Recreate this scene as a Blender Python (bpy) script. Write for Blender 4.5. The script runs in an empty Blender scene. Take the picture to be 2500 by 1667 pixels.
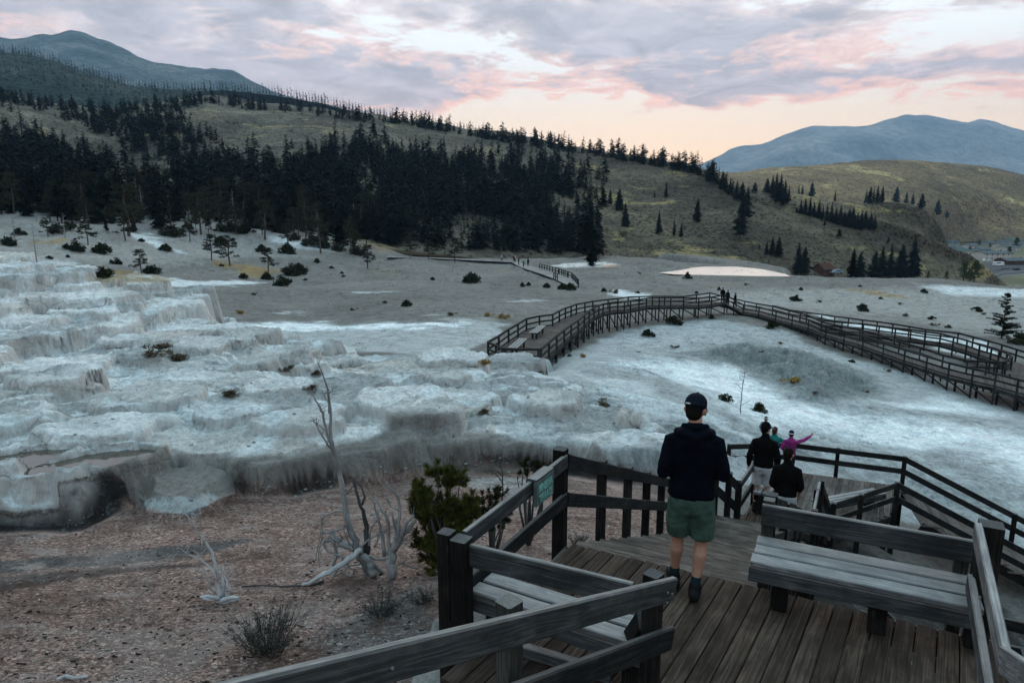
import bpy, bmesh, math, random
import numpy as np
from mathutils import Vector, Matrix
from mathutils.bvhtree import BVHTree
R = random.Random(7)
sc = bpy.context.scene
col = sc.collection
# ------------------------------------------------------------------ camera
PITCH = math.atan(323/1667.0); FP = 1666.7; CX, CY = 1250.0, 833.5; CZ = 3.3
cp, sp_ = math.cos(PITCH), math.sin(PITCH)
cd = bpy.data.cameras.new('camera'); cam = bpy.data.objects.new('camera', cd); col.objects.link(cam)
cam.location = (0, 0, CZ); cam.rotation_euler = (math.pi/2-PITCH, 0, 0)
cd.sensor_width = 36; cd.lens = 24; cd.clip_start = 0.05; cd.clip_end = 30000
sc.camera = cam
# ------------------------------------------------------------------ colour management
sc.view_settings.view_transform = 'Standard'; sc.view_settings.look = 'None'
sc.view_settings.exposure = 0.9; sc.view_settings.gamma = 1.0
sc.cycles.volume_bounces = 0; sc.cycles.max_bounces = 6; sc.cycles.transparent_max_bounces = 8
# ------------------------------------------------------------------ node helpers
class NT:
    def __init__(s, tree): s.t = tree; s.n = tree.nodes; s.l = tree.links
    def add(s, typ, **kw):
        nd = s.n.new(typ)
        for k, v in kw.items(): setattr(nd, k, v)
        return nd
    def put(s, sock, v):
        if hasattr(v, 'is_output') or isinstance(v, bpy.types.NodeSocket): s.l.new(v, sock)
        elif v is not None: sock.default_value = v
    def math(s, op, a, b=None, c=None, clamp=False):
        nd = s.add('ShaderNodeMath', operation=op, use_clamp=clamp)
        s.put(nd.inputs[0], a)
        if b is not None: s.put(nd.inputs[1], b)
        if c is not None: s.put(nd.inputs[2], c)
        return nd.outputs[0]
    def vmath(s, op, a, b=None):
        nd = s.add('ShaderNodeVectorMath', operation=op); s.put(nd.inputs[0], a)
        if b is not None: s.put(nd.inputs[1], b)
        return nd.outputs[0]
    def noise(s, vec, scale, detail=4, rough=0.55, dist=0.0, out='Fac'):
        nd = s.add('ShaderNodeTexNoise'); s.put(nd.inputs['Vector'], vec)
        nd.inputs['Scale'].default_value = scale; nd.inputs['Detail'].default_value = detail
        nd.inputs['Roughness'].default_value = rough; nd.inputs['Distortion'].default_value = dist
        return nd.outputs[out]
    def voro(s, vec, scale, feature='F1', out='Distance', rnd=1.0):
        nd = s.add('ShaderNodeTexVoronoi', feature=feature); s.put(nd.inputs['Vector'], vec)
        nd.inputs['Scale'].default_value = scale; nd.inputs['Randomness'].default_value = rnd
        return nd.outputs[out]
    def ramp(s, fac, stops, interp='LINEAR'):
        nd = s.add('ShaderNodeValToRGB'); s.put(nd.inputs[0], fac); cr = nd.color_ramp; cr.interpolation = interp
        while len(cr.elements) < len(stops): cr.elements.new(0.5)
        for e, (p, c) in zip(cr.elements, stops):
            e.position = p; e.color = (c[0], c[1], c[2], 1) if not isinstance(c, (int, float)) else (c, c, c, 1)
        return nd.outputs[0]
    def mix(s, fac, a, b, blend='MIX'):
        nd = s.add('ShaderNodeMix', data_type='RGBA', blend_type=blend)
        s.put(nd.inputs[0], fac)
        s.put(nd.inputs[6], a if not isinstance(a, tuple) else (*a[:3], 1)); s.put(nd.inputs[7], b if not isinstance(b, tuple) else (*b[:3], 1))
        return nd.outputs[2]
    def mapr(s, v, a, b, c=0.0, d=1.0, smooth=True):
        nd = s.add('ShaderNodeMapRange', interpolation_type='SMOOTHSTEP' if smooth else 'LINEAR'); s.put(nd.inputs[0], v)
        for i, q in zip((1, 2, 3, 4), (a, b, c, d)): nd.inputs[i].default_value = q
        return nd.outputs[0]
    def scalev(s, vec, sc3, loc=(0, 0, 0)):
        nd = s.add('ShaderNodeMapping'); s.put(nd.inputs[0], vec); nd.inputs['Scale'].default_value = sc3
        nd.inputs['Location'].default_value = loc
        return nd.outputs[0]
    def bump(s, h, strength, dist, normal=None):
        nd = s.add('ShaderNodeBump'); s.put(nd.inputs['Height'], h); nd.inputs['Strength'].default_value = strength
        nd.inputs['Distance'].default_value = dist
        if normal is not None: s.put(nd.inputs['Normal'], normal)
        return nd.outputs[0]
def new_mat(name):
    m = bpy.data.materials.new(name); m.use_nodes = True
    T = NT(m.node_tree); b = m.node_tree.nodes['Principled BSDF']; b.inputs['Specular IOR Level'].default_value = 0.06
    return m, T, b
def simple(name, c, rough=0.8, var=0.25, scale=8, bump=0.0, coord='Object', metal=0, spec=0.08, em=None, ems=0):
    m, T, b = new_mat(name)
    tc = T.add('ShaderNodeTexCoord').outputs[coord]
    n = T.noise(tc, scale, 4, 0.6)
    k = T.mapr(n, 0.3, 0.7, 1-var, 1+var)
    oi = T.add('ShaderNodeObjectInfo').outputs['Random']
    k = T.math('MULTIPLY', k, T.mapr(oi, 0, 1, 1-var*0.6, 1+var*0.6, smooth=False))
    cc = T.vmath('SCALE', c); nd = cc.node; nd.inputs['Scale'].default_value = 1; T.put(nd.inputs['Scale'], k)
    T.put(b.inputs['Base Color'], cc); b.inputs['Roughness'].default_value = rough; b.inputs['Metallic'].default_value = metal
    b.inputs['Specular IOR Level'].default_value = spec
    if em: b.inputs['Emission Color'].default_value = (*em, 1); b.inputs['Emission Strength'].default_value = ems
    if bump: T.put(b.inputs['Normal'], T.bump(n, 0.6, bump))
    return m
# ------------------------------------------------------------------ sky
SUN_EL, SUN_AZ = math.radians(3.0), math.radians(12.0)     # glow low behind the hills, ahead of the camera
w = bpy.data.worlds.new('World'); sc.world = w; w.use_nodes = True
T = NT(w.node_tree); bg = w.node_tree.nodes['Background']
dirv = T.add('ShaderNodeTexCoord').outputs['Generated']
sx = T.add('ShaderNodeSeparateXYZ'); T.put(sx.inputs[0], dirv)
z = T.math('MAXIMUM', sx.outputs[2], 0.0)
den = T.math('ADD', z, 0.10)
px_ = T.math('DIVIDE', sx.outputs[0], den); py_ = T.math('DIVIDE', sx.outputs[1], den)
cb = T.add('ShaderNodeCombineXYZ'); T.put(cb.inputs[0], px_); T.put(cb.inputs[1], py_)
pl = T.scalev(cb.outputs[0], (1.0, 0.9, 1), (3.1, 1.9, 0))
rot = pl.node; rot.inputs['Rotation'].default_value = (0, 0, math.radians(-24))
big = T.noise(pl, 0.52, 3, 0.5, 0.35)
wsp = T.noise(pl, 1.9, 9, 0.62, 0.55)
fine = T.noise(pl, 7.0, 7, 0.65, 0.8)
cov = T.math('ADD', T.math('MULTIPLY', big, 0.50), T.math('MULTIPLY', wsp, 0.54))
cov = T.math('ADD', cov, T.math('MULTIPLY', fine, 0.14))
# fewer clouds in the low band just above the horizon
low = T.mapr(z, 0.105, 0.165, -0.15, 0.035)
cov = T.math('ADD', cov, low)
lf = T.math('MULTIPLY', T.mapr(sx.outputs[0], -0.02, -0.30, 0.0, 0.16), T.mapr(z, .19, .13))         # the left of the view is clouded down to the ridge
cov = T.math('ADD', cov, lf)
mask = T.mapr(cov, 0.545, 0.595)
thick = T.mapr(cov, 0.56, 0.67)
clear = T.ramp(z, [(0.0, (0.80, 0.47, 0.27)), (0.07, (0.84, 0.58, 0.36)), (0.13, (0.78, 0.62, 0.47)), (0.20, (0.70, 0.70, 0.675)), (0.30, (0.66, 0.715, 0.735)), (0.5, (0.80, 1.0, 1.08)), (1.0, (0.55, 0.85, 1.0))])
nish = T.add('ShaderNodeTexSky', sky_type='NISHITA'); nish.sun_disc = False; nish.sun_elevation = SUN_EL; nish.sun_rotation = SUN_AZ
nz_ = T.vmath('SCALE', nish.outputs[0]); nz_.node.inputs['Scale'].default_value = 0.08
clear = T.mix(T.mapr(z, 0.25, 0.6, 0.03, 0.35), clear, nz_)
thin = T.ramp(z, [(0.0, (0.74, 0.42, 0.29)), (0.12, (0.70, 0.44, 0.35)), (0.18, (0.62, 0.49, 0.45)), (0.32, (0.53, 0.53, 0.55)), (0.6, (0.80, 0.96, 1.02)), (1.0, (0.60, 0.82, 0.94))])
core = T.ramp(z, [(0.0, (0.50, 0.34, 0.30)), (0.12, (0.44, 0.34, 0.34)), (0.20, (0.36, 0.325, 0.345)), (0.34, (0.37, 0.36, 0.385)), (0.6, (0.50, 0.62, 0.68)), (1.0, (0.42, 0.58, 0.66))])
cl = T.mix(thick, thin, core)
shade = T.mapr(T.noise(pl, 3.2, 9, 0.68, 0.6), 0.3, 0.7, 0.76, 1.22)
cls = T.vmath('SCALE', cl); T.put(cls.node.inputs['Scale'], shade)
# lit fringe of peach on some edges near the glow
fr = T.math('MULTIPLY', T.mapr(cov, 0.535, 0.575), T.mapr(cov, 0.65, 0.585))
fr = T.math('MULTIPLY', fr, T.mapr(z, 0.30, 0.08)); fr = T.math('MULTIPLY', fr, T.mapr(T.noise(pl, 1.1, 3, 0.5), 0.36, 0.56))
cls = T.mix(T.math('MULTIPLY', fr, 0.9), cls, (0.86, 0.43, 0.28))
sky = T.mix(T.math('MULTIPLY', mask, 0.94), clear, cls)
bk = T.mapr(sx.outputs[1], -0.25, 0.55, 0.42, 1.0)      # the eastern half of the evening sky, behind the camera, is much dimmer and bluer
sky = T.mix(1.0, sky, T.ramp(bk, [(0.42, (0.72, 0.78, 0.82)), (1.0, (1, 1, 1))]), 'MULTIPLY')
T.put(bg.inputs[0], sky); bg.inputs[1].default_value = 1.05
SKY_BG = bg
# soft after-glow coming from the bright band of the sky
sd = bpy.data.lights.new('sun', 'SUN'); so = bpy.data.objects.new('sun', sd); col.objects.link(so)
sd.energy = 0.5; sd.angle = math.radians(30); sd.color = (1.0, 0.86, 0.74)
so.rotation_euler = (math.radians(90-24), 0, math.radians(180-12)); so.location = (0, 0, 60)
# ------------------------------------------------------------------ projection helpers
def ray(px, py):
    xc = (px-CX)/FP; yc = (py-CY)/FP
    return Vector((xc, cp-yc*sp_, -(yc*cp+sp_)))
O = Vector((0, 0, CZ))
def PZ(px, py, z):
    d = ray(px, py); return O+d*((z-CZ)/d.z)
def PF(px, py, F):
    d = ray(px, py); return O+d*(F/d.y)
def proj(P):
    x, y, z = P[0], P[1], CZ-P[2]
    d = y*cp+z*sp_; return (CX+x/d*FP, CY+(z*cp-y*sp_)/d*FP)
def ppm(P):   # pixels per metre at P
    return FP/(P[1]*cp+(CZ-P[2])*sp_)
# ------------------------------------------------------------------ object helpers
def tag(o, label=None, cat=None, group=None, kind=None):
    if label: o['label'] = label
    if cat: o['category'] = cat
    if group: o['group'] = group
    if kind: o['kind'] = kind
    return o
def thing(name, label, cat, loc=(0, 0, 0), group=None, rz=0):
    o = bpy.data.objects.new(name, None); col.objects.link(o); o.location = loc; o.rotation_euler = (0, 0, rz)
    o.empty_display_size = 0.2
    return tag(o, label, cat, group)
def par(c, p):
    c.parent = p
    if not p.get('_local'): c.matrix_parent_inverse = (Matrix.Translation(p.location) @ p.rotation_euler.to_matrix().to_4x4()).inverted() if p.parent is None else Matrix.Identity(4)
    return c
class MB:
    """collects shapes; build() links them as one mesh object"""
    def __init__(s): s.v = []; s.f = []; s.g = []; s.m = []; s.t = []
    def board(s, a, b, wd, ht, up=Vector((0, 0, 1)), ch=0.006, mat=0, off=None, seg=1):
        a, b = Vector(a), Vector(b); d = (b-a); L = d.length
        if L < 1e-5: return
        d.normalize(); side = d.cross(up)
        if side.length < 1e-4: side = d.cross(Vector((0, 1, 0)))
        side.normalize(); u = side.cross(d).normalized()
        w2, h2 = wd/2, ht/2; c = min(ch, w2*.4, h2*.4)
        if c > 0: prof = [(-w2+c, -h2), (w2-c, -h2), (w2, -h2+c), (w2, h2-c), (w2-c, h2), (-w2+c, h2), (-w2, h2-c), (-w2, -h2+c)]
        else: prof = [(-w2, -h2), (w2, -h2), (w2, h2), (-w2, h2)]
        n = len(prof); o = off or (R.uniform(0, 50), R.uniform(0, 50), R.uniform(0, 50)); tone = R.random()
        base = len(s.v)
        for k in range(seg+1):
            p = a+d*(L*k/seg)
            for (x, y) in prof:
                s.v.append(tuple(p+side*x+u*y)); s.g.append((o[0]+L*k/seg, o[1]+x, o[2]+y)); s.t.append(tone)
        for k in range(seg):
            for i in range(n):
                j = (i+1) % n; q = base+k*n; s.f.append((q+i, q+j, q+n+j, q+n+i)); s.m.append(mat)
        s.f.append(tuple(base+i for i in range(n-1, -1, -1))); s.m.append(mat)
        s.f.append(tuple(base+seg*n+i for i in range(n))); s.m.append(mat)
    def prism(s, poly, z0, z1, mat=0):      # vertical extrusion of a ccw polygon
        n = len(poly); b = len(s.v); o = R.uniform(0, 50); tn = R.random()
        for zz in (z0, z1):
            for (x, y) in poly: s.v.append((x, y, zz)); s.g.append((x+o, y, zz)); s.t.append(tn)
        for i in range(n):
            j = (i+1) % n; s.f.append((b+i, b+j, b+n+j, b+n+i)); s.m.append(mat)
        s.f.append(tuple(b+i for i in range(n-1, -1, -1))); s.f.append(tuple(b+n+i for i in range(n))); s.m += [mat, mat]
    def box(s, c, sz, rz=0, mat=0):
        cr, sr = math.cos(rz), math.sin(rz); hx, hy, hz = sz[0]/2, sz[1]/2, sz[2]/2
        poly = [(c[0]+x*cr-y*sr, c[1]+x*sr+y*cr) for x, y in ((-hx, -hy), (hx, -hy), (hx, hy), (-hx, hy))]
        s.prism(poly, c[2]-hz, c[2]+hz, mat)
    def tube(s, pts, rad, n=6, mat=0, jit=0.0):
        pts = [Vector(p) for p in pts]; b = len(s.v); o = R.uniform(0, 50); tn = R.random(); L = 0
        ref = Vector((0.3, 1, 0.1)).normalized()
        for k, p in enumerate(pts):
            t = (pts[min(k+1, len(pts)-1)]-pts[max(k-1, 0)])
            if t.length < 1e-6: t = Vector((0, 0, 1))
            t.normalize(); sd_ = t.cross(ref)
            if sd_.length < .05: sd_ = t.cross(Vector((1, 0, 0)))
            sd_.normalize(); u = sd_.cross(t)
            if k: L += (p-pts[k-1]).length
            for i in range(n):
                a = 2*math.pi*i/n; r = rad[k]*(1+R.uniform(-jit, jit))
                s.v.append(tuple(p+(sd_*math.cos(a)+u*math.sin(a))*r)); s.g.append((o+L, r*math.cos(a), r*math.sin(a)+o)); s.t.append(tn)
        for k in range(len(pts)-1):
            for i in range(n):
                j = (i+1) % n; q = b+k*n; s.f.append((q+i, q+j, q+n+j, q+n+i)); s.m.append(mat)
        s.f.append(tuple(b+i for i in range(n-1, -1, -1))); s.f.append(tuple(b+(len(pts)-1)*n+i for i in range(n))); s.m += [mat, mat]
    def face(s, pts, mat=0):
        b = len(s.v)
        for p in pts: s.v.append(tuple(p)); s.g.append(tuple(p)); s.t.append(0.5)
        s.f.append(tuple(range(b, b+len(pts)))); s.m.append(mat)
    def mesh(s, name, mats, smooth=False):
        me = bpy.data.meshes.new(name); me.from_pydata(s.v, [], s.f)
        for m in (mats if isinstance(mats, (list, tuple)) else [mats]): me.materials.append(m)
        at = me.attributes.new('grain', 'FLOAT_VECTOR', 'POINT'); at.data.foreach_set('vector', np.array(s.g, dtype=np.float32).ravel())
        at = me.attributes.new('tone', 'FLOAT', 'POINT'); at.data.foreach_set('value', np.array(s.t, dtype=np.float32))
        if isinstance(mats, (list, tuple)) and len(mats) > 1: me.polygons.foreach_set('material_index', np.array(s.m, dtype=np.int32))
        if smooth: me.polygons.foreach_set('use_smooth', [True]*len(me.polygons))
        me.update(); return me
    def build(s, name, mats, parent=None, smooth=False):
        o = bpy.data.objects.new(name, s.mesh(name, mats, smooth)); col.objects.link(o)
        if parent is not None: par(o, parent)
        return o
def np_mesh(name, V, Q, mats, smooth=True, midx=None):
    """V Nx3, Q Mx3 or Mx4 numpy"""
    me = bpy.data.meshes.new(name); n, k = Q.shape
    me.vertices.add(len(V)); me.vertices.foreach_set('co', np.asarray(V, dtype=np.float32).ravel())
    me.loops.add(n*k); me.loops.foreach_set('vertex_index', np.asarray(Q, dtype=np.int32).ravel())
    me.polygons.add(n); me.polygons.foreach_set('loop_start', np.arange(n, dtype=np.int32)*k)
    me.polygons.foreach_set('loop_total', np.full(n, k, dtype=np.int32))
    if smooth: me.polygons.foreach_set('use_smooth', np.ones(n, dtype=bool))
    for m in (mats if isinstance(mats, (list, tuple)) else [mats]): me.materials.append(m)
    if midx is not None: me.polygons.foreach_set('material_index', np.asarray(midx, dtype=np.int32))
    me.update(calc_edges=True); me.validate(); return me
def link(name, me, parent=None):
    o = bpy.data.objects.new(name, me); col.objects.link(o)
    if parent is not None: par(o, parent)
    return o
# ------------------------------------------------------------------ numpy noise
def _h(ix, iy, s):
    n = (ix.astype(np.int64)*374761393+iy.astype(np.int64)*668265263+s*1442695041) & 0xffffffff
    n = ((n ^ (n >> 13))*1274126177) & 0xffffffff
    return ((n ^ (n >> 16)) & 0xffff)/65535.0
def vn(x, y, s=0):
    xi = np.floor(x); yi = np.floor(y); fx = x-xi; fy = y-yi; fx = fx*fx*(3-2*fx); fy = fy*fy*(3-2*fy)
    a = _h(xi, yi, s); b = _h(xi+1, yi, s); c = _h(xi, yi+1, s); d = _h(xi+1, yi+1, s)
    return (a+(b-a)*fx)*(1-fy)+(c+(d-c)*fx)*fy
def fbm(x, y, o=4, s=0, g=0.5):
    t = 0; a = 1; n = 0
    for k in range(o): t = t+a*(vn(x*2**k+k*17.3, y*2**k-k*9.1, s+k)-.5); n += a; a *= g
    return t/n*2
def sstep(a, b, x):
    t = np.clip((x-a)/(b-a), 0, 1); return t*t*(3-2*t)
def poly_sd(px, py, poly):   # signed distance in pixels, inside positive
    inside = np.zeros(px.shape, bool); dmin = np.full(px.shape, 1e18)
    n = len(poly)
    for i in range(n):
        x1, y1 = poly[i]; x2, y2 = poly[(i+1) % n]
        if y1 != y2:
            c = ((y1 > py) != (y2 > py)) & (px < (x2-x1)*(py-y1)/(y2-y1)+x1); inside ^= c
        dx, dy = x2-x1, y2-y1; t = np.clip(((px-x1)*dx+(py-y1)*dy)/(dx*dx+dy*dy+1e-9), 0, 1)
        dmin = np.minimum(dmin, (px-x1-t*dx)**2+(py-y1-t*dy)**2)
    d = np.sqrt(dmin); return np.where(inside, d, -d)
# ------------------------------------------------------------------ ground: one height field seen from a polar grid
CP = [ # (px, py, z)
 (-400,1500,-2.2),(0,1660,-2.1),(500,1640,-2.05),(1000,1600,-1.95),(0,1400,-2.45),(500,1400,-2.4),(900,1400,-2.35),(1100,1300,-2.5),
 (-300,1290,-2.8),(0,1275,-2.75),(300,1240,-2.8),(500,1190,-2.85),(700,1195,-2.9),(850,1175,-2.95),(1000,1125,-3.1),(1200,1150,-3.1),(1330,1130,-3.2),
 (1450,1280,-2.7),(1600,1250,-3.0),(1350,1200,-2.9),
 (-300,1000,-2.4),(0,1000,-2.6),(250,1000,-3.1),(500,1050,-2.9),(750,1080,-2.9),(1000,1040,-2.75),(1200,1060,-3.1),
 (-300,800,-1.2),(0,800,-1.9),(250,850,-2.6),(450,900,-3.0),(600,870,-3.3),(700,950,-3.3),(850,950,-3.6),(1000,930,-3.9),(1150,915,-4.5),(1300,925,-4.9),
 (1400,950,-4.5),(1500,1000,-4.0),(1600,1100,-3.5),(1750,1180,-4.0),
 (1345,915,-6.5),(1230,907,-6.4),(1150,850,-6.3),(950,850,-6.2),(700,800,-6.5),(900,790,-6.5),(1150,790,-6.7),
 (1370,895,-5.9),(1500,870,-6.9),(1490,814,-8.0),(1650,900,-6.8),(1750,1000,-5.8),(1900,950,-7.6),(2000,1050,-6.9),(2100,1150,-6.3),(2450,1150,-7.2),(2450,1050,-8.2),(2300,980,-8.8),
 (1900,850,-8.5),(2015,847,-8.9),(2450,985,-9.3),(1745,775,-8.1),(1600,780,-8.1),(2250,850,-8.8),
 (1250,760,-7.1),(700,720,-7.7),(1250,700,-8.7),(1250,650,-10.2),(400,700,-6.5),(350,650,-6.2),(700,650,-8.2),(1000,700,-8.2),(1000,650,-9.6),
 (1500,720,-8.9),(1750,700,-9.6),(2000,720,-10.2),(2450,800,-9.3),(1800,750,-8.9),(2200,760,-9.6),(2450,740,-10.3),(2800,760,-10.0),(2900,1000,-9.0),(2900,1300,-7.0),
]
CPF = [ # (px, py, F)
 (0,560,140),(120,600,120),(100,500,185),(-300,480,180),(-300,600,110),(300,540,165),(500,560,172),(500,520,200),(700,560,190),(800,600,170),(900,595,195),(1000,625,205),(1150,628,220),
 (1350,645,225),(1600,652,205),(1800,664,180),(2000,682,152),(2250,688,140),(2500,702,128),(2900,715,120),
 (0,720,34),(0,655,38),(150,690,36),(300,770,35),(-300,640,38),(430,790,40),(560,830,44),
]
CPW = [(0,2.2,-1.7),(-4,3,-2.0),(4,3,-2.4),(4,6,-3.0),(7,8,-4.3),(9,14,-6.0),(6,14,-5.0),(13,17,-7.2),(16,10,-7.2),(8,2.5,-3.6),(-9,5,-2.2),(12,5,-5.0),(3,9,-3.4),(5,11.5,-4.3)]
W = []
for (px, py, zz) in CP:
    p = PZ(px, py, zz); W.append(tuple(p))
for (px, py, F) in CPF: W.append(tuple(PF(px, py, F)))
W += CPW
for (px, F0) in ((1350, 225), (1600, 205), (1800, 180), (2000, 152), (2250, 140), (2500, 128), (2900, 120)):   # the plateau falls away past its rim
    p = PF(px, 655+(px-1350)*0.042, F0); e = 1.3; W.append((p.x*e, p.y*e, p.z-14)); W.append((p.x*1.7, p.y*1.7, p.z-26))
W = np.array(W)
def lp(x, y): return np.stack([np.arctan2(x, y)*1.6, np.log(np.hypot(x, y)+1e-6)], -1)
def tps(X, zv, lam=2e-4):
    n = len(X); d = np.linalg.norm(X[:, None]-X[None], axis=2); K = np.where(d > 0, d**2*np.log(d+1e-12), 0)+lam*np.eye(n)
    P = np.hstack([np.ones((n, 1)), X]); A = np.block([[K, P], [P.T, np.zeros((3, 3))]])
    s = np.linalg.solve(A, np.concatenate([zv, np.zeros(3)])); return s
Xc = lp(W[:, 0], W[:, 1]); Sc = tps(Xc, W[:, 2])
def zbase(x, y):
    shp = x.shape; q = lp(x.ravel(), y.ravel()); out = np.empty(len(q))
    for i in range(0, len(q), 60000):
        qq = q[i:i+60000]; d2 = ((qq[:, None]-Xc[None])**2).sum(2); out[i:i+60000] = (0.5*d2*np.log(d2+1e-20)) @ Sc[:-3]+Sc[-3]+qq @ Sc[-2:]
    return out.reshape(shp)
AZ = np.radians(np.linspace(-56, 56, 1180))
rr = [1.9]
while rr[-1] < 262:
    r = rr[-1]; k = 0.012 if r < 9 else (0.0032 if r < 48 else (0.0055 if r < 110 else 0.008)); rr.append(r*(1+k))
RR = np.array(rr); NA, NR = len(AZ), len(RR)
AA, RG = np.meshgrid(AZ, RR)           # rows = radius
GX = RG*np.sin(AA); GY = RG*np.cos(AA)
# coarse evaluation of the spline, then bilinear up-sampling
ca = np.linspace(AZ[0], AZ[-1], 180); cr_ = np.exp(np.linspace(np.log(RR[0]), np.log(RR[-1]), 220))
CA, CR = np.meshgrid(ca, cr_); ZC = zbase(CR*np.sin(CA), CR*np.cos(CA))
def bil(Z, u, v):
    ui = np.clip(u.astype(int), 0, Z.shape[1]-2); vi = np.clip(v.astype(int), 0, Z.shape[0]-2); fu = np.clip(u-ui, 0, 1); fv = np.clip(v-vi, 0, 1)
    return (Z[vi, ui]*(1-fu)+Z[vi, ui+1]*fu)*(1-fv)+(Z[vi+1, ui]*(1-fu)+Z[vi+1, ui+1]*fu)*fv
GZ = bil(ZC, (AA-ca[0])/(ca[1]-ca[0]), (np.log(RG)-math.log(RR[0]))/(math.log(cr_[1])-math.log(cr_[0])))
def PXY(X, Y, Z):
    zz = CZ-Z; d = np.maximum(Y*cp+zz*sp_, 0.05); return CX+X/d*FP, CY+(zz*cp-Y*sp_)/d*FP
PX, PY = PXY(GX, GY, GZ)
LR = np.log(RR)
def grid_at(Z, x, y):
    a = math.atan2(x, y); r = math.hypot(x, y); u = (a-AZ[0])/(AZ[1]-AZ[0]); v = np.searchsorted(RR, r)-1
    v = min(max(v, 0), NR-2); fv = min(max((r-RR[v])/(RR[v+1]-RR[v]), 0), 1); ui = min(max(int(u), 0), NA-2); fu = min(max(u-ui, 0), 1)
    return (Z[v, ui]*(1-fu)+Z[v, ui+1]*fu)*(1-fv)+(Z[v+1, ui]*(1-fu)+Z[v+1, ui+1]*fu)*fv
def hit_grid(Z, px, py):
    d = ray(px, py); a = math.atan2(d.x, d.y); h = math.hypot(d.x, d.y); sl = d.z/h
    u = (a-AZ[0])/(AZ[1]-AZ[0]); ui = min(max(int(u), 0), NA-2); fu = u-ui; colz = Z[:, ui]*(1-fu)+Z[:, ui+1]*fu
    diff = (CZ+RR*sl)-colz; k = np.argmax((diff[1:] <= 0) & (diff[:-1] > 0))
    if not ((diff[1:] <= 0) & (diff[:-1] > 0)).any(): return None
    t = diff[k]/(diff[k]-diff[k+1]); r = RR[k]+(RR[k+1]-RR[k])*t
    return Vector((r*math.sin(a), r*math.cos(a), CZ+r*sl))
# ---- travertine terraces
LG = np.log(RG)
wx = fbm(GX*.35, GY*.35, 4, 11)*14+fbm(AA*9, LG*9, 4, 13)*34+fbm(AA*60, LG*60, 4, 14)*9; wy = fbm(GX*.35+40, GY*.35, 4, 12)*10+fbm(AA*9+7, LG*9, 4, 15)*20+fbm(AA*60, LG*90, 4, 16)*7
TERR = [(-700,560),(-200,600),(60,632),(188,642),(225,668),(290,692),(340,730),(430,752),(520,775),(600,800),(740,835),(800,862),(900,872),(1000,880),(1110,882),(1250,905),(1350,920),(1440,980),(1530,1040),(1600,1100),(1640,1180),(1500,1160),(1330,1135),(1260,1132),(1160,1120),(1080,1128),(1000,1120),(920,1135),(820,1165),(720,1185),(560,1185),(470,1195),(360,1195),(300,1225),(200,1285),(0,1285),(-700,1330)]
wlo = fbm(AA*14, LG*14, 2, 17)*16+fbm(GX*.8, GY*.8, 2, 18)*7; sdT = poly_sd(PX+wlo*.6, PY+wlo*.8, TERR)
dist_fade = np.clip(RG/16, .8, 3)
mT = sstep(-4, 10, sdT)
foot = 0.34*sstep(-2, 9, sdT)*sstep(48, 16, RG)
foot = foot+0.36*sstep(4, 34, sdT+fbm(GX*.9, GY*.9, 3, 5)*26)*sstep(30, 14, RG)
QD = 0.85*mT*sstep(17, 27, RG)
Z1 = GZ+foot-QD
# flattened scalloped mounds: overlapping lobed mesas, the highest wins
TONE = np.full(GX.shape, .5)
def mesa(cx_, cy_, ra, rb, top, steep=4.0, seed=0, tilt=0.04):
    r0 = math.hypot(cx_, cy_); a0 = math.atan2(cx_, cy_); m = max(ra, rb)*1.6+0.6
    i0, i1 = np.searchsorted(RR, [r0-m, r0+m]); da = m/r0; j0 = max(int((a0-da-AZ[0])/(AZ[1]-AZ[0])), 0); j1 = min(int((a0+da-AZ[0])/(AZ[1]-AZ[0]))+1, NA)
    if i1 <= i0 or j1 <= j0: return
    s = (slice(i0, i1), slice(j0, j1)); X = GX[s]-cx_; Y = GY[s]-cy_
    ca_, sa_ = math.cos(a0), math.sin(a0); u = X*ca_-Y*sa_; v = X*sa_+Y*ca_     # u across the view, v away
    th = np.arctan2(v/rb, u/ra); rad = np.hypot(u/ra, v/rb)
    lob = 1+0.12*np.sin(th*3+seed)+0.08*np.sin(th*5+seed*2.3)+0.16*fbm(GX[s]*.9+seed, GY[s]*.9, 2, 31)
    dd = (rad-lob)*min(ra, rb)
    f = top+0.05*fbm(GX[s]*.9, GY[s]*.9, 3, 8)+tilt*v+0.04*sstep(-.35, -.05, dd)-steep*np.maximum(dd, 0)*(1+.35*fbm(GX[s]*2+3, GY[s]*2, 2, 33))-.10*sstep(-.08, .02, dd)
    tn_ = (seed*7.31) % 1.0; TONE[s] = np.where(f > Z1[s], tn_, TONE[s]); Z1[s] = np.maximum(Z1[s], f)
def mesa_px(pl, pr, ptop, F, h=None, depth=None, **k):   # left px, right px, py of the front brink, distance
    c = PF((pl+pr)/2, ptop, F); ra = (pr-pl)/2/ppm(c); rb = depth or ra*.8
    a = math.atan2(c.x, c.y); X_, Y_ = c.x+math.sin(a)*rb, c.y+math.cos(a)*rb; mesa(X_, Y_, ra, rb, max(c.z, grid_at(Z1, X_-math.sin(a)*rb*.6, Y_-math.cos(a)*rb*.6)+.32), **k)
RM = random.Random(3)
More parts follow.
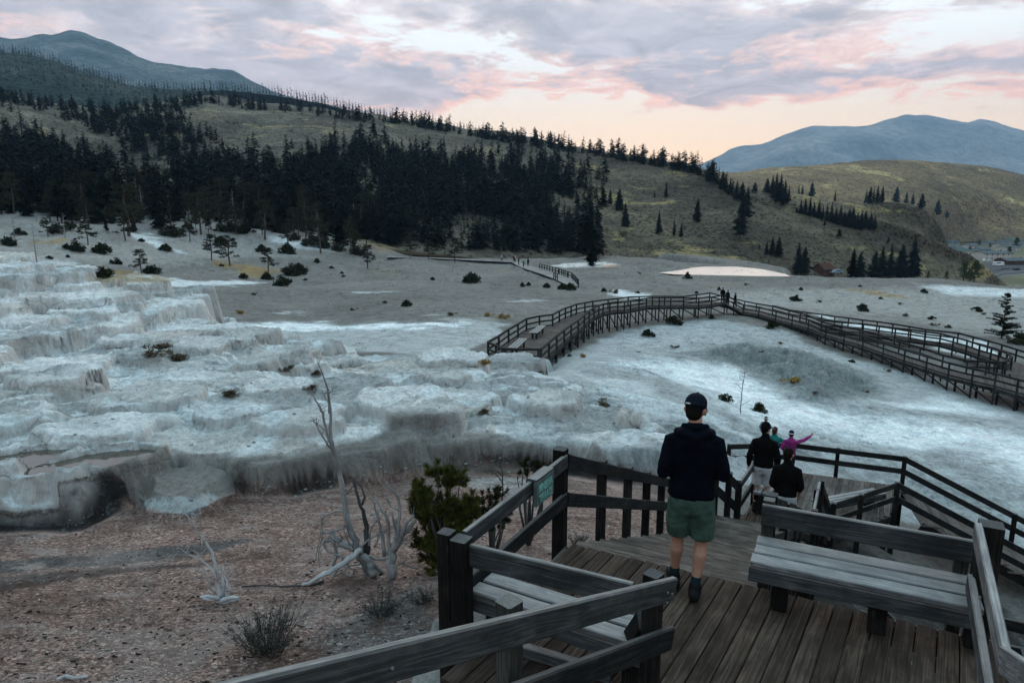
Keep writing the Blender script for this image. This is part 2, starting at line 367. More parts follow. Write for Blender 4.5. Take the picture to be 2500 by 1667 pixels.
for k in range(760):
    u = RM.random(); px = RM.uniform(-350, 1560); py = RM.uniform(650, 1180)
    if poly_sd(np.array([px]), np.array([py]), TERR)[0] < 10: continue
    p = hit_grid(GZ, px, py)
    if p is None: continue
    F = p.y; q = .40 if F < 19 else (.62 if px > 620 else .85)
    fz = 0 if F < 19 else -.25
    top = (math.floor((p.z+fz)/q)+.92+RM.uniform(-.12, .12))*q
    if F < 19: top = p.z+.5+RM.uniform(-.05, .30)
    if top-p.z > 1.0: top -= q
    s = RM.uniform(.45, 1.0)**1.2*(0.55+F*.062)
    mesa(p.x, p.y, s*RM.uniform(.9, 1.8), s*RM.uniform(.6, 1.1), top, steep=RM.uniform(4, 10), seed=RM.uniform(0, 9), tilt=RM.uniform(.0, .04))
HERO = [(-260,-60,600,44),(-160,62,632,43),(-90,60,655,41.5),(55,190,650,40.5),(-200,20,690,38),(10,212,682,38),(205,296,686,36.5),(120,240,712,34.5),(-60,110,706,34.5),(290,335,735,37),(325,370,742,37),(350,428,748,38.5),
 (-90,25,768,31),(15,112,748,31.5),(0,150,806,28.5),(140,285,770,31),(270,345,765,33),(415,470,774,40),(455,525,776,41.5),(530,590,800,43),(520,610,845,36),(590,640,815,44),(635,735,862,34),(700,760,885,33),
 (240,370,845,28),(360,520,872,28.5),(300,420,905,25),(430,620,905,27),(540,680,910,29),(-120,40,950,22),(60,260,935,23),(240,500,1035,17.5),(60,240,1010,19),(480,720,1080,16.5),(700,930,1060,17),(860,1100,1075,17.2),(760,960,985,20),(900,1040,945,24),(1010,1200,905,29.5),(1180,1330,905,32),(1050,1150,955,24),(1140,1290,985,21.5),(1250,1420,1070,18),(1500,1560,1095,17.5),(600,760,1010,19.5),(640,860,1120,15.6),(930,1130,1098,16.4)]
for (a, b, t, F) in HERO: mesa_px(a, b, t, F, steep=RM.uniform(6, 11), seed=RM.uniform(0, 9))
# near-left pool rims, with the dark spill between them
POOLZ = -1.98
mesa_px(-260, 150, 1158, 12.3, depth=.55, steep=5, seed=2); mesa_px(215, 360, 1128, 13.4, depth=.55, steep=5, seed=4)
mesa_px(-350, 120, 1100, 14.9, depth=.5, steep=4, seed=5); mesa_px(110, 420, 1088, 14.9, depth=.8, steep=4, seed=6)
mesa_px(370, 545, 1210, 12.9, depth=.9, steep=1.2, seed=1); mesa_px(130, 225, 1168, 12.7, depth=.5, steep=3, seed=7)
def carve(px, py, F, ra, rb, zz):
    c = PF(px, py, F); a0 = math.atan2(c.x, c.y); X = GX-c.x; Y = GY-c.y; u = X*math.cos(a0)-Y*math.sin(a0); v = X*math.sin(a0)+Y*math.cos(a0)
    d = np.hypot(u/ra, v/rb)+.16*fbm(GX*1.5, GY*1.5, 3, 61)
    global Z1; Z1 = np.where(d < 1.08, np.minimum(Z1, zz+np.maximum(d-1, 0)*3+.0), Z1)
    return c
def rim(px, py, F, ra, rb, zz):
    c = PF(px, py, F); a0 = math.atan2(c.x, c.y); X = GX-c.x; Y = GY-c.y; u = X*math.cos(a0)-Y*math.sin(a0); v = X*math.sin(a0)+Y*math.cos(a0)
    d = np.hypot(u/ra, v/rb)+.16*fbm(GX*1.5, GY*1.5, 3, 61); k = min(ra, rb)
    global Z1; Z1 = np.maximum(Z1, zz+.10+.05*fbm(GX*2, GY*2, 3, 62)-np.maximum(d-1.22, 0)*k*5)
rim(222, 1128, 13.7, 1.15, .62, POOLZ); rim(0, 1132, 13.6, 1.35, .62, POOLZ)
pc1 = carve(222, 1128, 13.7, 1.15, .62, POOLZ-.10); pc2 = carve(0, 1132, 13.6, 1.35, .62, POOLZ-.10)
# surface break-up
rockn = fbm(GX*1.7, GY*1.7, 5, 21, .6)
ridg = 1-np.abs(fbm(GX*.8+wx*.05, GY*.8, 5, 27, .6))*2.2
rk2 = np.abs(fbm(GX*2.6, GY*2.6, 4, 23, .6)); Z1 = Z1+mT*(rockn*.085+ridg*.05-rk2*.05+.02)*np.clip(RG/18, .6, 1.6)
slope_r = sstep(0, 60, poly_sd(PX+wx, PY+wy, [(1300,940),(1420,880),(1560,830),(1800,800),(2100,900),(2500,1010),(2900,1100),(2900,1500),(2300,1260),(1900,1150),(1700,1210),(1560,1080)]))
sl2 = np.clip(fbm(GX*.12+5, GY*.12, 3, 29)*2+.45, 0, 1); Z1 += slope_r*(rockn*.16*(.35+sl2)+ridg*.12*sl2-np.abs(fbm(GX*2.2, GY*2.2, 4, 24, .65))*.14*sl2)
plain = sstep(46, 60, RG)
HPOL = [(1585,664),(1650,656),(1720,651),(1800,651),(1860,657),(1918,669),(1930,675),(1850,674),(1750,672),(1650,670)]
Z1 += plain*(fbm(GX*.06, GY*.06, 4, 41)*.55+fbm(GX*.3, GY*.3, 4, 42)*.16)*np.clip(RG/120, .5, 1.4)
hum = sstep(0, 80, poly_sd(PX, PY, [(-300,480),(900,545),(900,610),(600,640),(420,600),(250,640),(-300,620)]))
Z1 += hum*fbm(GX*.045+3, GY*.07, 3, 44)*3.0
near_ = sstep(16, 11, RG)*(1-mT)
Z1 += near_*(fbm(GX*2.3, GY*2.3, 4, 51)*.045+fbm(GX*7, GY*7, 3, 52)*.02)
rk = sstep(0, 40, poly_sd(PX+wx, PY+wy, [(1650,860),(1800,815),(1980,850),(2120,900),(2200,960),(2000,990),(1850,930)]))
Z1 += rk*((1-np.abs(fbm(GX*.35, GY*.35, 5, 71))*3)*.65+(1-np.abs(fbm(GX*1.1, GY*1.1, 5, 72, .65))*3)*.28)
hx_ = sstep(-34, -6, poly_sd(PX, PY, HPOL))*(RG > 120); q_ = float(np.quantile(Z1[poly_sd(PX, PY, HPOL) > 0], .5)); Z1 = Z1*(1-hx_)+np.minimum(Z1, q_-.25)*hx_; hm_ = sstep(-2, 3, poly_sd(PX, PY, HPOL))*(RG > 120); zh = q_; Z1 = Z1*(1-hm_)+zh*hm_
GZ0 = GZ; GZ = Z1
PX, PY = PXY(GX, GY, GZ)
# ---- what the ground is made of (base colours, fixed to the surface)
wxx = wx*1.3; wyy = wy*1.0; C = np.empty(GX.shape+(3,))
def put(c, m): 
    global C; C = C*(1-m[..., None])+np.array(c)*m[..., None]
def pm(poly, c, feather=14, k=1.0, warp=1.0, lo=0): put(c, sstep(lo, feather, poly_sd(PX+wxx*warp, PY+wyy*warp*.6, poly))*k)
grey = np.array((.17, .163, .15)); C[:] = grey
n1 = fbm(GX*.12, GY*.12, 4, 81)[..., None]; n2 = fbm(GX*.9, GY*.9, 5, 82)[..., None]
C = C*(1+.28*n1+.18*n2)
white = (.44, .445, .43); pale = (.74, .80, .81)
pm([(-500,470),(900,540),(930,600),(800,640),(650,640),(420,660),(250,660),(-500,640)], (.275, .268, .25), 30)          # lighter slopes at the wood's edge
pm([(300,560),(350,566),(440,605),(470,622),(400,612),(330,585)], (.60, .64, .64), 8)
pm([(640,560),(760,590),(830,615),(740,612),(650,590)], (.55, .58, .58), 10)
pm([(1700,700),(2100,690),(2900,700),(2900,860),(2500,850),(2200,790),(1950,770),(1780,760),(1650,720)], (.30, .297, .28), 25)
pm([(2200,690),(2900,700),(2900,740),(2350,730)], (.56, .59, .59), 12)
pm([(330,662),(470,678),(640,684),(560,700),(360,697),(300,690)], (.60, .64, .64), 6)
pm([(1460,702),(1600,712),(1560,728),(1480,722)], (.60, .64, .64), 5)
pm([(560,782),(700,774),(1000,778),(1190,774),(1260,790),(1180,840),(1100,880),(800,850),(600,815)], (.38, .40, .395), 14)
pm([(580,790),(700,783),(1000,786),(1180,784),(1140,800),(800,806),(640,803)], pale, 6)
pm([(1060,870),(1180,880),(1100,860)], white, 10)
pm([(1960,755),(2100,790),(2400,830),(2440,880),(2330,875),(2180,830),(2050,800)], (.58, .62, .62), 8)
for (a, b, rx, ry) in ((900,716,90,6),(1060,770,60,5),(700,760,80,4),(1300,735,70,5),(480,698,60,4)): pm([(a-rx,b),(a,b-ry),(a+rx,b),(a,b+ry)], (.50, .53, .53), 4, .8)
# right flank: rock, gravel and fresh flows
RSL = [(1180,900),(1300,890),(1380,850),(1560,790),(1760,775),(1900,800),(2100,870),(2500,990),(2900,1060),(2900,1500),(2300,1290),(1900,1190),(1650,1210),(1500,1130),(1350,960)]
pm(RSL, (.35, .38, .38), 12)
pm([(1380,850),(1500,800),(1620,790),(1760,800),(1750,830),(1640,850),(1500,860),(1400,900)], (.37, .40, .405), 16)
pm([(1480,868),(1620,862),(1740,880),(1850,930),(2000,985),(2130,1010),(2300,1020),(2500,1060),(2900,1120),(2900,1320),(2500,1180),(2350,1100),(2200,1105),(2050,1080),(1900,1050),(1800,1010),(1700,960),(1600,915),(1500,890)], pale, 38, 1, 1.3, -10)
pm([(1400,900),(1560,925),(1700,990),(1800,1040),(1900,1075),(1820,1085),(1700,1040),(1560,1010),(1440,950)], (.50, .54, .54), 14)
pm([(2120,975),(2300,968),(2500,1010),(2420,1024),(2250,1004)], pale, 22, .9, 1.3, -6)
pm([(1650,860),(1800,815),(1980,850),(2120,900),(2210,962),(2100,985),(1990,975),(1850,930),(1720,890)], (.20, .22, .215), 22)
put((.15, .165, .165), slope_r*sstep(.15, .55, sl2)*sstep(.0, .35, fbm(GX*.5+8, GY*.5, 5, 25, .65))*.6*(C[..., 0] < .5))
pm([(1560,1010),(1700,1060),(1800,1120),(1700,1110),(1600,1060)], (.26, .29, .29), 14, .8)
pm([(1550,1085),(1620,1110),(1650,1150),(1560,1120)], (.17, .19, .19), 10, .8)
# white formation
put(white, mT)
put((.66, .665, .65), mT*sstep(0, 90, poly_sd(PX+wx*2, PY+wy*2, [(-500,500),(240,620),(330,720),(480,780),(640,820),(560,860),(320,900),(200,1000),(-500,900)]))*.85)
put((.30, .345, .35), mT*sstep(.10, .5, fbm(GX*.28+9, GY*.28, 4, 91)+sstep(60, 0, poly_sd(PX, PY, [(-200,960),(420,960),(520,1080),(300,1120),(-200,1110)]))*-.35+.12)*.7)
TN = np.clip(TONE, 0, 1)*mT; put((.27, .29, .29), mT*sstep(.34, .22, TONE)*.75); put((.64, .66, .65), mT*sstep(.70, .80, TONE)*.7); put((.42, .39, .35), mT*sstep(.44, .48, TONE)*sstep(.56, .52, TONE)*.6*(TONE != .5))
pm([(300,1000),(520,950),(700,1000),(620,1080),(430,1070)], (.40, .44, .44), 30, .5, 2)
put((.60, .66, .67), mT*sstep(.18, .4, fbm(GX*.7+2, GY*.7+5, 3, 93))*.7)
pm([(1180,1010),(1400,1040),(1480,1110),(1330,1100),(1200,1060)], (.36, .40, .40), 20, .6, 1.5)
# microbial flat
FLAT = [(-500,1300),(0,1290),(120,1295),(210,1270),(330,1225),(480,1205),(700,1205),(830,1178),(930,1145),(1000,1128),(1080,1132),(1160,1124),(1250,1136),(1345,1146),(1420,1160),(1640,1190),(1760,1230),(1700,1330),(1400,1400),(1060,1520),(1000,1700),(1000,2600),(-500,2600)]
PX0, PY0 = PXY(GX, GY, GZ0); FB = [(-600,1180),(300,1150),(600,1100),(1000,1050),(1300,1060),(1560,1140),(1680,1190),(1760,1230),(1700,1330),(1400,1400),(1060,1520),(1000,1700),(1000,2600),(-600,2600)]
sFB = poly_sd(PX0+wlo*.8, PY0+wlo*.5, FB); lift = Z1-GZ0; nlf = sstep(.20, .07, lift-.12*np.abs(rockn)); mF = sstep(0, 12, sFB)*sstep(4, -2, sdT)*nlf; put((.44, .30, .25), mF)
C = C*(1+mF[..., None]*(.22*fbm(GX*.9, GY*.9, 4, 95)[..., None]))
WET = [(-300,1282),(0,1272),(190,1265),(150,1180),(290,1160),(300,1200),(360,1188),(460,1185),(620,1186),(730,1178),(830,1160),(920,1133),(1000,1116),(1080,1124),(1160,1114),(1260,1126),(1350,1138),(1350,1152),(1250,1148),(1160,1132),(1080,1146),(1000,1130),(930,1150),(840,1182),(730,1208),(600,1212),(480,1216),(350,1230),(230,1285),(200,1310),(-300,1312)]
wn = fbm(GX*.5+3, GY*.5, 3, 19); mW = sstep(.40, .16, lift-.1*np.abs(rockn))*sstep(0, 12, sFB)*sstep(14, 6, sdT+fbm(GX*3, GY*3, 2, 20)*5)*sstep(-30-22*wn, -10-16*wn, sdT); mW = np.clip(mW+sstep(-2, 6, poly_sd(PX+wlo*.3, PY+wlo*.3, [(138,1176),(200,1164),(300,1152),(318,1205),(270,1262),(215,1292),(165,1297),(146,1240)])), 0, 1); put((.020, .018, .018), mW)
pm([(930,1140),(1010,1122),(1100,1128),(1200,1130),(1330,1145),(1200,1160),(1050,1150),(900,1170)], (.10, .085, .065), 8, .8)
pm([(1120,1158),(1250,1160),(1330,1170),(1330,1215),(1230,1215),(1150,1190)], (.60, .62, .60), 8, .9)
for P_ in ([(-300,1375),(0,1362),(250,1345),(450,1328),(600,1310),(640,1318),(480,1362),(300,1385),(100,1392),(0,1402),(-300,1420)],): 
    pm(P_, (.115, .135, .14), 10, .95, .8)
pm([(-100,1404),(200,1390),(460,1370),(640,1330),(480,1382),(250,1412),(60,1440),(-100,1460)], (.035, .03, .03), 9, .85, 1.2)
pm([(900,1440),(1060,1420),(1110,1500),(1100,1700),(600,1700),(760,1580)], (.22, .225, .22), 40, .9, 1.5)
pm([(820,1390),(960,1400),(1000,1440),(840,1450),(760,1430)], (.09, .06, .05), 24, .8)
pm([(300,1225),(520,1200),(560,1215),(470,1265),(330,1250)], (.38, .42, .42), 8, .9)
# ochre dry grass patches
OCH = (.27, .19, .085)
for P_, k in (([(480,625),(560,640),(650,652),(740,660),(640,668),(520,650)], .9), ([(600,655),(700,668),(640,676),(570,668)], .8), ([(60,590),(170,585),(180,600),(70,602)], .8), ([(180,660),(320,665),(420,672),(460,685),(330,690),(220,690)], .75), ([(700,575),(900,600),(980,615),(860,612),(740,592)], .5), ([(2020,695),(2200,712),(2280,735),(2180,725),(2040,706)], .8), ([(1720,695),(1830,690),(1760,704)], .6), ([(900,655),(1000,662),(940,668)], .6), ([(1170,663),(1240,662),(1200,672)], .8), ([(870,610),(960,600),(1000,612),(940,622)], .6), ([(1150,770),(1250,775),(1200,784)], .4), ([(1570,712),(1650,716),(1600,722)], .5)):
    pm(P_, OCH, 6, k)
# hot pools: pinkish film beyond the rim
pm([(1330,650),(1370,641),(1470,639),(1530,648),(1480,654),(1380,656)], (.62, .60, .56), 4, 1, .3)
pm([(1440,650),(1500,646),(1540,652),(1490,655)], (.50, .27, .17), 4, .8, .3)
fz_ = fbm(GX*3.2, GY*3.2, 4, 111, .7); fy_ = fbm(GX*1.1, GY*1.1, 4, 112, .65); sp_m = np.clip(slope_r+plain*.8, 0, 1)*sstep(12, 20, RG)
C = C*(1+(sp_m*(.30*fy_+.30*fz_))[..., None]); put((.085, .09, .088), slope_r*sstep(.22, .40, fz_)*.55*sstep(.55, .42, C[..., 0])); put((.085, .082, .075), plain*sstep(.30, .42, fy_)*.5*sstep(.45, .36, C[..., 0]))
# under the near stairs: dark soil, blackened further with painted-in shade
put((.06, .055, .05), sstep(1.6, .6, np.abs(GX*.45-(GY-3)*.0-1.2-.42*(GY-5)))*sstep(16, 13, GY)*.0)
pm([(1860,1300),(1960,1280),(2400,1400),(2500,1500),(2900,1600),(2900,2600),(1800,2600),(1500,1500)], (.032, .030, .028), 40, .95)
C = np.clip(C, .01, .8)
MW = mW; wet = np.clip(mF*.75+mW, 0, 1)
# resample every spoke so that the steep faces get rows of their own, then roughen those faces sideways
dzr = np.abs(np.diff(GZ, axis=0)/np.diff(RR)[:, None]); dzr = np.vstack([dzr, dzr[-1:]]); dens = np.sqrt(1+np.clip(dzr, 0, 5)**2)
kk = 15; pad = np.pad(dens, ((0, 0), (kk, kk)), 'edge'); cs = np.cumsum(np.pad(pad, ((0, 0), (1, 0))), axis=1); dens = (cs[:, 2*kk+1:]-cs[:, :-2*kk-1])/(2*kk+1)
step = np.gradient(np.arange(NR)); S_ = np.cumsum(dens, axis=0); S_ = (S_-S_[0])/(S_[-1]-S_[0]); NR2 = int(NR*1.22); tt = np.linspace(0, 1, NR2); ir = np.arange(NR)
NRW = np.empty((NR2, NA))
for c_ in range(NA): NRW[:, c_] = np.interp(tt, S_[:, c_], ir)
k0_ = np.clip(NRW.astype(int), 0, NR-2); f0_ = NRW-k0_; cc_ = np.arange(NA)[None]
def rs(A): 
    if A.ndim == 3: return A[k0_, cc_]*(1-f0_)[..., None]+A[k0_+1, cc_]*f0_[..., None]
    return A[k0_, cc_]*(1-f0_)+A[k0_+1, cc_]*f0_
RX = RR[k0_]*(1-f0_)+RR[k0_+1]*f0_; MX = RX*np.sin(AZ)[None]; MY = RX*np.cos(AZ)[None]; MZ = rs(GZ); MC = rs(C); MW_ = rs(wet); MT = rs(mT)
gr = np.gradient(MZ, axis=0)/np.maximum(np.gradient(RX, axis=0), 1e-4); gr = np.clip(gr, -6, 6); stp = sstep(.5, 2.2, np.abs(gr))*np.clip(MT+.25, 0, 1)
hn = fbm(MX*1.6+MY*.9, MZ*2.6, 5, 101, .6)*.16+fbm(MX*6+MY*3, MZ*2.2, 3, 102, .6)*.05; dsp = hn*stp*np.clip(RX/18, .7, 1.8)*-np.sign(gr)
MX2 = MX+np.sin(AZ)[None]*dsp; MY2 = MY+np.cos(AZ)[None]*dsp
i = (np.arange(NR2-1)[:, None]*NA+np.arange(NA-1)[None]).ravel(); Q = np.stack([i, i+1, i+NA+1, i+NA], 1)
V = np.stack([MX2.ravel(), MY2.ravel(), MZ.ravel()], 1)
# ---- ground material
def ground_material():
    m, T, b = new_mat('ground')
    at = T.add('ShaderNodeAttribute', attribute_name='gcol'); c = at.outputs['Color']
    aw = T.add('ShaderNodeAttribute', attribute_name='wet').outputs['Fac']; at2 = T.add('ShaderNodeAttribute', attribute_name='trav').outputs['Fac']
    ge = T.add('ShaderNodeNewGeometry'); P = ge.outputs['Position']
    P2 = T.scalev(P, (1, 1, .35))
    a = T.noise(P, .8, 8, .68, .3); f = T.noise(P2, 6.0, 8, .72, .4); g = T.noise(P, 28, 4, .7)
    k = T.math('MULTIPLY', T.mapr(a, .3, .7, .80, 1.18), T.math('MULTIPLY', T.mapr(f, .3, .7, .74, 1.24), T.mapr(g, .3, .7, .86, 1.12)))
    # pebbles and pits
    v = T.voro(P, 9.0); pit = T.mapr(v, .05, .25, .80, 1.0); k = T.math('MULTIPLY', k, pit)
    cc = T.vmath('SCALE', c); T.put(cc.node.inputs['Scale'], k)
    dk = T.noise(P, 1.7, 9, .74, .5); cc = T.mix(T.math('MULTIPLY', T.mapr(dk, .54, .68), .5), cc, (.20, .215, .215)); dk2 = T.noise(T.scalev(P, (1, 1, 2)), 5.5, 6, .75, .5); cc = T.mix(T.math('MULTIPLY', T.mapr(dk2, .55, .68), .5), cc, (.10, .12, .125))
    PC = T.vmath('ADD', P, T.vmath('SCALE', T.noise(P, 1.5, 4, .6, 0, 'Color'))); PC.node.inputs[1].links[0].from_node.inputs['Scale'].default_value = .5
    e1_ = T.voro(PC, 1.1, 'DISTANCE_TO_EDGE'); e2_ = T.voro(PC, 4.0, 'DISTANCE_TO_EDGE'); crack = T.math('MULTIPLY', T.mapr(e1_, .0, .05, 0, 1), T.mapr(e2_, .0, .05, .75, 1)); crm = T.mapr(T.noise(P, .6, 3, .5), .42, .58)
    crk_ = T.math('MULTIPLY', T.math('SUBTRACT', 1.0, crack), T.math('MULTIPLY', crm, T.mapr(at2, 0, 1, .35, .9))); cc = T.mix(T.math('MULTIPLY', crk_, .32), cc, (.10, .11, .11))
    # warm buff tone on the steep faces of travertine, in streaks
    nz = T.add('ShaderNodeSeparateXYZ'); T.put(nz.inputs[0], ge.outputs['Normal'])
    steep = T.math('MULTIPLY', T.mapr(nz.outputs[2], .82, .45), at2)
    st = T.noise(T.scalev(P, (3, 3, 1.3)), 1.4, 7, .7, .6)
    cc = T.mix(T.math('MULTIPLY', steep, T.mapr(st, .35, .65, .35, .6)), cc, (.47, .455, .43))
    # mat of flakes on the wet flat
    PW = T.vmath('ADD', P, T.vmath('SCALE', T.noise(P, 2.0, 4, .6, 0, 'Color'))); PW.node.inputs[1].links[0].from_node.inputs['Scale'].default_value = .35
    fl = T.noise(T.scalev(PW, (3.4, 6.4, 4)), 4.2, 8, .76, .5)
    crk = T.mapr(fl, .38, .58, 0, 1)
    big2 = T.noise(P, .55, 5, .6, .4)
    fcol = T.mix(crk, (.10, .068, .058), cc); stk = T.noise(T.scalev(PW, (.5, 1.6, 1)), 1.6, 6, .65, .4); fcol = T.mix(T.mapr(stk, .55, .66, 0, .7), fcol, (.46, .38, .345)); fcol = T.mix(T.mapr(stk, .44, .36, 0, .65), fcol, (.11, .065, .055))
    fcol = T.mix(T.mapr(big2, .50, .72, 0, .55), fcol, (.42, .36, .33))
    fcol = T.mix(T.mapr(big2, .46, .30, 0, .5), fcol, (.13, .075, .055))
    flatm = T.math('MULTIPLY', T.mapr(aw, .3, .7), T.mapr(aw, .98, .80))
    cc = T.mix(flatm, cc, fcol)
    T.put(b.inputs['Base Color'], cc)
    ro = T.mapr(aw, .4, .9, .9, .55); ro = T.math('ADD', ro, T.math('MULTIPLY', flatm, T.mapr(stk, .42, .56, .32, .0)))
    T.put(b.inputs['Roughness'], ro)
    b.inputs['Specular IOR Level'].default_value = .08; T.put(b.inputs['Specular IOR Level'], T.mapr(aw, .4, .9, .05, .14))
    h = T.math('ADD', T.math('MULTIPLY', f, .55), T.math('MULTIPLY', a, .7)); h = T.math('ADD', h, T.math('MULTIPLY', g, .12)); h = T.math('SUBTRACT', h, T.math('MULTIPLY', crk_, .35))
    h = T.math('ADD', h, T.math('MULTIPLY', T.math('MULTIPLY', st, steep), .25)); h = T.math('ADD', h, T.math('MULTIPLY', T.math('MULTIPLY', crk, flatm), .22))
    T.put(b.inputs['Normal'], T.bump(h, .9, .13))
    return m
M_GROUND = ground_material()
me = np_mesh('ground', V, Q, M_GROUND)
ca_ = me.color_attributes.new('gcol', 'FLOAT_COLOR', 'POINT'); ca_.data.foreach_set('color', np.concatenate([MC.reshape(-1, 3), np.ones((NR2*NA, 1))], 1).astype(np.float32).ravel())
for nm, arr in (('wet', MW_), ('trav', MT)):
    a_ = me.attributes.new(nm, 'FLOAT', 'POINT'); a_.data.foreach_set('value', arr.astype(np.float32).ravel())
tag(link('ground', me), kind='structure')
def gz(x, y): return grid_at(GZ, x, y)
def hit(px, py): return hit_grid(GZ, px, py)
# valley floor sheet reaching the horizon
M_VALLEY = simple('valley floor grass', (.13, .125, .075), .95, .3, .02, 0, 'Object')
mb = MB(); n = 48
for i in range(n):
    a, b2 = 2*math.pi*i/n, 2*math.pi*(i+1)/n; mb.face([(0, 1500, -37), ((7000*math.cos(a)), 7000*math.sin(a)+1500, -37), (7000*math.cos(b2), 7000*math.sin(b2)+1500, -37)])
tag(mb.build('valley_floor', M_VALLEY), kind='structure')
# thermal water standing in the rimmed pools
def water_mat(name, c, rough):
    m, T, b = new_mat(name); b.inputs['Base Color'].default_value = (*c, 1); b.inputs['Roughness'].default_value = rough; b.inputs['Specular IOR Level'].default_value = .5; b.inputs['IOR'].default_value = 1.8
    P = T.add('ShaderNodeNewGeometry').outputs['Position']; T.put(b.inputs['Normal'], T.bump(T.noise(P, 3, 4, .5), .12, .02)); return m
M_WATER = water_mat('thermal water', (.06, .05, .035), .06)
def pool(c, ra, rb, zz, mat):
    a0 = math.atan2(c.x, c.y); pts = []
    for k in range(40):
        t = 2*math.pi*k/40; u, v = ra*math.cos(t), rb*math.sin(t); pts.append((c.x+u*math.cos(a0)+v*math.sin(a0), c.y-u*math.sin(a0)+v*math.cos(a0), zz))
    mb = MB(); mb.face(pts); return tag(mb.build('pool_water', mat), kind='structure')
pool(pc1, 1.25, .68, POOLZ, M_WATER); pool(pc2, 1.48, .68, POOLZ, M_WATER)
M_HOT = water_mat('hot spring film', (.55, .44, .38), .22)
hp = [PZ(x, y, -12.6) for (x, y) in ((1600,662),(1650,655),(1720,650),(1800,650),(1860,656),(1915,668),(1925,672),(1850,671),(1750,669),(1650,668))]

zh += .03
hp = [PZ(x, y, zh) for (x, y) in HPOL]
print('HOT', zh, [round(v, 1) for v in hp[3]], [round(gz(x, y), 2) for x, y in ((12.5, 19.5), (14, 19), (15, 18.5), (13, 18), (11, 19), (8, 19), (5, 12))])
mb = MB(); mb.face(hp); tag(mb.build('pool_water', M_HOT), kind='structure')
# ------------------------------------------------------------------ hills and mountains (each a closed-off ridge surface)
def interp_row(row, xs):
    X = np.array([r[0] for r in row], float); Y = np.array([r[1] for r in row], float); F = np.log(np.array([r[2] for r in row], float))
    # smooth monotone-ish cubic (Catmull) through the control points
    def cat(v):
        m = np.gradient(v, X); k = np.clip(np.searchsorted(X, xs)-1, 0, len(X)-2); h = X[k+1]-X[k]; t = np.clip((xs-X[k])/h, 0, 1)
        return (2*t**3-3*t**2+1)*v[k]+(t**3-2*t**2+t)*h*m[k]+(-2*t**3+3*t**2)*v[k+1]+(t**3-t**2)*h*m[k+1]
    return cat(Y), np.exp(cat(F))
HILLS = []
def loft(name, rows, x0, x1, nx, ny, mat, rough=(0, 0), back=1.25, drop=40, seed=1, kind='structure', rid=0.0):
    xs = np.linspace(x0, x1, nx); R_ = [interp_row(r, xs) for r in rows]; P3 = []
    for (Y, F) in R_:
        xc = (xs-CX)/FP; yc = (Y-CY)/FP; dy = cp-yc*sp_; dz = -(yc*cp+sp_); t = F/dy
        P3.append(np.stack([xc*t, dy*t, CZ+dz*t], -1))
    last = P3[-1]; b = last.copy(); b[:, 0] *= back; b[:, 1] *= back; b[:, 2] = last[:, 2]-drop; P3.append(b)
    P3 = np.stack(P3)                                   # rows, nx, 3
    nr = len(P3); ts = np.linspace(0, nr-1, ny); k = np.clip(ts.astype(int), 0, nr-2); f = (ts-k)[:, None, None]
    m = np.zeros_like(P3); m[1:-1] = (P3[2:]-P3[:-2])*.5; m[0] = P3[1]-P3[0]; m[-1] = P3[-1]-P3[-2]; m[-2] = (P3[-2]-P3[-3])*.25+(P3[-1]-P3[-2])*.25
    m[:, :, 0:2] = np.where(np.abs(m[:, :, 0:2]) > 0, m[:, :, 0:2], 0)
    G = (2*f**3-3*f**2+1)*P3[k]+(f**3-2*f**2+f)*m[k]+(-2*f**3+3*f**2)*P3[k+1]+(f**3-f**2)*m[k+1]
    if rough[0]:
        w_ = np.minimum(ts/(nr-1)*5, 1)[:, None]
        G[:, :, 2] += (fbm(G[:, :, 0]/rough[1], G[:, :, 1]/rough[1], 6, seed, .55)*rough[0]+rid*(.5-np.abs(fbm(G[:, :, 0]/rough[1]*.8+5, G[:, :, 1]/rough[1]*.45, 5, seed+9)))*rough[0])*w_
    V = G.reshape(-1, 3); i = (np.arange(ny-1)[:, None]*nx+np.arange(nx-1)[None]).ravel(); Q = np.stack([i, i+1, i+nx+1, i+nx], 1)
    o = tag(link(name, np_mesh(name, V, Q, mat)), kind=kind)
    HILLS.append((name, V, Q)); return G
def hill_mat(name, cols, sc1, speck, patch=None, bump=1.0, sk=(.30, 1.30)):
    m, T, b = new_mat(name); P = T.add('ShaderNodeNewGeometry').outputs['Position']
    a = T.noise(P, sc1, 6, .62, .4); c = T.ramp(a, [(.28, cols[0]), (.5, cols[1]), (.72, cols[2])])
    v = T.voro(P, speck); s1 = T.mapr(v, .12, .50, sk[0], sk[1])
    n = T.noise(P, speck*.45, 4, .7); k = T.math('MULTIPLY', s1, T.mapr(n, .3, .7, .72, 1.25))
    if patch: c = T.mix(T.mapr(T.noise(T.scalev(P, (1, 1, 3)), sc1*1.7, 5, .6, .5), .56, .68, 0, .8), c, patch)
    cc = T.vmath('SCALE', c); T.put(cc.node.inputs['Scale'], k); T.put(b.inputs['Base Color'], cc); b.inputs['Roughness'].default_value = .95; b.inputs['Specular IOR Level'].default_value = .1
    T.put(b.inputs['Normal'], T.bump(T.math('SUBTRACT', T.math('MULTIPLY', n, .6), v), .8, bump)); return m
M_SAGE = hill_mat('sagebrush slope', ((.030, .026, .019), (.068, .057, .040), (.145, .118, .078)), .018, .55, (.24, .19, .085), 1.0)
M_WOODF = hill_mat('wooded slope', ((.030, .028, .022), (.075, .068, .052), (.155, .14, .105)), .02, .5, (.20, .165, .09), 1.0)
M_TAN = hill_mat('dry grass hill', ((.068, .048, .029), (.128, .091, .050), (.235, .165, .08)), .008, .22, (.33, .26, .11), 1.5)
M_MT = hill_mat('bare mountain', ((.09, .10, .10), (.19, .185, .18), (.34, .30, .27)), .0016, .03, None, 8, (.80, 1.08))
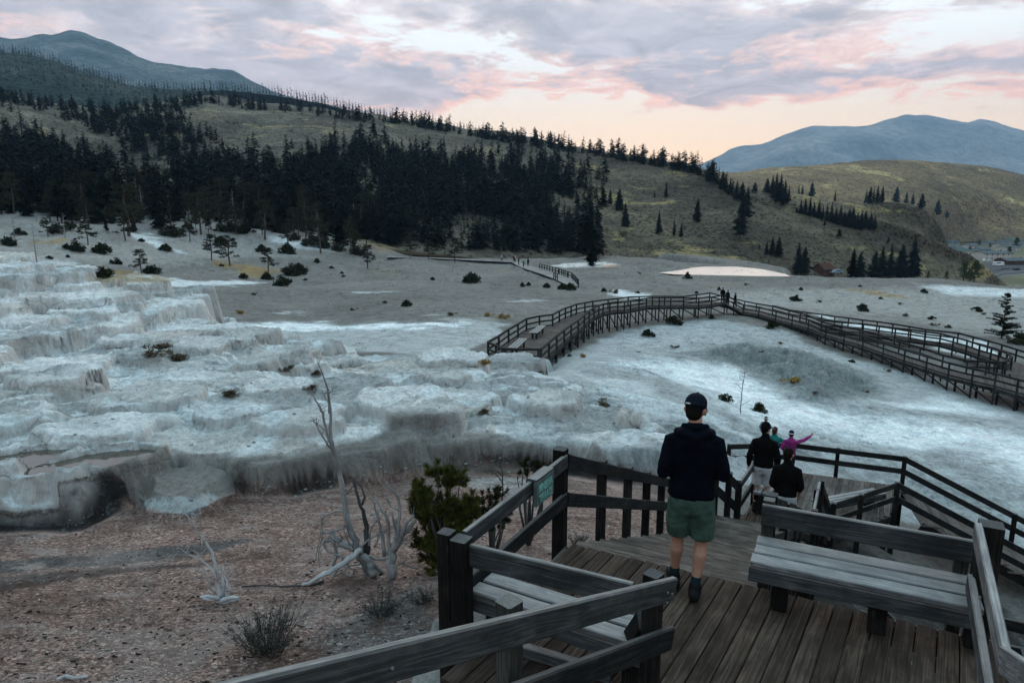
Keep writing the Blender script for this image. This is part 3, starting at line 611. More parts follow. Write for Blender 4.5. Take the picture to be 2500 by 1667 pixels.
M_MTL = hill_mat('rocky forest ridge', ((.035, .055, .062), (.085, .108, .115), (.17, .18, .18)), .006, .10, None, 3, (.65, 1.12))
M_DARK = hill_mat('dark forest ridge', ((.012, .018, .014), (.02, .027, .02), (.07, .07, .055)), .02, .14, None, 4)
loft('mountain', [[(1500,560,5200),(2000,560,5200),(3300,560,5200)], [(1500,520,5600),(1747,455,5600),(2000,440,5600),(2300,450,5600),(3300,480,5600)],
  [(1500,470,6100),(1700,424,6100),(1800,412,6100),(1975,350,6100),(2030,352,6100),(2140,330,6200),(2300,329,6300),(2450,348,6300),(3300,430,6400)],
  [(1500,420,7000),(1690,420,7000),(1747,395,7000),(1787,372,7000),(1867,366,7000),(1932,343,7000),(2011,325,7000),(2060,321,7000),(2120,319,7000),(2167,303,7000),(2195,296,7000),(2214,293,7000),(2236,296,7000),(2264,295,7000),(2300,303,7000),(2366,312,7000),(2387,306,7000),(2409,309,7000),(2500,334,7000),(2700,372,7000),(3300,450,7000)]],
  1400, 3300, 420, 150, M_MT, (60, 900), 1.1, 700, 3, rid=1.3)
loft('mountain_ridge', [[(-1200,330,1900),(0,300,1900),(700,330,1900),(1000,420,1900)], [(-1200,200,2200),(0,160,2200),(250,170,2200),(500,225,2200),(700,275,2200),(1000,350,2200)],
  [(-1200,120,2600),(-300,60,2600),(-60,82,2600),(0,92,2600),(30,104,2600),(60,103,2600),(110,95,2600),(122,99,2600),(150,97,2600),(177,92,2600),(200,96,2600),(230,108,2600),(300,131,2600),(360,158,2600),(440,173,2600),(505,186,2600),(528,184,2600),(568,184,2600),(612,207,2600),(700,240,2600),(850,290,2600),(1000,330,2600)]],
  -1200, 1000, 420, 130, M_MTL, (26, 300), 1.1, 250, 5, rid=1.2)
GR = loft('forested_ridge', [[(-1200,330,900),(0,300,900),(500,320,900),(900,330,900),(1200,360,900)], [(-1200,230,1000),(0,180,1000),(300,240,1000),(600,290,1000),(900,300,1000),(1200,340,1000)],
  [(-1200,60,1200),(-300,100,1200),(0,132,1200),(100,146,1200),(200,180,1200),(300,206,1200),(420,226,1150),(480,226,1100),(500,224,1050),(560,226,1000),(700,244,980),(830,272,960),(950,300,960),(1200,345,960)]],
  -1200, 1200, 320, 90, M_DARK, (7, 120), 1.15, 120, 6)
GB = loft('dry_hill', [[(1500,640,560),(2100,630,600),(2250,600,780),(2500,588,850),(3200,600,900)], [(1500,560,640),(1900,540,660),(2200,545,720),(2350,552,870),(2500,555,900),(3200,580,950)], [(1500,470,740),(1900,455,760),(2200,460,860),(2500,490,960),(3200,540,1000)],
  [(1500,440,1000),(1823,427,1000),(1900,420,1000),(1975,416,1020),(2084,405,1050),(2150,401,1050),(2210,399,1050),(2300,401,1080),(2370,407,1080),(2440,419,1100),(2500,433,1100),(2700,470,1100),(3200,560,1100)]],
  1450, 3200, 260, 120, M_TAN, (9, 130), 1.2, 80, 7, rid=1.0)
GC = loft('sage_knoll', [[(1500,640,370),(1900,640,370),(2250,625,400),(2325,660,440)], [(1500,560,400),(1900,540,400),(2150,550,420),(2290,600,440),(2325,655,450)],
  [(1500,450,440),(1856,456,440),(1932,473,440),(2011,492,440),(2060,500,440),(2102,500,440),(2156,492,440),(2210,496,440),(2264,511,440),(2290,540,445),(2310,585,450),(2325,645,455)]],
  1500, 2325, 260, 80, M_SAGE, (2.6, 40), 1.2, 30, 8)
GA = loft('forest_hillside', [[(-1300,600,150),(-300,530,150),(0,505,168),(300,545,165),(520,560,182),(700,570,190),(900,600,196),(1200,635,215),(1350,652,226),(1600,668,225),(1850,690,235),(2000,700,250),(2300,720,260),(2470,745,265)],
  [(-1300,450,230),(-300,440,220),(0,430,235),(300,470,230),(520,490,240),(700,500,245),(900,520,250),(1200,560,262),(1350,580,265),(1600,600,268),(1850,620,272),(2000,640,275),(2300,700,285),(2470,735,290)],
  [(-1300,330,330),(-300,330,320),(0,330,340),(170,350,340),(330,400,335),(520,390,335),(700,395,340),(900,410,345),(1200,450,345),(1350,475,335),(1550,505,320),(1700,520,312),(1850,545,305),(2000,570,300),(2300,665,305),(2470,730,305)],
  [(-1300,240,440),(-300,245,420),(0,250,420),(120,278,410),(250,300,410),(400,290,420),(560,305,430),(700,310,430),(900,330,425),(1100,370,410),(1300,405,390),(1500,440,370),(1650,468,350),(1760,490,335),(1850,505,325),(2000,540,315),(2300,640,315),(2400,680,318),(2470,726,318)],
  [(-1300,190,560),(-300,210,540),(0,232,520),(150,258,520),(280,268,520),(430,258,540),(500,244,570),(600,250,590),(700,262,600),(850,280,600),(1000,300,570),(1200,334,540),(1400,364,500),(1550,390,460),(1700,418,410),(1760,452,370),(1800,484,345),(1850,496,335),(1940,520,328),(2048,538,322),(2138,558,320),(2230,585,318),(2300,612,320),(2394,655,325),(2440,692,325),(2470,722,325)]],
  -1300, 2470, 560, 220, M_WOODF, (5.5, 50), 1.2, 60, 9, rid=.4)
# steep the wooded side into the sage side with two surfaces sharing one hill: right-hand shoulder is sage
hillside = bpy.data.objects['forest_hillside']; hm = hillside.data; hm.materials.append(M_SAGE)
cen = GA[:-1, :-1]; hx, hy = PXY(cen[:, :, 0], cen[:, :, 1], cen[:, :, 2]); hm.polygons.foreach_set('material_index', (hx.ravel() > 1390+fbm(hx*.02, hy*.02, 3, 5).ravel()*60).astype(np.int32))
bv = []
for nm, V_, Q_ in HILLS: bv.append((nm, BVHTree.FromPolygons([tuple(p) for p in V_.tolist()], Q_.tolist())))
def hit_all(px, py, prefer=None):
    g = hit(px, py); d = ray(px, py).normalized(); best = g; bd = (g-O).length if g is not None else 1e9; nm = 'ground'
    for n_, t in bv:
        if prefer and n_ not in prefer: continue
        h, _, _, dist = t.ray_cast(O, d)
        if h is not None and dist < bd: best, bd, nm = h, dist, n_
    return best, nm
# ------------------------------------------------------------------ vegetation meshes
def leaf_mat(name, c, c2, rough=.9):
    m, T, b = new_mat(name); oi = T.add('ShaderNodeObjectInfo').outputs['Random']; P = T.add('ShaderNodeNewGeometry').outputs['Position']
    n = T.noise(P, 1.1, 4, .7); n2_ = T.mapr(T.noise(P, .07, 5, .75), .45, .68, 0, .5); k = T.math('ADD', T.math('MULTIPLY', T.mapr(n, .3, .7), .7), T.math('MULTIPLY', oi, .4))
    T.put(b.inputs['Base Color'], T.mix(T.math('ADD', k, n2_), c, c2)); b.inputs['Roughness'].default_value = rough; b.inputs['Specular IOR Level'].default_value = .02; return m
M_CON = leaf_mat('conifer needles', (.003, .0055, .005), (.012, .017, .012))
M_PINE = leaf_mat('limber pine needles', (.014, .017, .011), (.042, .040, .026))
M_JUN = leaf_mat('juniper foliage', (.010, .015, .010), (.030, .036, .020))
M_DECI = leaf_mat('broadleaf foliage', (.035, .05, .02), (.07, .08, .035))
M_DRYB = leaf_mat('dry brush', (.055, .045, .035), (.11, .09, .06))
M_GOLD = leaf_mat('golden brush', (.20, .13, .04), (.32, .22, .07))
M_BARK = simple('bark', (.075, .062, .052), .95, .3, 6)
M_SNAG = simple('weathered grey snag', (.22, .22, .215), .9, .3, 6)
class LB:   # leaf clump builder (numpy quads)
    def __init__(s, seed): s.r = np.random.RandomState(seed); s.V = []; s.n = 0; s.m = []
    def clump(s, c, r, n, size, flat=.7, mat=0, elong=1.0):
        c = np.asarray(c, float); q = s.r.randn(n, 3); q /= np.linalg.norm(q, axis=1)[:, None]+1e-9; rad = r*s.r.uniform(.35, 1, (n, 1)); ctr = c+q*rad*np.array([1, 1, flat])
        a = s.r.randn(n, 3); a /= np.linalg.norm(a, axis=1)[:, None]; b_ = np.cross(a, s.r.randn(n, 3)); b_ /= np.linalg.norm(b_, axis=1)[:, None]+1e-9
        sz = size*s.r.uniform(.6, 1.3, (n, 1)); V = np.stack([ctr-a*sz*elong-b_*sz*.5, ctr+a*sz*elong-b_*sz*.35, ctr+a*sz*elong*.8+b_*sz*.5, ctr-a*sz*elong*.9+b_*sz*.45], 1)
        s.V.append(V.reshape(-1, 3)); s.n += n; s.m += [mat]*n
    def arr(s):
        V = np.concatenate(s.V); return V, np.arange(len(V)).reshape(-1, 4)
    def mesh(s, name, mats): V, Q = s.arr(); return np_mesh(name, V, Q, mats, smooth=False, midx=s.m if isinstance(mats, (list, tuple)) else None)
def conifer_arr(seed, H=12, wr=.24, quads=900, bare=.06, shape=1.0):
    """spire built of drooping ragged boughs"""
    r = np.random.RandomState(seed); V = []; nb = int(quads/5); lean = r.uniform(-.02, .02, 2)
    for k in range(nb):
        t = (k+r.rand())/nb; zz = H*(bare+(1-bare)*t); L = H*wr*((1-t)**shape*.93+.05)*r.uniform(.55, 1.15)*(1-.35*math.exp(-((t)/.12)**2)); a = r.uniform(0, 6.283)
        dx, dy = math.cos(a), math.sin(a); nseg = 5
        for j in range(nseg):
            f = (j+.6)/nseg; w_ = L*.30*(1-f*.45)*r.uniform(.7, 1.3)+.06; c = np.array([dx*L*f+lean[0]*zz, dy*L*f+lean[1]*zz, zz-L*.28*f*f+.10*L*f*r.uniform(-1, 1)])
            t1 = np.array([dx, dy, -.35+r.uniform(-.3, .3)])*L*.16; t2 = np.array([-dy, dx, r.uniform(-.5, .5)])*w_
            V += [c-t1-t2, c+t1*1.2-t2*.5, c+t1+t2*.6, c-t1*.9+t2]
    V = np.array(V); return V, np.arange(len(V)).reshape(-1, 4)
def trunk_mesh(name, H, r0, mat=M_BARK, lean=0):
    mb = MB(); mb.tube([(0, 0, -.5), (lean*.3, 0, H*.4), (lean, 0, H*.93)], [r0, r0*.7, r0*.15], 6); return mb.mesh(name, mat)
CON = []
for k, (H, wr, q, sh) in enumerate(((12, .19, 1500, .9), (12, .23, 1500, .8), (12, .15, 1300, .85), (12, .27, 1500, .7), (12, .21, 1300, .6), (12, .30, 1100, .55))):
    V_, Q_ = conifer_arr(k+10, H, wr, q, .05 if k < 4 else .18, sh); CON.append((np_mesh('conifer_crown', V_, Q_, M_CON, smooth=False), trunk_mesh('conifer_trunk', H, .17)))
PINE = []
for k in range(4):
    lb = LB(50+k); mb = MB(); H = 8; pts = [(0, 0, -.4), (.15, .1, 2.5), (-.1, .2, 5), (.1, 0, 7.4)]; mb.tube(pts, [.16, .13, .09, .03], 6)
    rr_ = random.Random(80+k)
    for j in range(34):
        t = rr_.uniform(.25, 1); zz = H*t*.93; a = rr_.uniform(0, 6.28); L = (2.3 if k % 2 else 1.8)*(1.1-t)*rr_.uniform(.5, 1.2)+.4; b0 = Vector((0, .1, zz)); e = b0+Vector((math.cos(a)*L, math.sin(a)*L, L*rr_.uniform(-.05, .45)))
        mb.tube([b0, (b0+e)/2+Vector((0, 0, .08)), e], [.035, .025, .008], 4)
        if rr_.random() < .86: lb.clump(e, rr_.uniform(.42, .72), 60, .10, .75, 0, 1.3); lb.clump((b0+e*2)/3, .32, 20, .10, .6, 0, 1.3)
    PINE.append((lb.mesh('pine_crown', M_PINE), mb.mesh('pine_trunk', M_BARK)))
JUN = []
for k in range(5):
    lb = LB(30+k); rr_ = random.Random(k+4)
    for j in range(26):
        a = rr_.uniform(0, 6.28); d = rr_.uniform(0, .8)**.8; hh = rr_.uniform(.04, .80)*(1.1-d*.75)
        lb.clump((math.cos(a)*d, math.sin(a)*d*.8, hh), .26, 34, .065, .9, 0, 1.6)
        if k in (1, 3): lb.clump((math.cos(a)*d*.6, math.sin(a)*d*.5, hh+.3), .12, 14, .06, 1.8, 0, 2.2)
    JUN.append(lb.mesh('juniper_foliage', M_JUN))
DRY = []
for k in range(3):
    lb = LB(60+k); rr_ = random.Random(k+9)
    for j in range(14):
        a = rr_.uniform(0, 6.28); d = rr_.uniform(0, .8); lb.clump((math.cos(a)*d, math.sin(a)*d*.7, rr_.uniform(.1, .4)), .22, 16, .05, .8, 0, 2.6)
    DRY.append(lb)
DRYM = [l.mesh('dry_brush_twigs', M_DRYB) for l in DRY]; DRYG = [l.mesh('golden_brush_twigs', M_GOLD) for l in DRY]
SNAG = []
for k in range(3):
    mb = MB(); rr_ = random.Random(k+40); H = 9; mb.tube([(0, 0, -.4), (.2, 0, 4), (.1, .1, 9)], [.15, .10, .02], 5)
    for j in range(30):
        zz = rr_.uniform(1.8, 8.6); a = rr_.uniform(0, 6.28); L = (9.6-zz)*.22*rr_.uniform(.4, 1.3)+.3; e = Vector((math.cos(a)*L, math.sin(a)*L, zz+L*rr_.uniform(-.3, .5))); mid = Vector((math.cos(a)*L*.5, math.sin(a)*L*.5, zz+.05))
        mb.tube([(0.1, 0, zz), mid, e], [.04, .028, .01], 3)
        if j % 2: mb.tube([mid, e+Vector((rr_.uniform(-.5, .5), rr_.uniform(-.5, .5), .4))], [.022, .008], 3)
    SNAG.append(mb.mesh('dead_branches', M_SNAG))
LBd = []
for k in range(2):
    lb = LB(90+k); rr_ = random.Random(k)
    for j in range(60):
        t = rr_.uniform(.12, 1); a = rr_.uniform(0, 6.28); d = rr_.uniform(.1, 1)*2.2*math.sin(min(t*1.25, 1)*2.6+.3); lb.clump((math.cos(a)*d, math.sin(a)*d, t*7.5+.4), .8, 30, .17, .8)
    LBd.append(lb.mesh('broadleaf_crown', M_DECI))
DTR = trunk_mesh('broadleaf_trunk', 6, .2)
def plant(name, label, cat, P, h, crown, h0, trunk=None, wide=1.0, group=None, rz=None, crown_name='crown'):
    s_ = h/h0; rz = R.uniform(0, 6.28) if rz is None else rz
    if trunk is None or h*ppm(P) < 26*2.44/2.44:
        if trunk is None:
            o = bpy.data.objects.new(name, crown); col.objects.link(o)
        else:
            key = (crown.name, trunk.name)
            if key not in JOINED:
                bm = bmesh.new(); bm.from_mesh(crown); nf = len(bm.faces); bm.from_mesh(trunk)
                bm.faces.ensure_lookup_table()
                for f_ in bm.faces[nf:]: f_.material_index = 1
                me_ = bpy.data.meshes.new(name); bm.to_mesh(me_); bm.free(); me_.materials.append(crown.materials[0]); me_.materials.append(trunk.materials[0]); JOINED[key] = me_
            o = bpy.data.objects.new(name, JOINED[key]); col.objects.link(o)
        tag(o, label, cat, group)
    else:
        o = thing(name, label, cat, P, group)
        for nm, me_ in ((crown_name, crown), ('trunk', trunk)):
            c = bpy.data.objects.new(nm, me_); col.objects.link(c); c.parent = o
    o.location = P; o.rotation_euler = (0, 0, rz); o.scale = (s_*wide, s_*wide, s_)
    return o
JOINED = {}
def con(px, py, hpx, label, group=None, k=None, wide=1.0, prefer=None, name='conifer_tree'):
    P, nm = hit_all(px, py, prefer)
    if P is None: return None
    P = P-Vector((0, 0, .1)); h = hpx/ppm(P)*1.03; k = R.randrange(4) if k is None else k
    return plant(name, label, 'tree', P, h, CON[k][0], 12, CON[k][1], wide, group)
# ---- the wood on the hill: nearest trees one by one, the rest as one mass
FOREST = [(-900,420),(-300,330),(0,345),(60,330),(110,335),(160,390),(250,395),(320,420),(420,430),(455,395),(540,385),(620,405),(700,400),(760,370),(900,345),(960,370),(1040,385),(1100,380),(1180,385),(1250,385),(1340,385),(1400,400),(1410,450),(1400,490),(1440,560),(1460,610),(1430,632),(1340,622),(1290,616),(1190,612),(1080,606),(980,600),(900,588),(820,575),(700,560),(520,545),(420,535),(300,545),(0,515),(-900,600)]
FOR2 = [(-900,200),(0,236),(150,262),(280,272),(440,262),(470,320),(520,380),(440,425),(360,395),(240,330),(110,292),(0,268),(-900,240)]
GLADES = [[(0,258),(60,262),(170,300),(330,368),(320,385),(210,345),(90,300),(0,290)], [(1120,520),(1200,530),(1260,560),(1220,600),(1120,600),(1090,560)], [(1330,470),(1400,480),(1420,540),(1360,560)], [(240,420),(300,430),(330,500),(250,490)], [(1040,545),(1080,540),(1090,590),(1050,590)], [(560,440),(640,430),(660,470),(580,490)], [(20,400),(120,420),(100,470),(10,460)], [(860,430),(930,440),(920,500),(870,480)], [(400,470),(470,480),(470,520),(400,515)], [(700,500),(760,500),(760,540),(700,540)], [(1180,430),(1230,430),(1240,470),(1190,470)]]
cand = []
RF = random.Random(21)
def inpoly(px, py, poly): return poly_sd(np.array([float(px)]), np.array([float(py)]), poly)[0]
tries = 0
while len(cand) < 3500 and tries < 26000:
    tries += 1; px = RF.uniform(-420, 1480); py = RF.uniform(232, 650)
    d = max(inpoly(px, py, FOREST), inpoly(px, py, FOR2))
    if d < -28 or (d < 0 and RF.random() < .90): continue
    if any(inpoly(px, py, g) > 0 for g in GLADES) and RF.random() < .9: continue
    if RF.random() > min(1, .38+max(d, 0)/85) and d > 0: continue
    dens = 1.0 if px > 480 else .78
    if RF.random() > dens: continue
    P, nm = hit_all(px, py, ('forest_hillside',))
    if P is None or nm not in ('forest_hillside', 'ground') or (px > 920 and (nm == 'ground' or py > 618) and px < 1425): continue
    cand.append((px, py, P))
# skyline and the rows just under it
for k in range(520):
    px = RF.uniform(-300, 1800); cy = np.interp(px, [-300,0,150,280,430,500,700,850,1000,1200,1400,1550,1700,1760,1800], [210,232,258,268,258,244,262,280,300,334,364,390,418,452,484]); py = cy+RF.uniform(0, 14 if px < 900 else 8)
    if 1820 < px: continue
    P, nm = hit_all(px, py, ('forest_hillside',))
    if P is None or nm != 'forest_hillside': continue
    cand.append((px, py, P))
for k in range(60):
    px = RF.uniform(1300, 1480); py = np.interp(px, [1300,1480], [400,420])+RF.uniform(-15, 70)
    if RF.random() < .5: continue
    P, nm = hit_all(px, py, ('forest_hillside',))
    if P is not None and nm == 'forest_hillside': cand.append((px, py, P))
near = sorted([c for c in cand], key=lambda c: (c[2]-O).length); 
nearest = set(id(c) for c in near[:285]); MASSV = []; MASSQ = []; off = 0
LOWS = [conifer_arr(100+k, 12, (.24, .30, .21, .34)[k], 250, .03, .62) for k in range(4)]
for c in cand:
    px, py, P = c; h = (3.8+8.6*RF.random()**1.1)*(1.0 if py < 480 else .95)
    if py < 300: h *= .82
    if id(c) in nearest:
        sp = RF.random(); k = RF.randrange(6)
        zn = ['beyond the left edge of the pale slopes', 'above the left pale slopes', 'behind the ochre meadow', 'above the white slope with slim pines', 'behind the grey plain', 'left of the far walkway', 'behind the bend of the far walkway', 'right of the far walkway people', 'at the right end of the wood'][int(min(max((px+100)//180, 0), 8))]
        if sp < .14 and px < 1000:
            q = PINE[RF.randrange(4)]; plant('pine_tree', 'olive brown pine in the dark wood, '+zn, 'tree', P, h*.75, q[0], 8, q[1], 1.1, 'pines of the wood '+zn)
        elif sp < .20: plant('dead_tree', 'bare grey dead tree in the dark wood, '+zn, 'tree', P, h*.8, SNAG[RF.randrange(3)], 9, None, 1, 'dead trees of the wood '+zn)
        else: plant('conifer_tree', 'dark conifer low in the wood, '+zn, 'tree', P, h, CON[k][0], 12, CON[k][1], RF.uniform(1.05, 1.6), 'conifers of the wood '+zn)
    else:
        V_, Q_ = LOWS[RF.randrange(4)]; s_ = h/12; a = RF.uniform(0, 6.28); M_ = np.array([[math.cos(a), -math.sin(a), 0], [math.sin(a), math.cos(a), 0], [0, 0, 1]]); wd = RF.uniform(.9, 1.45)
        MASSV.append((V_ @ M_.T)*np.array([s_*wd, s_*wd, s_])+np.array(P)-np.array([0, 0, .3])); MASSQ.append(Q_+off); off += len(V_)
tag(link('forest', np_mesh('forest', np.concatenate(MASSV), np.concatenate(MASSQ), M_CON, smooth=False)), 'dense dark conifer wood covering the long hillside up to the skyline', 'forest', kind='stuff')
# ragged tree cover on the bluish ridges behind
def cover(G, n, seed, mat, name, label, hh, rows=(.25, .68), fine_=60):
    r = np.random.RandomState(seed); Vs = []; Qs = []; off = 0; L = [conifer_arr(seed+k, 12, .26, fine_, 0, .8) for k in range(3)]
    ny, nx = G.shape[:2]
    for k in range(n):
        i = int(r.uniform(rows[0], rows[1])*ny) if r.rand() < .8 else int(rows[1]*ny); j = r.randint(0, nx); P = G[min(i, ny-1), j]; V_, Q_ = L[r.randint(3)]; s_ = hh*r.uniform(.6, 1.3)/12
        Vs.append(V_*s_+P); Qs.append(Q_+off); off += len(V_)
    return tag(link(name, np_mesh(name, np.concatenate(Vs), np.concatenate(Qs), mat, smooth=False)), label, 'forest', kind='stuff')
M_FAR = leaf_mat('distant conifers', (.016, .028, .022), (.032, .045, .034))
cover(GR, 3600, 5, M_FAR, 'distant_forest', 'bluish dark wood on the ridge behind the hillside', 15)
# low brush dotted over the open slopes
r = np.random.RandomState(4); Vs = []; Qs = []; off = 0; SB = [JUN[k] for k in range(3)]
sbv = []
for m_ in SB:
    v = np.empty(len(m_.vertices)*3, np.float32); m_.vertices.foreach_get('co', v); v = v.reshape(-1, 3); q = np.arange(len(v)).reshape(-1, 4); s_ = r.choice(len(q), 60, replace=False); vv = v[q[s_]].reshape(-1, 3); vv = (vv-vv.mean(0))*1.15; sbv.append(vv)
for k in range(1700):
    px = r.uniform(380, 2500); py = r.uniform(250, 670)
    P, nm = hit_all(px, py)
    if P is None or nm in ('ground', 'mountain', 'mountain_ridge', 'forested_ridge'): continue
    if nm == 'dry_hill' and r.rand() < .8: continue
    if px < 1350 and inpoly(px, py, FOREST) > 0: continue
    s_ = r.uniform(.5, 1.7)*(1.25 if px < 1300 else .9); vv = sbv[r.randint(3)]; Vs.append(vv*s_+np.array(P)+np.array([0, 0, .3*s_])); Qs.append(np.arange(len(vv)).reshape(-1, 4)+off); off += len(vv)
tag(link('scattered_brush', np_mesh('scattered_brush', np.concatenate(Vs), np.concatenate(Qs), M_JUN, smooth=False)), 'small dark bushes dotted over the sagebrush slopes', 'brush', kind='stuff')
# ---- trees that stand apart (px, py of the foot, height in px, kind, label)
SOLO = [
 (1701,542,58,1,'tall dark conifer alone on the middle of the sage slope'), (1607,570,56,0,'slim conifer near the foot of the sage slope, left of a pair'),
 (1645,575,40,2,'left conifer of a close pair low on the sage slope'), (1662,578,36,0,'right conifer of a close pair low on the sage slope'),
 (1473,503,46,3,'broad conifer at the upper left edge of the sage slope'), (1489,498,36,1,'short conifer touching the broad one at the edge of the sage slope'),
 (1512,512,50,3,'full conifer on the sage slope just right of the wood'), (1527,553,58,1,'leaning tall conifer below the full one right of the wood'),
 (1626,482,40,2,'dark conifer high on the sage slope under the skyline'), (1598,482,18,0,'little conifer left of the taller one under the skyline'),
 (1408,496,32,0,'small conifer at the wood margin above a pale bank'), (1439,618,118,4,'tall ragged conifer at the right end of the wood'), (1458,612,96,1,'second tall conifer at the right end of the wood'),
 (1806,588,92,4,'tall lopsided conifer with two bulging crowns on the sage slope'), (1820,540,66,5,'round-headed conifer leaning on the lopsided one'),
 (1946,670,74,1,'dark conifer beside the hot pool, left one with a grey snag'), (1962,668,64,3,'conifer with a pale dead bole beside the hot pool'),
 (2080,677,72,1,'left fir of the first pair on the plateau rim'), (2097,677,60,3,'right fir of the first pair on the plateau rim'),
 (2134,678,64,3,'left fir of the middle row on the plateau rim'), (2152,678,76,1,'middle fir of the middle row on the plateau rim'), (2171,677,82,0,'right fir of the middle row on the plateau rim'),
 (2199,678,80,3,'broad fir just left of the tallest rim fir'), (2228,678,98,1,'tallest fir on the plateau rim'),
 (1870,622,36,0,'left fir of three in the hollow below the knoll'), (1884,622,44,1,'middle fir of three in the hollow below the knoll'), (1899,625,46,3,'right fir of three in the hollow below the knoll'), (1853,608,18,2,'very small fir left of three in the hollow'),
 (1950,474,24,2,'left tree of a dark pair on the knoll saddle'), (1958,475,24,0,'right tree of a dark pair on the knoll saddle'), (1981,479,33,3,'round dark conifer alone on the saddle'), (2038,492,29,2,'slim conifer at the left of the dry hill track'), (1842,472,26,5,'bushy conifer right beneath the skyline end'),
 (2188,493,36,3,'largest tree on the knoll crest, left of four'), (2212,497,28,1,'second tree from the left of four on the knoll crest'), (2228,499,26,1,'third tree from the left of four on the knoll crest'), (2249,507,34,3,'fourth tree from the left of four on the knoll crest'),
 (2288,524,35,3,'tree sloping down the right end of the knoll'), (2311,534,18,5,'low round tree at the right foot of the knoll'), (2352,603,38,5,'dark round tree among the village roofs'),
 (2013,552,14,5,'small round bush tree on the low sage lobe'), (2045,548,10,5,'tiny round bush tree on the crest of the low sage lobe'), (2168,594,14,5,'low tree in the gully under the knoll'), (2048,580,22,5,'grey green tree on the front of the low sage lobe'),
 (1735,452,58,4,'tall skyline pine with a lone spreading top'), (1762,462,44,1,'conifer on the skyline end, right of the tall pine'), (1782,474,40,0,'dark conifer in the last skyline group'), (1797,484,42,1,'conifer standing lowest in the last skyline group'), (1812,490,44,3,'right-hand conifer of the last skyline group'), (1825,492,36,1,'outermost conifer of the last skyline group'), (1770,470,48,2,'spire conifer in the last skyline group'),
]
for (px, py, hp_, k, lab) in SOLO: con(px, py, hp_, lab, None, k, 1.15 if k >= 3 else 1.05)
for (g, lab, lst) in (('conifers in the clump on the saddle', 'dark conifer of the clump on the saddle above the sage slope', [(1872,470,34),(1884,474,44),(1895,478,54),(1906,484,58),(1916,490,50),(1924,497,44),(1889,486,42),(1912,500,40),(1900,492,46)]),
    ('conifers in the dark row under the knoll', 'dark conifer in the long row under the knoll crest', [(1945,520,16)]+[(1955+i*10.5, 522+i*2.9, 34+(i*7) % 17) for i in range(15)]),
    ('conifers behind the gully', 'conifer in the small group where the knoll row ends', [(2100,556,34),(2112,558,44),(2124,560,38),(2134,561,36)]),
    ('conifers on the knoll shoulder', 'slim conifer of the tight group on the knoll shoulder', [(2113,497,34),(2122,497,40),(2132,496,34),(2141,496,42),(2152,495,40)])):
    for (px, py, hp_) in lst: con(px, py, hp_, lab, g, R.randrange(4), 1.2)
for (px, py, hp_, lab) in ((2290,667,40,'rounded broadleaf tree beside the green roofed house'),(2329,664,34,'small broadleaf tree behind the lit car'),(2352,685,48,'broadleaf tree by the road bend, left one'),(2378,687,50,'broadleaf tree by the road bend, right one'),(2310,684,22,'low broadleaf bush under the lit car'),(2265,682,20,'low broadleaf bush right of the tallest rim fir'),(2366,688,34,'small broadleaf tree between the two by the road bend'),(2366,622,20,'dark tree in front of the long cream building'),(2480,610,30,'dark tree at the right of the village roofs'),(2462,628,26,'dark tree right of the long cream building'),(2442,624,14,'small tree among the village cars'),(2390,600,16,'small dark tree between the grey roofs'),(2416,606,12,'tiny dark tree between the grey roofs')):
    P = PZ(px, py, -37) if py < 640 else PF(px, py, 250 if py > 675 else 330)
    s_ = plant('broadleaf_tree', lab, 'tree', P, hp_/ppm(P), LBd[R.randrange(2)], 8, DTR, 1.15)
# the fir beside the right-hand boardwalk
P = hit(2445, 826); lb = LB(7); mb = MB(); mb.tube([(0, 0, -.4), (.05, 0, 2.5), (0, 0, 5.2)], [.10, .07, .01], 6); rr_ = random.Random(5)
for j in range(95):
    t = rr_.random()**1.25; zz = .35+4.85*t; a = rr_.uniform(0, 6.28); L = (1.75*(1-t)**.75+.12)*rr_.uniform(.5, 1.2); b0 = Vector((0, 0, zz)); e = b0+Vector((math.cos(a)*L, math.sin(a)*L, .12*L+.05)); mb.tube([b0, e], [.02, .006], 4)
    for q in range(int(3+L*4)): c = b0.lerp(e, (q+1)/(int(3+L*4))); lb.clump(c, .14, 12, .04, .7, 0, 2.2)
hF = 112/ppm(P); plant('fir_tree', 'dark young fir standing behind the right-hand boardwalk', 'tree', P, hF, lb.mesh('fir_crown', M_CON), 5.3, mb.mesh('fir_trunk', M_BARK), 1.0, rz=.3)
P = hit(2500, 838); plant('juniper_bush', 'low dark bush right of the young fir', 'bush', P, 26/ppm(P), JUN[2], .95, None, 1.8)
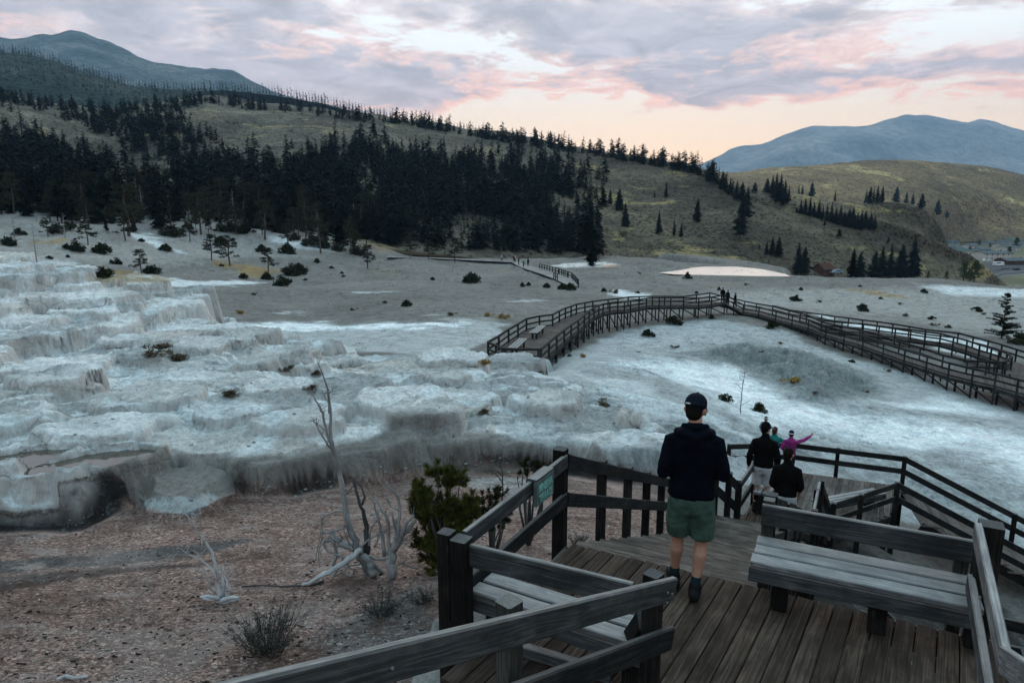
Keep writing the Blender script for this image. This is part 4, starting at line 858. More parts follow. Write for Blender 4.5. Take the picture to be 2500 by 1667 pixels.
# ---- pines and shrubs on the pale slopes at left
for (px, py, hp_, k, lab) in ((90,640,96,9,'leaning bare grey tree rising behind the top terrace'),(117,578,50,1,'pine above the ochre strip, far left slope'),(215,598,62,1,'dark bushy pine left of the pale bank'),(307,588,66,0,'twisted pine with hanging dark clumps, middle left slope'),(346,668,62,2,'lone pine with a bare straight trunk behind the white terraces'),
    (464,590,52,1,'pine with a broad open crown left of the ochre meadow'),(516,635,66,2,'pine at the left of the ochre meadow'),(562,648,76,3,'pine with split trunk in the ochre meadow'),(655,664,62,2,'small spreading pine right of the ochre meadow'),
    (704,604,60,0,'slender pine on the white slope'),(746,586,52,2,'thin pine upper middle of the white slope'),(783,618,92,3,'tall brown pine at the lower edge of the white slope'),(855,622,66,0,'slender pine at the right end of the white slope'),(898,655,60,2,'lone slim pine at the plain edge'),(1000,628,64,1,'brown pine behind the far walkway'),(160,580,60,9,'bare forked grey tree at left wood edge'),(40,600,70,9,'bare pale snag at far left'),(868,590,92,9,'tall grey snag at the wood margin'),(640,575,44,3,'small pine high on the white slope'),(590,560,44,0,'shaggy pine high on the left slope'),(400,560,46,1,'bent pine under the wood'),(460,540,50,3,'pine at the wood edge above the pale bank'),(1046,632,44,2,'thin pale tree near the far walkway'),(1110,640,60,0,'green leafed young tree left of the far walkway')):
    P, nm = hit_all(px, py, ('forest_hillside',))
    if P is None: continue
    h = hp_/ppm(P)
    if k == 9: plant('dead_tree', lab, 'tree', P, h, SNAG[int(px) % 3], 9, None, 1.2)
    else: plant('pine_tree', lab, 'tree', P, h, PINE[k][0], 8, PINE[k][1], 1.35)
for k in range(46):
    px = RF.uniform(-30, 960); py = RF.uniform(490, 566)+px*.035
    P, nm = hit_all(px, py, ('forest_hillside',))
    if P is None: continue
    q = PINE[RF.randrange(4)]; plant('pine_tree', 'loose crowned pine in front of the dark wood, '+('at far left' if px < 250 else 'above the pale bank' if px < 500 else 'above the white slope' if px < 750 else 'near the grey plain'), 'tree', P, RF.uniform(6.5, 11.5), q[0], 8, q[1], RF.uniform(1.0, 1.5), 'pines in front of the wood '+('at far left' if px < 250 else 'above the pale bank' if px < 500 else 'above the white slope' if px < 750 else 'near the grey plain'))
bush_pos = [(45,575,24),(20,600,30),(140,568,30),(165,560,26),(185,612,34),(250,618,30),(285,645,22),(252,676,34),(372,668,28),(120,632,10),(165,628,8),(345,590,10),(405,612,20),(420,575,34),(395,545,22),(240,540,20),(275,545,22),(460,560,20),(560,565,36),(600,568,30),(640,615,22),(700,618,30),(765,600,34),(795,606,24),(825,612,26),(595,680,18),(652,682,20),(688,698,34),(712,672,38),(728,668,30),(775,641,14),(810,655,9),(875,622,30),(745,685,8),(835,668,8),(838,676,7),(720,588,24),(685,570,26),(540,600,30),(540,650,9),(1155,690,30),(992,747,18),(1056,684,10),(1252,640,0)]
nb = 0
for (px, py, hp_) in bush_pos:
    if not hp_: continue
    P, nm = hit_all(px, py, ('forest_hillside',))
    if P is None: continue
    zb = 'behind the top terraces' if px < 300 else 'below the pale bank' if px < 520 else 'around the ochre meadow' if px < 720 else 'near the plain edge'
    nb += 1; plant('juniper_bush', 'dark juniper bush on the pale ground '+zb, 'bush', P, hp_*.8/ppm(P), JUN[R.randrange(5)], .95, None, R.uniform(.9, 1.25), 'juniper bushes '+zb)
for (px, py, hp_) in [(1335,702,14),(1290,697,10),(1275,700,13),(1375,706,18),(1392,708,24),(1437,700,0),(1475,712,12),(1503,716,26),(1557,716,8),(1678,680,18),(1560,668,10),(1820,697,14),(1943,734,20),(2002,738,14),(2105,760,26),(2197,744,14),(2255,715,14),(1955,708,9),(2210,772,16),(2150,730,8),(2100,700,7),(2385,760,16),(2402,768,12),(2280,795,16),(1643,792,30),(1580,822,26),(1650,850,18),(1738,778,12),(1885,802,26),(1905,840,14),(1860,860,10),(2080,884,10),(2170,907,16),(1990,962,18),(2117,958,14),(1390,870,8),(1770,978,26),(1852,1003,30),(1320,910,12),(1560,860,7),(1995,768,0),(2316,800,10),(2275,780,12),(1755,708,9),(1700,716,7)]:
    if not hp_: continue
    P = hit(px, py)
    if P is None: continue
    zb = 'near the far walkway' if py < 735 and px < 1750 else 'behind the right-hand boardwalk' if (py < 800 and px > 1750) else 'on the rocky slope below the boardwalks'
    plant('scrub_bush', 'small scrubby bush '+zb, 'bush', P, hp_*.72/ppm(P), JUN[R.randrange(5)] if R.random() < .7 else DRYM[R.randrange(3)], .9, None, R.uniform(.9, 1.3), 'scrub bushes '+zb)
for (px, py, hp_, lab) in ((1228,777,12,'golden tuft left of the boardwalk benches'),(1190,772,10,'paler golden tuft beside the boardwalk platform'),(588,766,11,'golden tuft on the grey plain'),(1182,892,18,'rust brown bush against the platform corner'),(1424,872,10,'yellow flower tuft under the boardwalk'),(1940,935,18,'brownish spiky shrub on the rocky slope')):
    P = hit(px, py); plant('dry_bush', lab, 'bush', P, hp_/ppm(P), DRYG[R.randrange(3)], .6, None, 1.2)
for (px, py, hp_) in [(438,880,16),(395,855,14),(380,870,12),(560,968,10),(770,915,8),(620,720,5),(940,740,5),(1100,770,6),(860,758,5),(760,950,6),(700,905,8),(1475,990,7),(1180,1010,6)]:
    P = hit(px, py); plant('dry_bush', 'little withered shrub clinging to the white terraces', 'bush', P, hp_/ppm(P)+.1, DRYM[R.randrange(3)], .6, None, 1.5, 'withered shrubs on the white terraces')
# tiny debris and pebbly tufts over the plain
Vs = []; Qs = []; off = 0
for k in range(2600):
    px = r.uniform(350, 2500); py = r.uniform(640, 860)
    if r.rand() > .35+.65*vn(np.array([px*.01]), np.array([py*.03]), 3)[0]: continue
    P = hit(px, py)
    if P is None or P.y < 46: continue
    s_ = r.uniform(.14, .46)*P.y/80; vv = sbv[r.randint(3)][:60]; Vs.append(vv*np.array([1.6, 1.6, .6])*s_+np.array(P)+np.array([0, 0, .15*s_])); Qs.append(np.arange(len(vv)).reshape(-1, 4)+off); off += len(vv)
tag(link('ground_tufts', np_mesh('ground_tufts', np.concatenate(Vs), np.concatenate(Qs), M_DRYB, smooth=False)), 'low dry tufts scattered over the grey plain', 'ground cover', kind='stuff')

M_DGRIT = simple('dark grit', (.035, .026, .024), .9, .3); M_PFLAKE = simple('pale flake', (.42, .36, .33), .8, .25)
# ---- the air: thin blue haze round the whole scene
mh = bpy.data.materials.new('haze air'); mh.use_nodes = True; nt = mh.node_tree; nt.nodes.clear()
pv = nt.nodes.new('ShaderNodeVolumePrincipled'); ou = nt.nodes.new('ShaderNodeOutputMaterial'); nt.links.new(pv.outputs[0], ou.inputs['Volume'])
pv.inputs['Color'].default_value = (.38, .66, .98, 1); pv.inputs['Density'].default_value = 8e-5; pv.inputs['Anisotropy'].default_value = .2
mb = MB(); mb.box((0, 2300, 340), (14200, 11400, 2200)); tag(mb.build('haze', mh), 'thin bluish evening haze lying over the far mountains', 'haze', kind='stuff')

# loose flakes of crust and grit on the near flat
for nm, mt, n_, lab, c0_ in (('dark_grit', M_DGRIT, 2000, 'dark grit and twig litter strewn on the brown flat', 0), ('pale_flakes', M_PFLAKE, 1300, 'pale flakes of crust strewn on the brown flat', 1)):
    Vs = []; k_ = 0; tr_ = 0
    while k_ < n_ and tr_ < 20000:
        tr_ += 1; px = r.uniform(-150, 1500); py = r.uniform(1190, 1700)**1.0
        if vn(np.array([px*.012+c0_*9]), np.array([py*.03]), 5+c0_)[0] < r.rand()*.9: continue
        P = hit(px, py)
        if P is None or P.y > 17 or grid_at(mF, P.x, P.y) < .5: continue
        k_ += 1; s_ = r.uniform(.006, .021); q = r.randn(4, 3)*np.array([1.5, 1.0, .35])*s_; q[:, 2] = np.abs(q[:, 2]); Vs.append(q+np.array(P))
    Vn = np.concatenate(Vs); b_ = np.arange(len(Vs))[:, None]*4; F_ = np.concatenate([b_+np.array(t)[None] for t in ((0, 1, 2), (0, 3, 1), (1, 3, 2), (0, 2, 3))]); tag(link(nm, np_mesh(nm, Vn, F_, mt, smooth=False)), lab, 'litter', kind='stuff')
# ------------------------------------------------------------------ weathered timber
def wood(name, dark, light, rough=.8, ring=1.0, tonev=.25, mesh=False, worn=None, bmp=1.0):
    m, T, b = new_mat(name); g = T.add('ShaderNodeAttribute', attribute_name='grain').outputs['Vector']; tn = T.add('ShaderNodeAttribute', attribute_name='tone').outputs['Fac']
    P = T.add('ShaderNodeNewGeometry').outputs['Position']
    gw = T.vmath('ADD', g, T.vmath('SCALE', T.noise(g, 3.0, 3, .5, 0, 'Color'))); gw.node.inputs[1].links[0].from_node.inputs['Scale'].default_value = .05
    fib = T.noise(T.scalev(g, (1.3, 95, 95)), 1.0, 6, .65, .2)
    body = T.noise(T.scalev(gw, (.42, 8, 8)), 1.0, 2, .5, .1)
    rg = T.math('FRACT', T.math('MULTIPLY', body, 13.0*ring)); rg = T.math('ABSOLUTE', T.math('SUBTRACT', rg, .5)); rg = T.mapr(rg, .02, .42)
    blot = T.noise(g, 3.2, 5, .62, .5)
    k = T.math('ADD', T.math('MULTIPLY', fib, .62), T.math('MULTIPLY', rg, .11)); k = T.math('ADD', k, T.math('MULTIPLY', T.math('SUBTRACT', blot, .5), .6))
    c = T.mix(T.mapr(k, .22, .80), dark, light)
    kv = T.voro(T.scalev(g, (3.2, 9.0, 9.0)), 1.0); knot = T.mapr(kv, .16, .07); c = T.mix(T.math('MULTIPLY', knot, .8), c, (.03, .026, .022))
    crk = T.noise(T.scalev(g, (.7, 40, 40)), 1.0, 4, .7, .4); ck = T.mapr(crk, .36, .30); c = T.mix(T.math('MULTIPLY', ck, .85), c, (.016, .014, .013))
    sc_ = T.math('MULTIPLY', T.mapr(tn, 0, 1, 1-tonev, 1+tonev, smooth=False), T.mapr(T.noise(P, 1.3, 4, .6), .3, .7, .82, 1.16))
    if mesh:   # wire mesh stapled on the boards for grip: a faint diamond relief
        v1 = T.vmath('DOT_PRODUCT', T.scalev(g, (1, 1, 0)), (62, 110, 0)); v1 = v1.node.outputs['Value']; v2 = T.vmath('DOT_PRODUCT', T.scalev(g, (1, 1, 0)), (62, -110, 0)).node.outputs['Value']
        d1 = T.math('ABSOLUTE', T.math('SUBTRACT', T.math('FRACT', v1), .5)); d2 = T.math('ABSOLUTE', T.math('SUBTRACT', T.math('FRACT', v2), .5)); dm = T.mapr(T.math('MINIMUM', d1, d2), .05, .16)
        dmk = T.math('MULTIPLY', T.mapr(blot, .44, .60, 0, 1), .34); sc_ = T.math('MULTIPLY', sc_, T.math('SUBTRACT', 1.0, T.math('MULTIPLY', T.math('SUBTRACT', 1.0, dm), dmk)))
    cc = T.vmath('SCALE', c); T.put(cc.node.inputs['Scale'], sc_)
    if worn:
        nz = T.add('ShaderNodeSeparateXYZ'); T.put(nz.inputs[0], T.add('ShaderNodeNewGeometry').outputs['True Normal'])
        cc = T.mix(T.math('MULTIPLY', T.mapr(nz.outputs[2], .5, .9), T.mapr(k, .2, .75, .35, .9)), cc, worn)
    T.put(b.inputs['Base Color'], cc); b.inputs['Roughness'].default_value = rough; b.inputs['Specular IOR Level'].default_value = .06
    h = T.math('SUBTRACT', T.math('ADD', T.math('MULTIPLY', fib, .6), T.math('MULTIPLY', rg, .10)), T.math('MULTIPLY', ck, .9))
    T.put(b.inputs['Normal'], T.bump(h, .9, .004*bmp)); return m
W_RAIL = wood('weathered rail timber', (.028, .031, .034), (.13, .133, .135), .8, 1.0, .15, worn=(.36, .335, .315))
W_RDARK = wood('dark stained rail timber', (.010, .011, .012), (.050, .048, .048), .8, 1.0, .2, worn=(.13, .125, .12))
W_POST = wood('dark post timber', (.007, .007, .007), (.036, .032, .029), .85, 1.2, .35, worn=(.15, .15, .15))
W_POSTL = wood('pale post timber', (.030, .030, .028), (.125, .118, .105), .85, 1.2, .3, worn=(.24, .235, .22))
W_BENCH = wood('weathered bench timber', (.075, .077, .082), (.30, .298, .295), .8, 1.0, .12, worn=(.39, .375, .36))
W_DECK = wood('boardwalk planks', (.030, .022, .017), (.155, .116, .092), .75, .6, .34, mesh=True, bmp=1.4)
W_TREAD = wood('worn stair treads', (.055, .046, .040), (.235, .20, .168), .75, .7, .22, bmp=1.2)
W_FARR = wood('far rail timber', (.016, .018, .018), (.065, .068, .07), .9, .4, .25)
W_FARD = wood('far boardwalk planks', (.075, .064, .058), (.19, .165, .148), .9, .4, .3)
V3 = Vector
def V(x, y, z): return Vector((x, y, z))
def rails_between(root, a, b, hs=(.90, .50), bt=.045, bh=.14, mat=W_RAIL, mat2=None, off=0.0, names=('top_rail', 'lower_rail'), ext=.0):
    """horizontal boards set on edge between deck-level points a and b"""
    d = (b-a).normalized(); sdv = V(d.y, -d.x, 0).normalized()*off
    for h, nm in zip(hs, names):
        mb = MB(); mb.board(a+V(0, 0, h)+sdv-d*ext, b+V(0, 0, h)+sdv+d*ext, bt, bh, ch=.007, seg=2); mb.build(nm, (mat2 or mat) if nm == 'lower_rail' else mat, root)
M_BOLT = simple('galvanised bolt', (.16, .17, .175), .5, .1, 20, spec=.4)
def post(root, p, top, bot, s=.10, mat=None, rz=0.46, name='post'):
    mb = MB(); mb.board(V(p[0], p[1], bot), V(p[0], p[1], top), s, s, up=V(math.sin(rz), math.cos(rz), 0), ch=.010); return mb.build(name, mat or W_POST, root)
nn = V(.45, .893, 0).normalized(); ee = V(nn.y, -nn.x, 0)
A0 = PZ(1385, 1324, 0)                      # head of the stair, left
B0 = A0+ee*1.86                             # head of the stair, right
C0 = A0+ee*3.66                             # back right corner of the deck
D0 = PZ(2462, 1640, 0.0)
D0 = V(2.62, 3.28, 0)+V(0, 0, 0)
L0 = V(-.36, 4.72, 0)                       # left corner by the first bench
# ---- upper deck
deck = thing('viewing_deck', 'dark plank deck in the foreground with benches on two sides', 'deck', V(1.6, 4.6, 0))
pd = V(.545, .838, 0).normalized(); ps = V(pd.y, -pd.x, 0)
poly = [A0, C0, D0+V(.04, 0, 0), V(1.9, 2.1, 0), V(.2, 2.6, 0), V(-.55, 3.9, 0), L0]
def clip_line(poly, o, d):
    ts = []
    n = len(poly)
    for i in range(n):
        a, b_ = poly[i], poly[(i+1) % n]; e = b_-a; den = d.x*e.y-d.y*e.x
        if abs(den) < 1e-9: continue
        w_ = a-o; t = (w_.x*e.y-w_.y*e.x)/den; s_ = (w_.x*d.y-w_.y*d.x)/den
        if 0 <= s_ <= 1: ts.append(t)
    return (min(ts), max(ts)) if len(ts) >= 2 else None
mb = MB(); w_ = .142
for k in range(-26, 34):
    o = V(1.2, 4.4, 0)+ps*(k*(w_+.007)); r_ = clip_line(poly, o, pd)
    if not r_: continue
    t0, t1 = r_
    if t1-t0 < .12: continue
    mb.board(o+pd*(t0+.0)+V(0, 0, -.02+R.uniform(-.0025, .0025)), o+pd*(t1-.004)+V(0, 0, -.02), w_+R.uniform(-.003, .001), .04, ch=.006)
mb.build('planks', W_DECK, deck)
mb = MB()
for k in range(8): p = L0.lerp(C0, .02+k*.138); mb.board(p+V(0, 0, -.13)-nn*.25, p+V(0, 0, -.13)-nn*2.3 if k > 1 else p+V(0, 0, -.13)-nn*1.0, .05, .17, ch=0)
mb.build('joists', W_POST, deck)
mb = MB(); mb.board(A0+V(0, 0, -.135)-nn*.03, C0+V(0, 0, -.135)-nn*.03, .05, .18); mb.board(C0+V(0, 0, -.135), D0+V(0, 0, -.135), .05, .18); mb.board(L0+V(0, 0, -.135), A0+V(0, 0, -.135), .05, .18); mb.build('fascia', W_RDARK, deck)
for p in (A0+V(.15, -.3, 0), B0-nn*.2, C0-nn*.1-ee*.1, D0, L0.lerp(A0, .3), V(.3, 3.2, 0)): post(deck, p, -.05, gz(p.x, p.y)-.3, .14, name='support_post')
# ---- stair flights
def stair(name, label, a, d, side, width, n, run, rise, group=None, under=True, mat=W_TREAD):
    """a = top left edge point; d horizontal direction of descent; side towards the right edge"""
    root = thing(name, label, 'stairs', a)
    for k in range(n):
        p = a+d*(run*k)+V(0, 0, -rise*(k+1)); mb = MB(); m_ = 2 if run > .3 else 1; tw = (run-.004)/m_+.012
        for j in range(m_+0):
            q = p+d*(tw*(j+.5)+.0)+V(0, 0, -.019); mb.board(q-side*.02, q+side*(width+.02), tw-.006, .038, ch=.005, seg=2)
        mb.build('tread', mat, root)
    e = a+d*(run*n)+V(0, 0, -rise*n); mb = MB()
    for s_ in (.06, width-.06): mb.board(a+side*s_+V(0, 0, -.28), e+side*s_+V(0, 0, -.22), .05, .26, ch=0)
    mb.build('stringer', W_POST, root)
    return e
M0 = stair('staircase', 'upper flight of worn plank steps leading down from the deck', A0+nn*.0, nn, ee, 1.86, 12, .365, .155)
M0z = -1.86
def platform(name, label, pts, z, pdir, mat=W_DECK, th=.04, pw=.145, tone=None):
    root = thing(name, label, 'platform', V(pts[0][0], pts[0][1], z)); P_ = [V(p[0], p[1], 0) for p in pts]; pdir = pdir.normalized(); sd_ = V(pdir.y, -pdir.x, 0); c = sum(P_, V(0, 0, 0))/len(P_); mb = MB()
    for k in range(-60, 60):
        o = c+sd_*(k*(pw+.006)); r_ = clip_line(P_, o, pdir)
        if r_ and r_[1]-r_[0] > .08: mb.board(o+pdir*r_[0]+V(0, 0, z-.02), o+pdir*r_[1]+V(0, 0, z-.02), pw, th, ch=.005)
    mb.build('planks', mat, root); mb = MB(); n = len(P_)
    for i in range(n): mb.board(P_[i]+V(0, 0, z-.14)*1, P_[(i+1) % n]+V(0, 0, z-.14), .05, .18, ch=0)
    mb.build('fascia', W_RDARK, root)
    for p in P_: q = p.lerp(c, .08); post(root, q, z-.05, gz(q.x, q.y)-.3, .13, name='support_post')
    return root
e1 = V(2.50, 10.29, 0); M0.z = 0
MA, MBb = M0, M0+ee*1.86; MC, MD = MA+nn*1.05, MBb+nn*1.05
platform('stair_landing', 'first landing of the stair, behind the legs of the man in green shorts', [MA, MBb, MD, MC], M0z, ee, mat=W_TREAD)
dir2 = V(.72, .69, 0).normalized(); side2 = V(dir2.y, -dir2.x, 0)
s2a = MD-ee*.95-nn*.25
L2 = [V(4.05, 11.35, 0), V(4.75, 10.35, 0), V(5.75, 12.1, 0), V(4.95, 12.75, 0)]
E2 = stair('staircase', 'short middle flight of steps behind the bench backrest', V(3.45, 10.95, M0z), dir2, side2, 1.15, 3, .30, .18, mat=W_TREAD)
platform('stair_landing', 'second landing of the stair under the man in grey shorts', [(3.95, 11.45), (4.80, 10.30), (5.75, 12.05), (4.9, 12.85)], -2.4, nn)
dir3 = (V(8.0, 17.1, 0)-V(5.35, 12.45, 0)).normalized(); side3 = V(dir3.y, -dir3.x, 0)
stair('staircase', 'lower flight of steps hidden behind the two men in dark jackets', V(4.95, 12.8, -2.4), dir3, side3, 1.05, 16, .33, .175)
L3 = [(6.6, 17.9), (8.4, 16.7), (10.85, 18.15), (12.2, 20.1), (9.2, 21.35), (7.0, 21.2)]
platform('lower_platform', 'lower plank platform with a small bench where the pink jacket stands', L3, -5.2, V(.50, .866, 0), mat=W_FARD)
dir4 = V(.955, -.295, 0).normalized(); side4 = V(dir4.y, -dir4.x, 0)
stair('staircase', 'long plank stair going down to the right from the lower platform', V(12.2, 20.1, -5.2)-side4*.0, dir4, side4*1.0, 2.35, 14, .44, .21, mat=W_FARD)
# ---- railings of the near stair
def railing(name, label, pts, posts, hs=(.88, .48), mat=W_RAIL, mat2=W_RDARK, pm=W_POST, psz=.10, top=.97, bot=-.3, bt=.045, bh=.14, off=.0, ground=False, ext=0, names=('top_rail', 'lower_rail')):
    root = thing(name, label, 'railing', pts[0])
    for a, b in zip(pts[:-1], pts[1:]): rails_between(root, a, b, hs, bt, bh, mat, mat2, off, names, ext)
    for p in posts: post(root, p, p[2]+top, (gz(p[0], p[1])-.3) if ground else p[2]+bot, psz, pm)
    return root
lo = -.07      # rails ride on the inner face of their posts
Aa = A0-ee*.03
railing('sign_railing', 'left deck railing that carries the terrace sign', [L0+V(0, .04, 0), Aa], [Aa+V(-.05, .03, 0)], ground=True, bt=.045, hs=(.86, .46), top=.98, psz=.125)
zst = lambda t: -.155/.365*t
fl = [A0+nn*t-ee*.02+V(0, 0, zst(t)) for t in (0.02, 1.28, 2.75, 4.2)]; 
MAz = M0+V(0, 0, M0z)-ee*.02; MCz = MC+V(0, 0, M0z)-ee*.02
railing('stair_railing', 'dark two-board railing down the left of the upper flight', [fl[0], fl[1], fl[3]], [fl[1]-ee*.07, A0+nn*2.35-ee*.09+V(0, 0, zst(2.35)), A0+nn*3.3-ee*.09+V(0, 0, zst(3.3)), fl[3]-ee*.07], mat=W_RDARK, ground=True, hs=(.86, .46))
P1 = MCz+ee*.55+nn*.02; P2_ = V(4.02, 11.38, -2.4)
railing('landing_railing', 'dark railing bending down beside the first landing', [MAz, MCz, P1, P2_], [MCz, P1, P1.lerp(P2_, .55), P2_], mat=W_RDARK, ground=True, hs=(.86, .46))
railing('landing_railing', 'pale railing running away beside the man in grey shorts', [V(4.02, 11.40, -2.4), V(4.88, 12.82, -2.4)], [V(4.02, 11.40, -2.4), V(4.84, 12.84, -2.4)], mat=W_RAIL, ground=True, hs=(.86, .46))
fr_ = [B0+nn*t+V(0, 0, zst(t)) for t in (.25, 4.3)]
railing('stair_railing', 'railing down the right of the upper flight, mostly hidden by the bench', [fr_[0], fr_[1], V(4.62, 10.22, -2.28), V(4.86, 10.32, -2.4)], [B0+nn*.32+V(0, 0, -.1), B0+nn*2.2+V(0, 0, zst(2.2)), fr_[1], V(4.60, 10.2, -2.28)], mat=W_RDARK, ground=True, hs=(.80, .42), top=.86)
railing('landing_railing', 'railing with a pale top board right of the second landing', [V(4.90, 10.36, -2.4), V(5.50, 11.5, -2.4)], [V(4.90, 10.33, -2.4), V(5.55, 11.55, -2.4), V(5.30, 11.15, -2.4)], mat=W_BENCH, ground=True, hs=(.86, .46), top=.93)
railing('stair_railing', 'railing going down right of the lower flight behind the bench posts', [V(5.55, 11.55, -2.4), V(8.3, 16.7, -5.2)], [V(5.75, 11.95, -2.6), V(7.0, 14.3, -3.9), V(8.3, 16.7, -5.2)], mat=W_RDARK, ground=True, hs=(.86, .46))
railing('platform_railing', 'dark railing behind the small bench, left of its corner post', [V(8.42, 16.72, -5.2), V(10.85, 18.1, -5.2)], [V(8.42, 16.72, -5.2), V(9.42, 17.28, -5.2), V(10.85, 18.1, -5.2)], mat=W_RDARK, ground=True, hs=(.88, .48), bh=.16, psz=.13)
e4 = V(10.85, 18.1, -5.2); f4 = e4+dir4*6.2+V(0, 0, -6.2*.21/.44)
railing('stair_railing', 'inner railing sloping down beside the long right-hand stair', [e4, f4], [e4.lerp(f4, t) for t in (.34, .68, 1)], mat=W_RDARK, ground=True, hs=(.88, .48), bh=.17, psz=.12)
g4 = V(12.2, 20.12, -5.2); h4 = g4+dir4*6.2+V(0, 0, -6.2*.21/.44)
railing('stair_railing', 'outer railing sloping down beside the long right-hand stair', [g4, h4], [g4.lerp(h4, t) for t in (.5, 1)], mat=W_RDARK, ground=True, hs=(.88, .48), bh=.17, psz=.12)
railing('platform_railing', 'outer railing of the lower platform behind the pink jacket', [V(7.1, 21.25, -5.2), V(9.2, 21.4, -5.2), V(10.45, 20.85, -5.2), g4], [V(7.1, 21.25, -5.2), V(9.2, 21.4, -5.2), V(10.48, 20.88, -5.2), g4], mat=W_RDARK, ground=True, hs=(.88, .48), bh=.17, psz=.12)
for a, b in ((V(6, 11, -3.2), V(8, 9.5, -5)), (V(7.5, 10.5, -3.4), V(10.5, 9.3, -3.6)), (V(5.6, 9.6, -3.0), V(9.4, 8.3, -3.2))):
    mb = MB(); mb.board(a, b, .06, .2); tag(mb.build('brace_beam', W_RDARK), {6: 'dark brace slanting in the gloom under the bench', 7: 'far horizontal beam in the gloom behind the bench', 5: 'near horizontal beam in the gloom behind the bench'}[int(a.x)], 'beam')
# ---- benches
def bench(label, p0, p1, dirv, seat_h, n, pw, back=None, fascia=True, legs=(.12, .88), ld=None, th=.05, base=0.0, fh=.15):
    """p0..p1 = front edge of the seat seen from the sitter's side, dirv horizontal towards the back"""
    root = thing('bench', label, 'bench', (p0+p1)/2+V(0, 0, base)); dv = dirv.normalized(); z0 = base+seat_h
    for k in range(n):
        mb = MB(); q = dv*(k*(pw+.022)+pw/2); e = R.uniform(-.015, .015); L_ = (p1-p0).normalized()
        mb.board(p0+q+V(0, 0, z0-th/2)+L_*e, p1+q+V(0, 0, z0-th/2)+L_*e, pw, th, ch=.009, seg=3); mb.build('seat_board', W_BENCH, root)
    W_ = n*(pw+.022)
    if fascia: mb = MB(); mb.board(p0+V(0, 0, z0-th-fh/2-.003)+dv*.03, p1+V(0, 0, z0-th-fh/2-.003)+dv*.03, .055, fh, ch=.008, seg=3); mb.build('apron', W_RAIL, root)
    for t in legs:
        c = p0.lerp(p1, t); mb = MB(); mb.board(c+dv*.16+V(0, 0, base), c+dv*.16+V(0, 0, z0-th), .13, .13, up=dv, ch=.008); mb.board(c+dv*.09+V(0, 0, z0-th-.07), c+dv*(W_-.02)+V(0, 0, z0-th-.07), .05, .13, ch=.004); mb.board(c+dv*(W_-.12)+V(0, 0, base), c+dv*(W_-.12)+V(0, 0, z0-th), .11, .11, up=dv, ch=.008); mb.build('leg', W_POST, root)
    if back is not None:
        bo, bz, b0, b1 = back; d_ = dv*bo; L_ = (p1-p0)
        mb = MB(); mb.board(p0+L_*b0+d_+V(0, 0, base+bz), p0+L_*b1+d_+V(0, 0, base+bz), .05, .19, ch=.009, seg=3); mb.build('backrest', W_RAIL, root)
    return root
# right-hand bench: sitters face the camera
q0 = PZ(1829, 1368, .45); q1 = PZ(2399, 1487, .45); q0.z = q1.z = 0; bd = V(nn.x, nn.y, 0)
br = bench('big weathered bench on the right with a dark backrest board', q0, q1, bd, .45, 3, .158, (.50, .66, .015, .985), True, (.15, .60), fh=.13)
for t in (.045, .95): c = q0.lerp(q1, t)+bd*.565; post(br, c, .78 if t < .5 else .70, -.35, .095, W_POSTL, name='back_post')
# left-hand bench: sitters look away towards the terraces
s0 = PZ(1149, 1441, .45); s1 = PZ(1520, 1562, .45); s0.z = s1.z = 0; sd2 = V(-(s1-s0).y, (s1-s0).x, 0).normalized()
bl = bench('bench behind the slanting handrail at the left of the deck', s0+sd2*.0, s1+(s1-s0)*.10, sd2, .45, 2, .15, None, True, (.10, .93), fh=.12)
k0 = PZ(1140, 1352, .80); k1 = PZ(1545, 1452, .80)
mb = MB(); mb.board(k0+V(0, 0, 0), k1, .045, .18, ch=.009, seg=3); mb.build('backrest', W_RAIL, bl)
k0.z = 0; post(bl, k0+V(-.04, -.01, 0), .93, gz(-.3, 4.6)-.2, .13, W_POST, name='back_post'); post(bl, k0+V(-.155, .06, 0), .95, gz(-.4, 4.6)-.2, .11, W_POST, name='back_post')
mb = MB(); u0 = PZ(1290, 1600, .0); u1 = PZ(1420, 1650, .0); mb.board(u0+V(-.35, .14, .06), u1+V(.2, -.08, .06), .07, .09); mb.build('foot_beam', W_RAIL, bl)
# small benches lower down
b3a = PZ(2012, 1232, -4.75); b3b = PZ(2165, 1203, -4.75); b3a.z = b3b.z = 0
bench('small dark bench on the lower platform behind its railing', b3a, b3b, V(-.5, .87, 0), .45, 3, .13, None, True, (.12, .85), base=-5.2)
b4a = PZ(1842, 1202, -1.95); b4b = PZ(1868, 1166, -1.95); b4a.z = b4b.z = 0
bench('narrow bench on the second landing beside the grey shorts', b4b+V(.25, -.1, 0), b4a+V(.25, -.1, 0), V(-.89, .45, 0), .45, 2, .14, None, True, (.12, .88), base=-2.4)
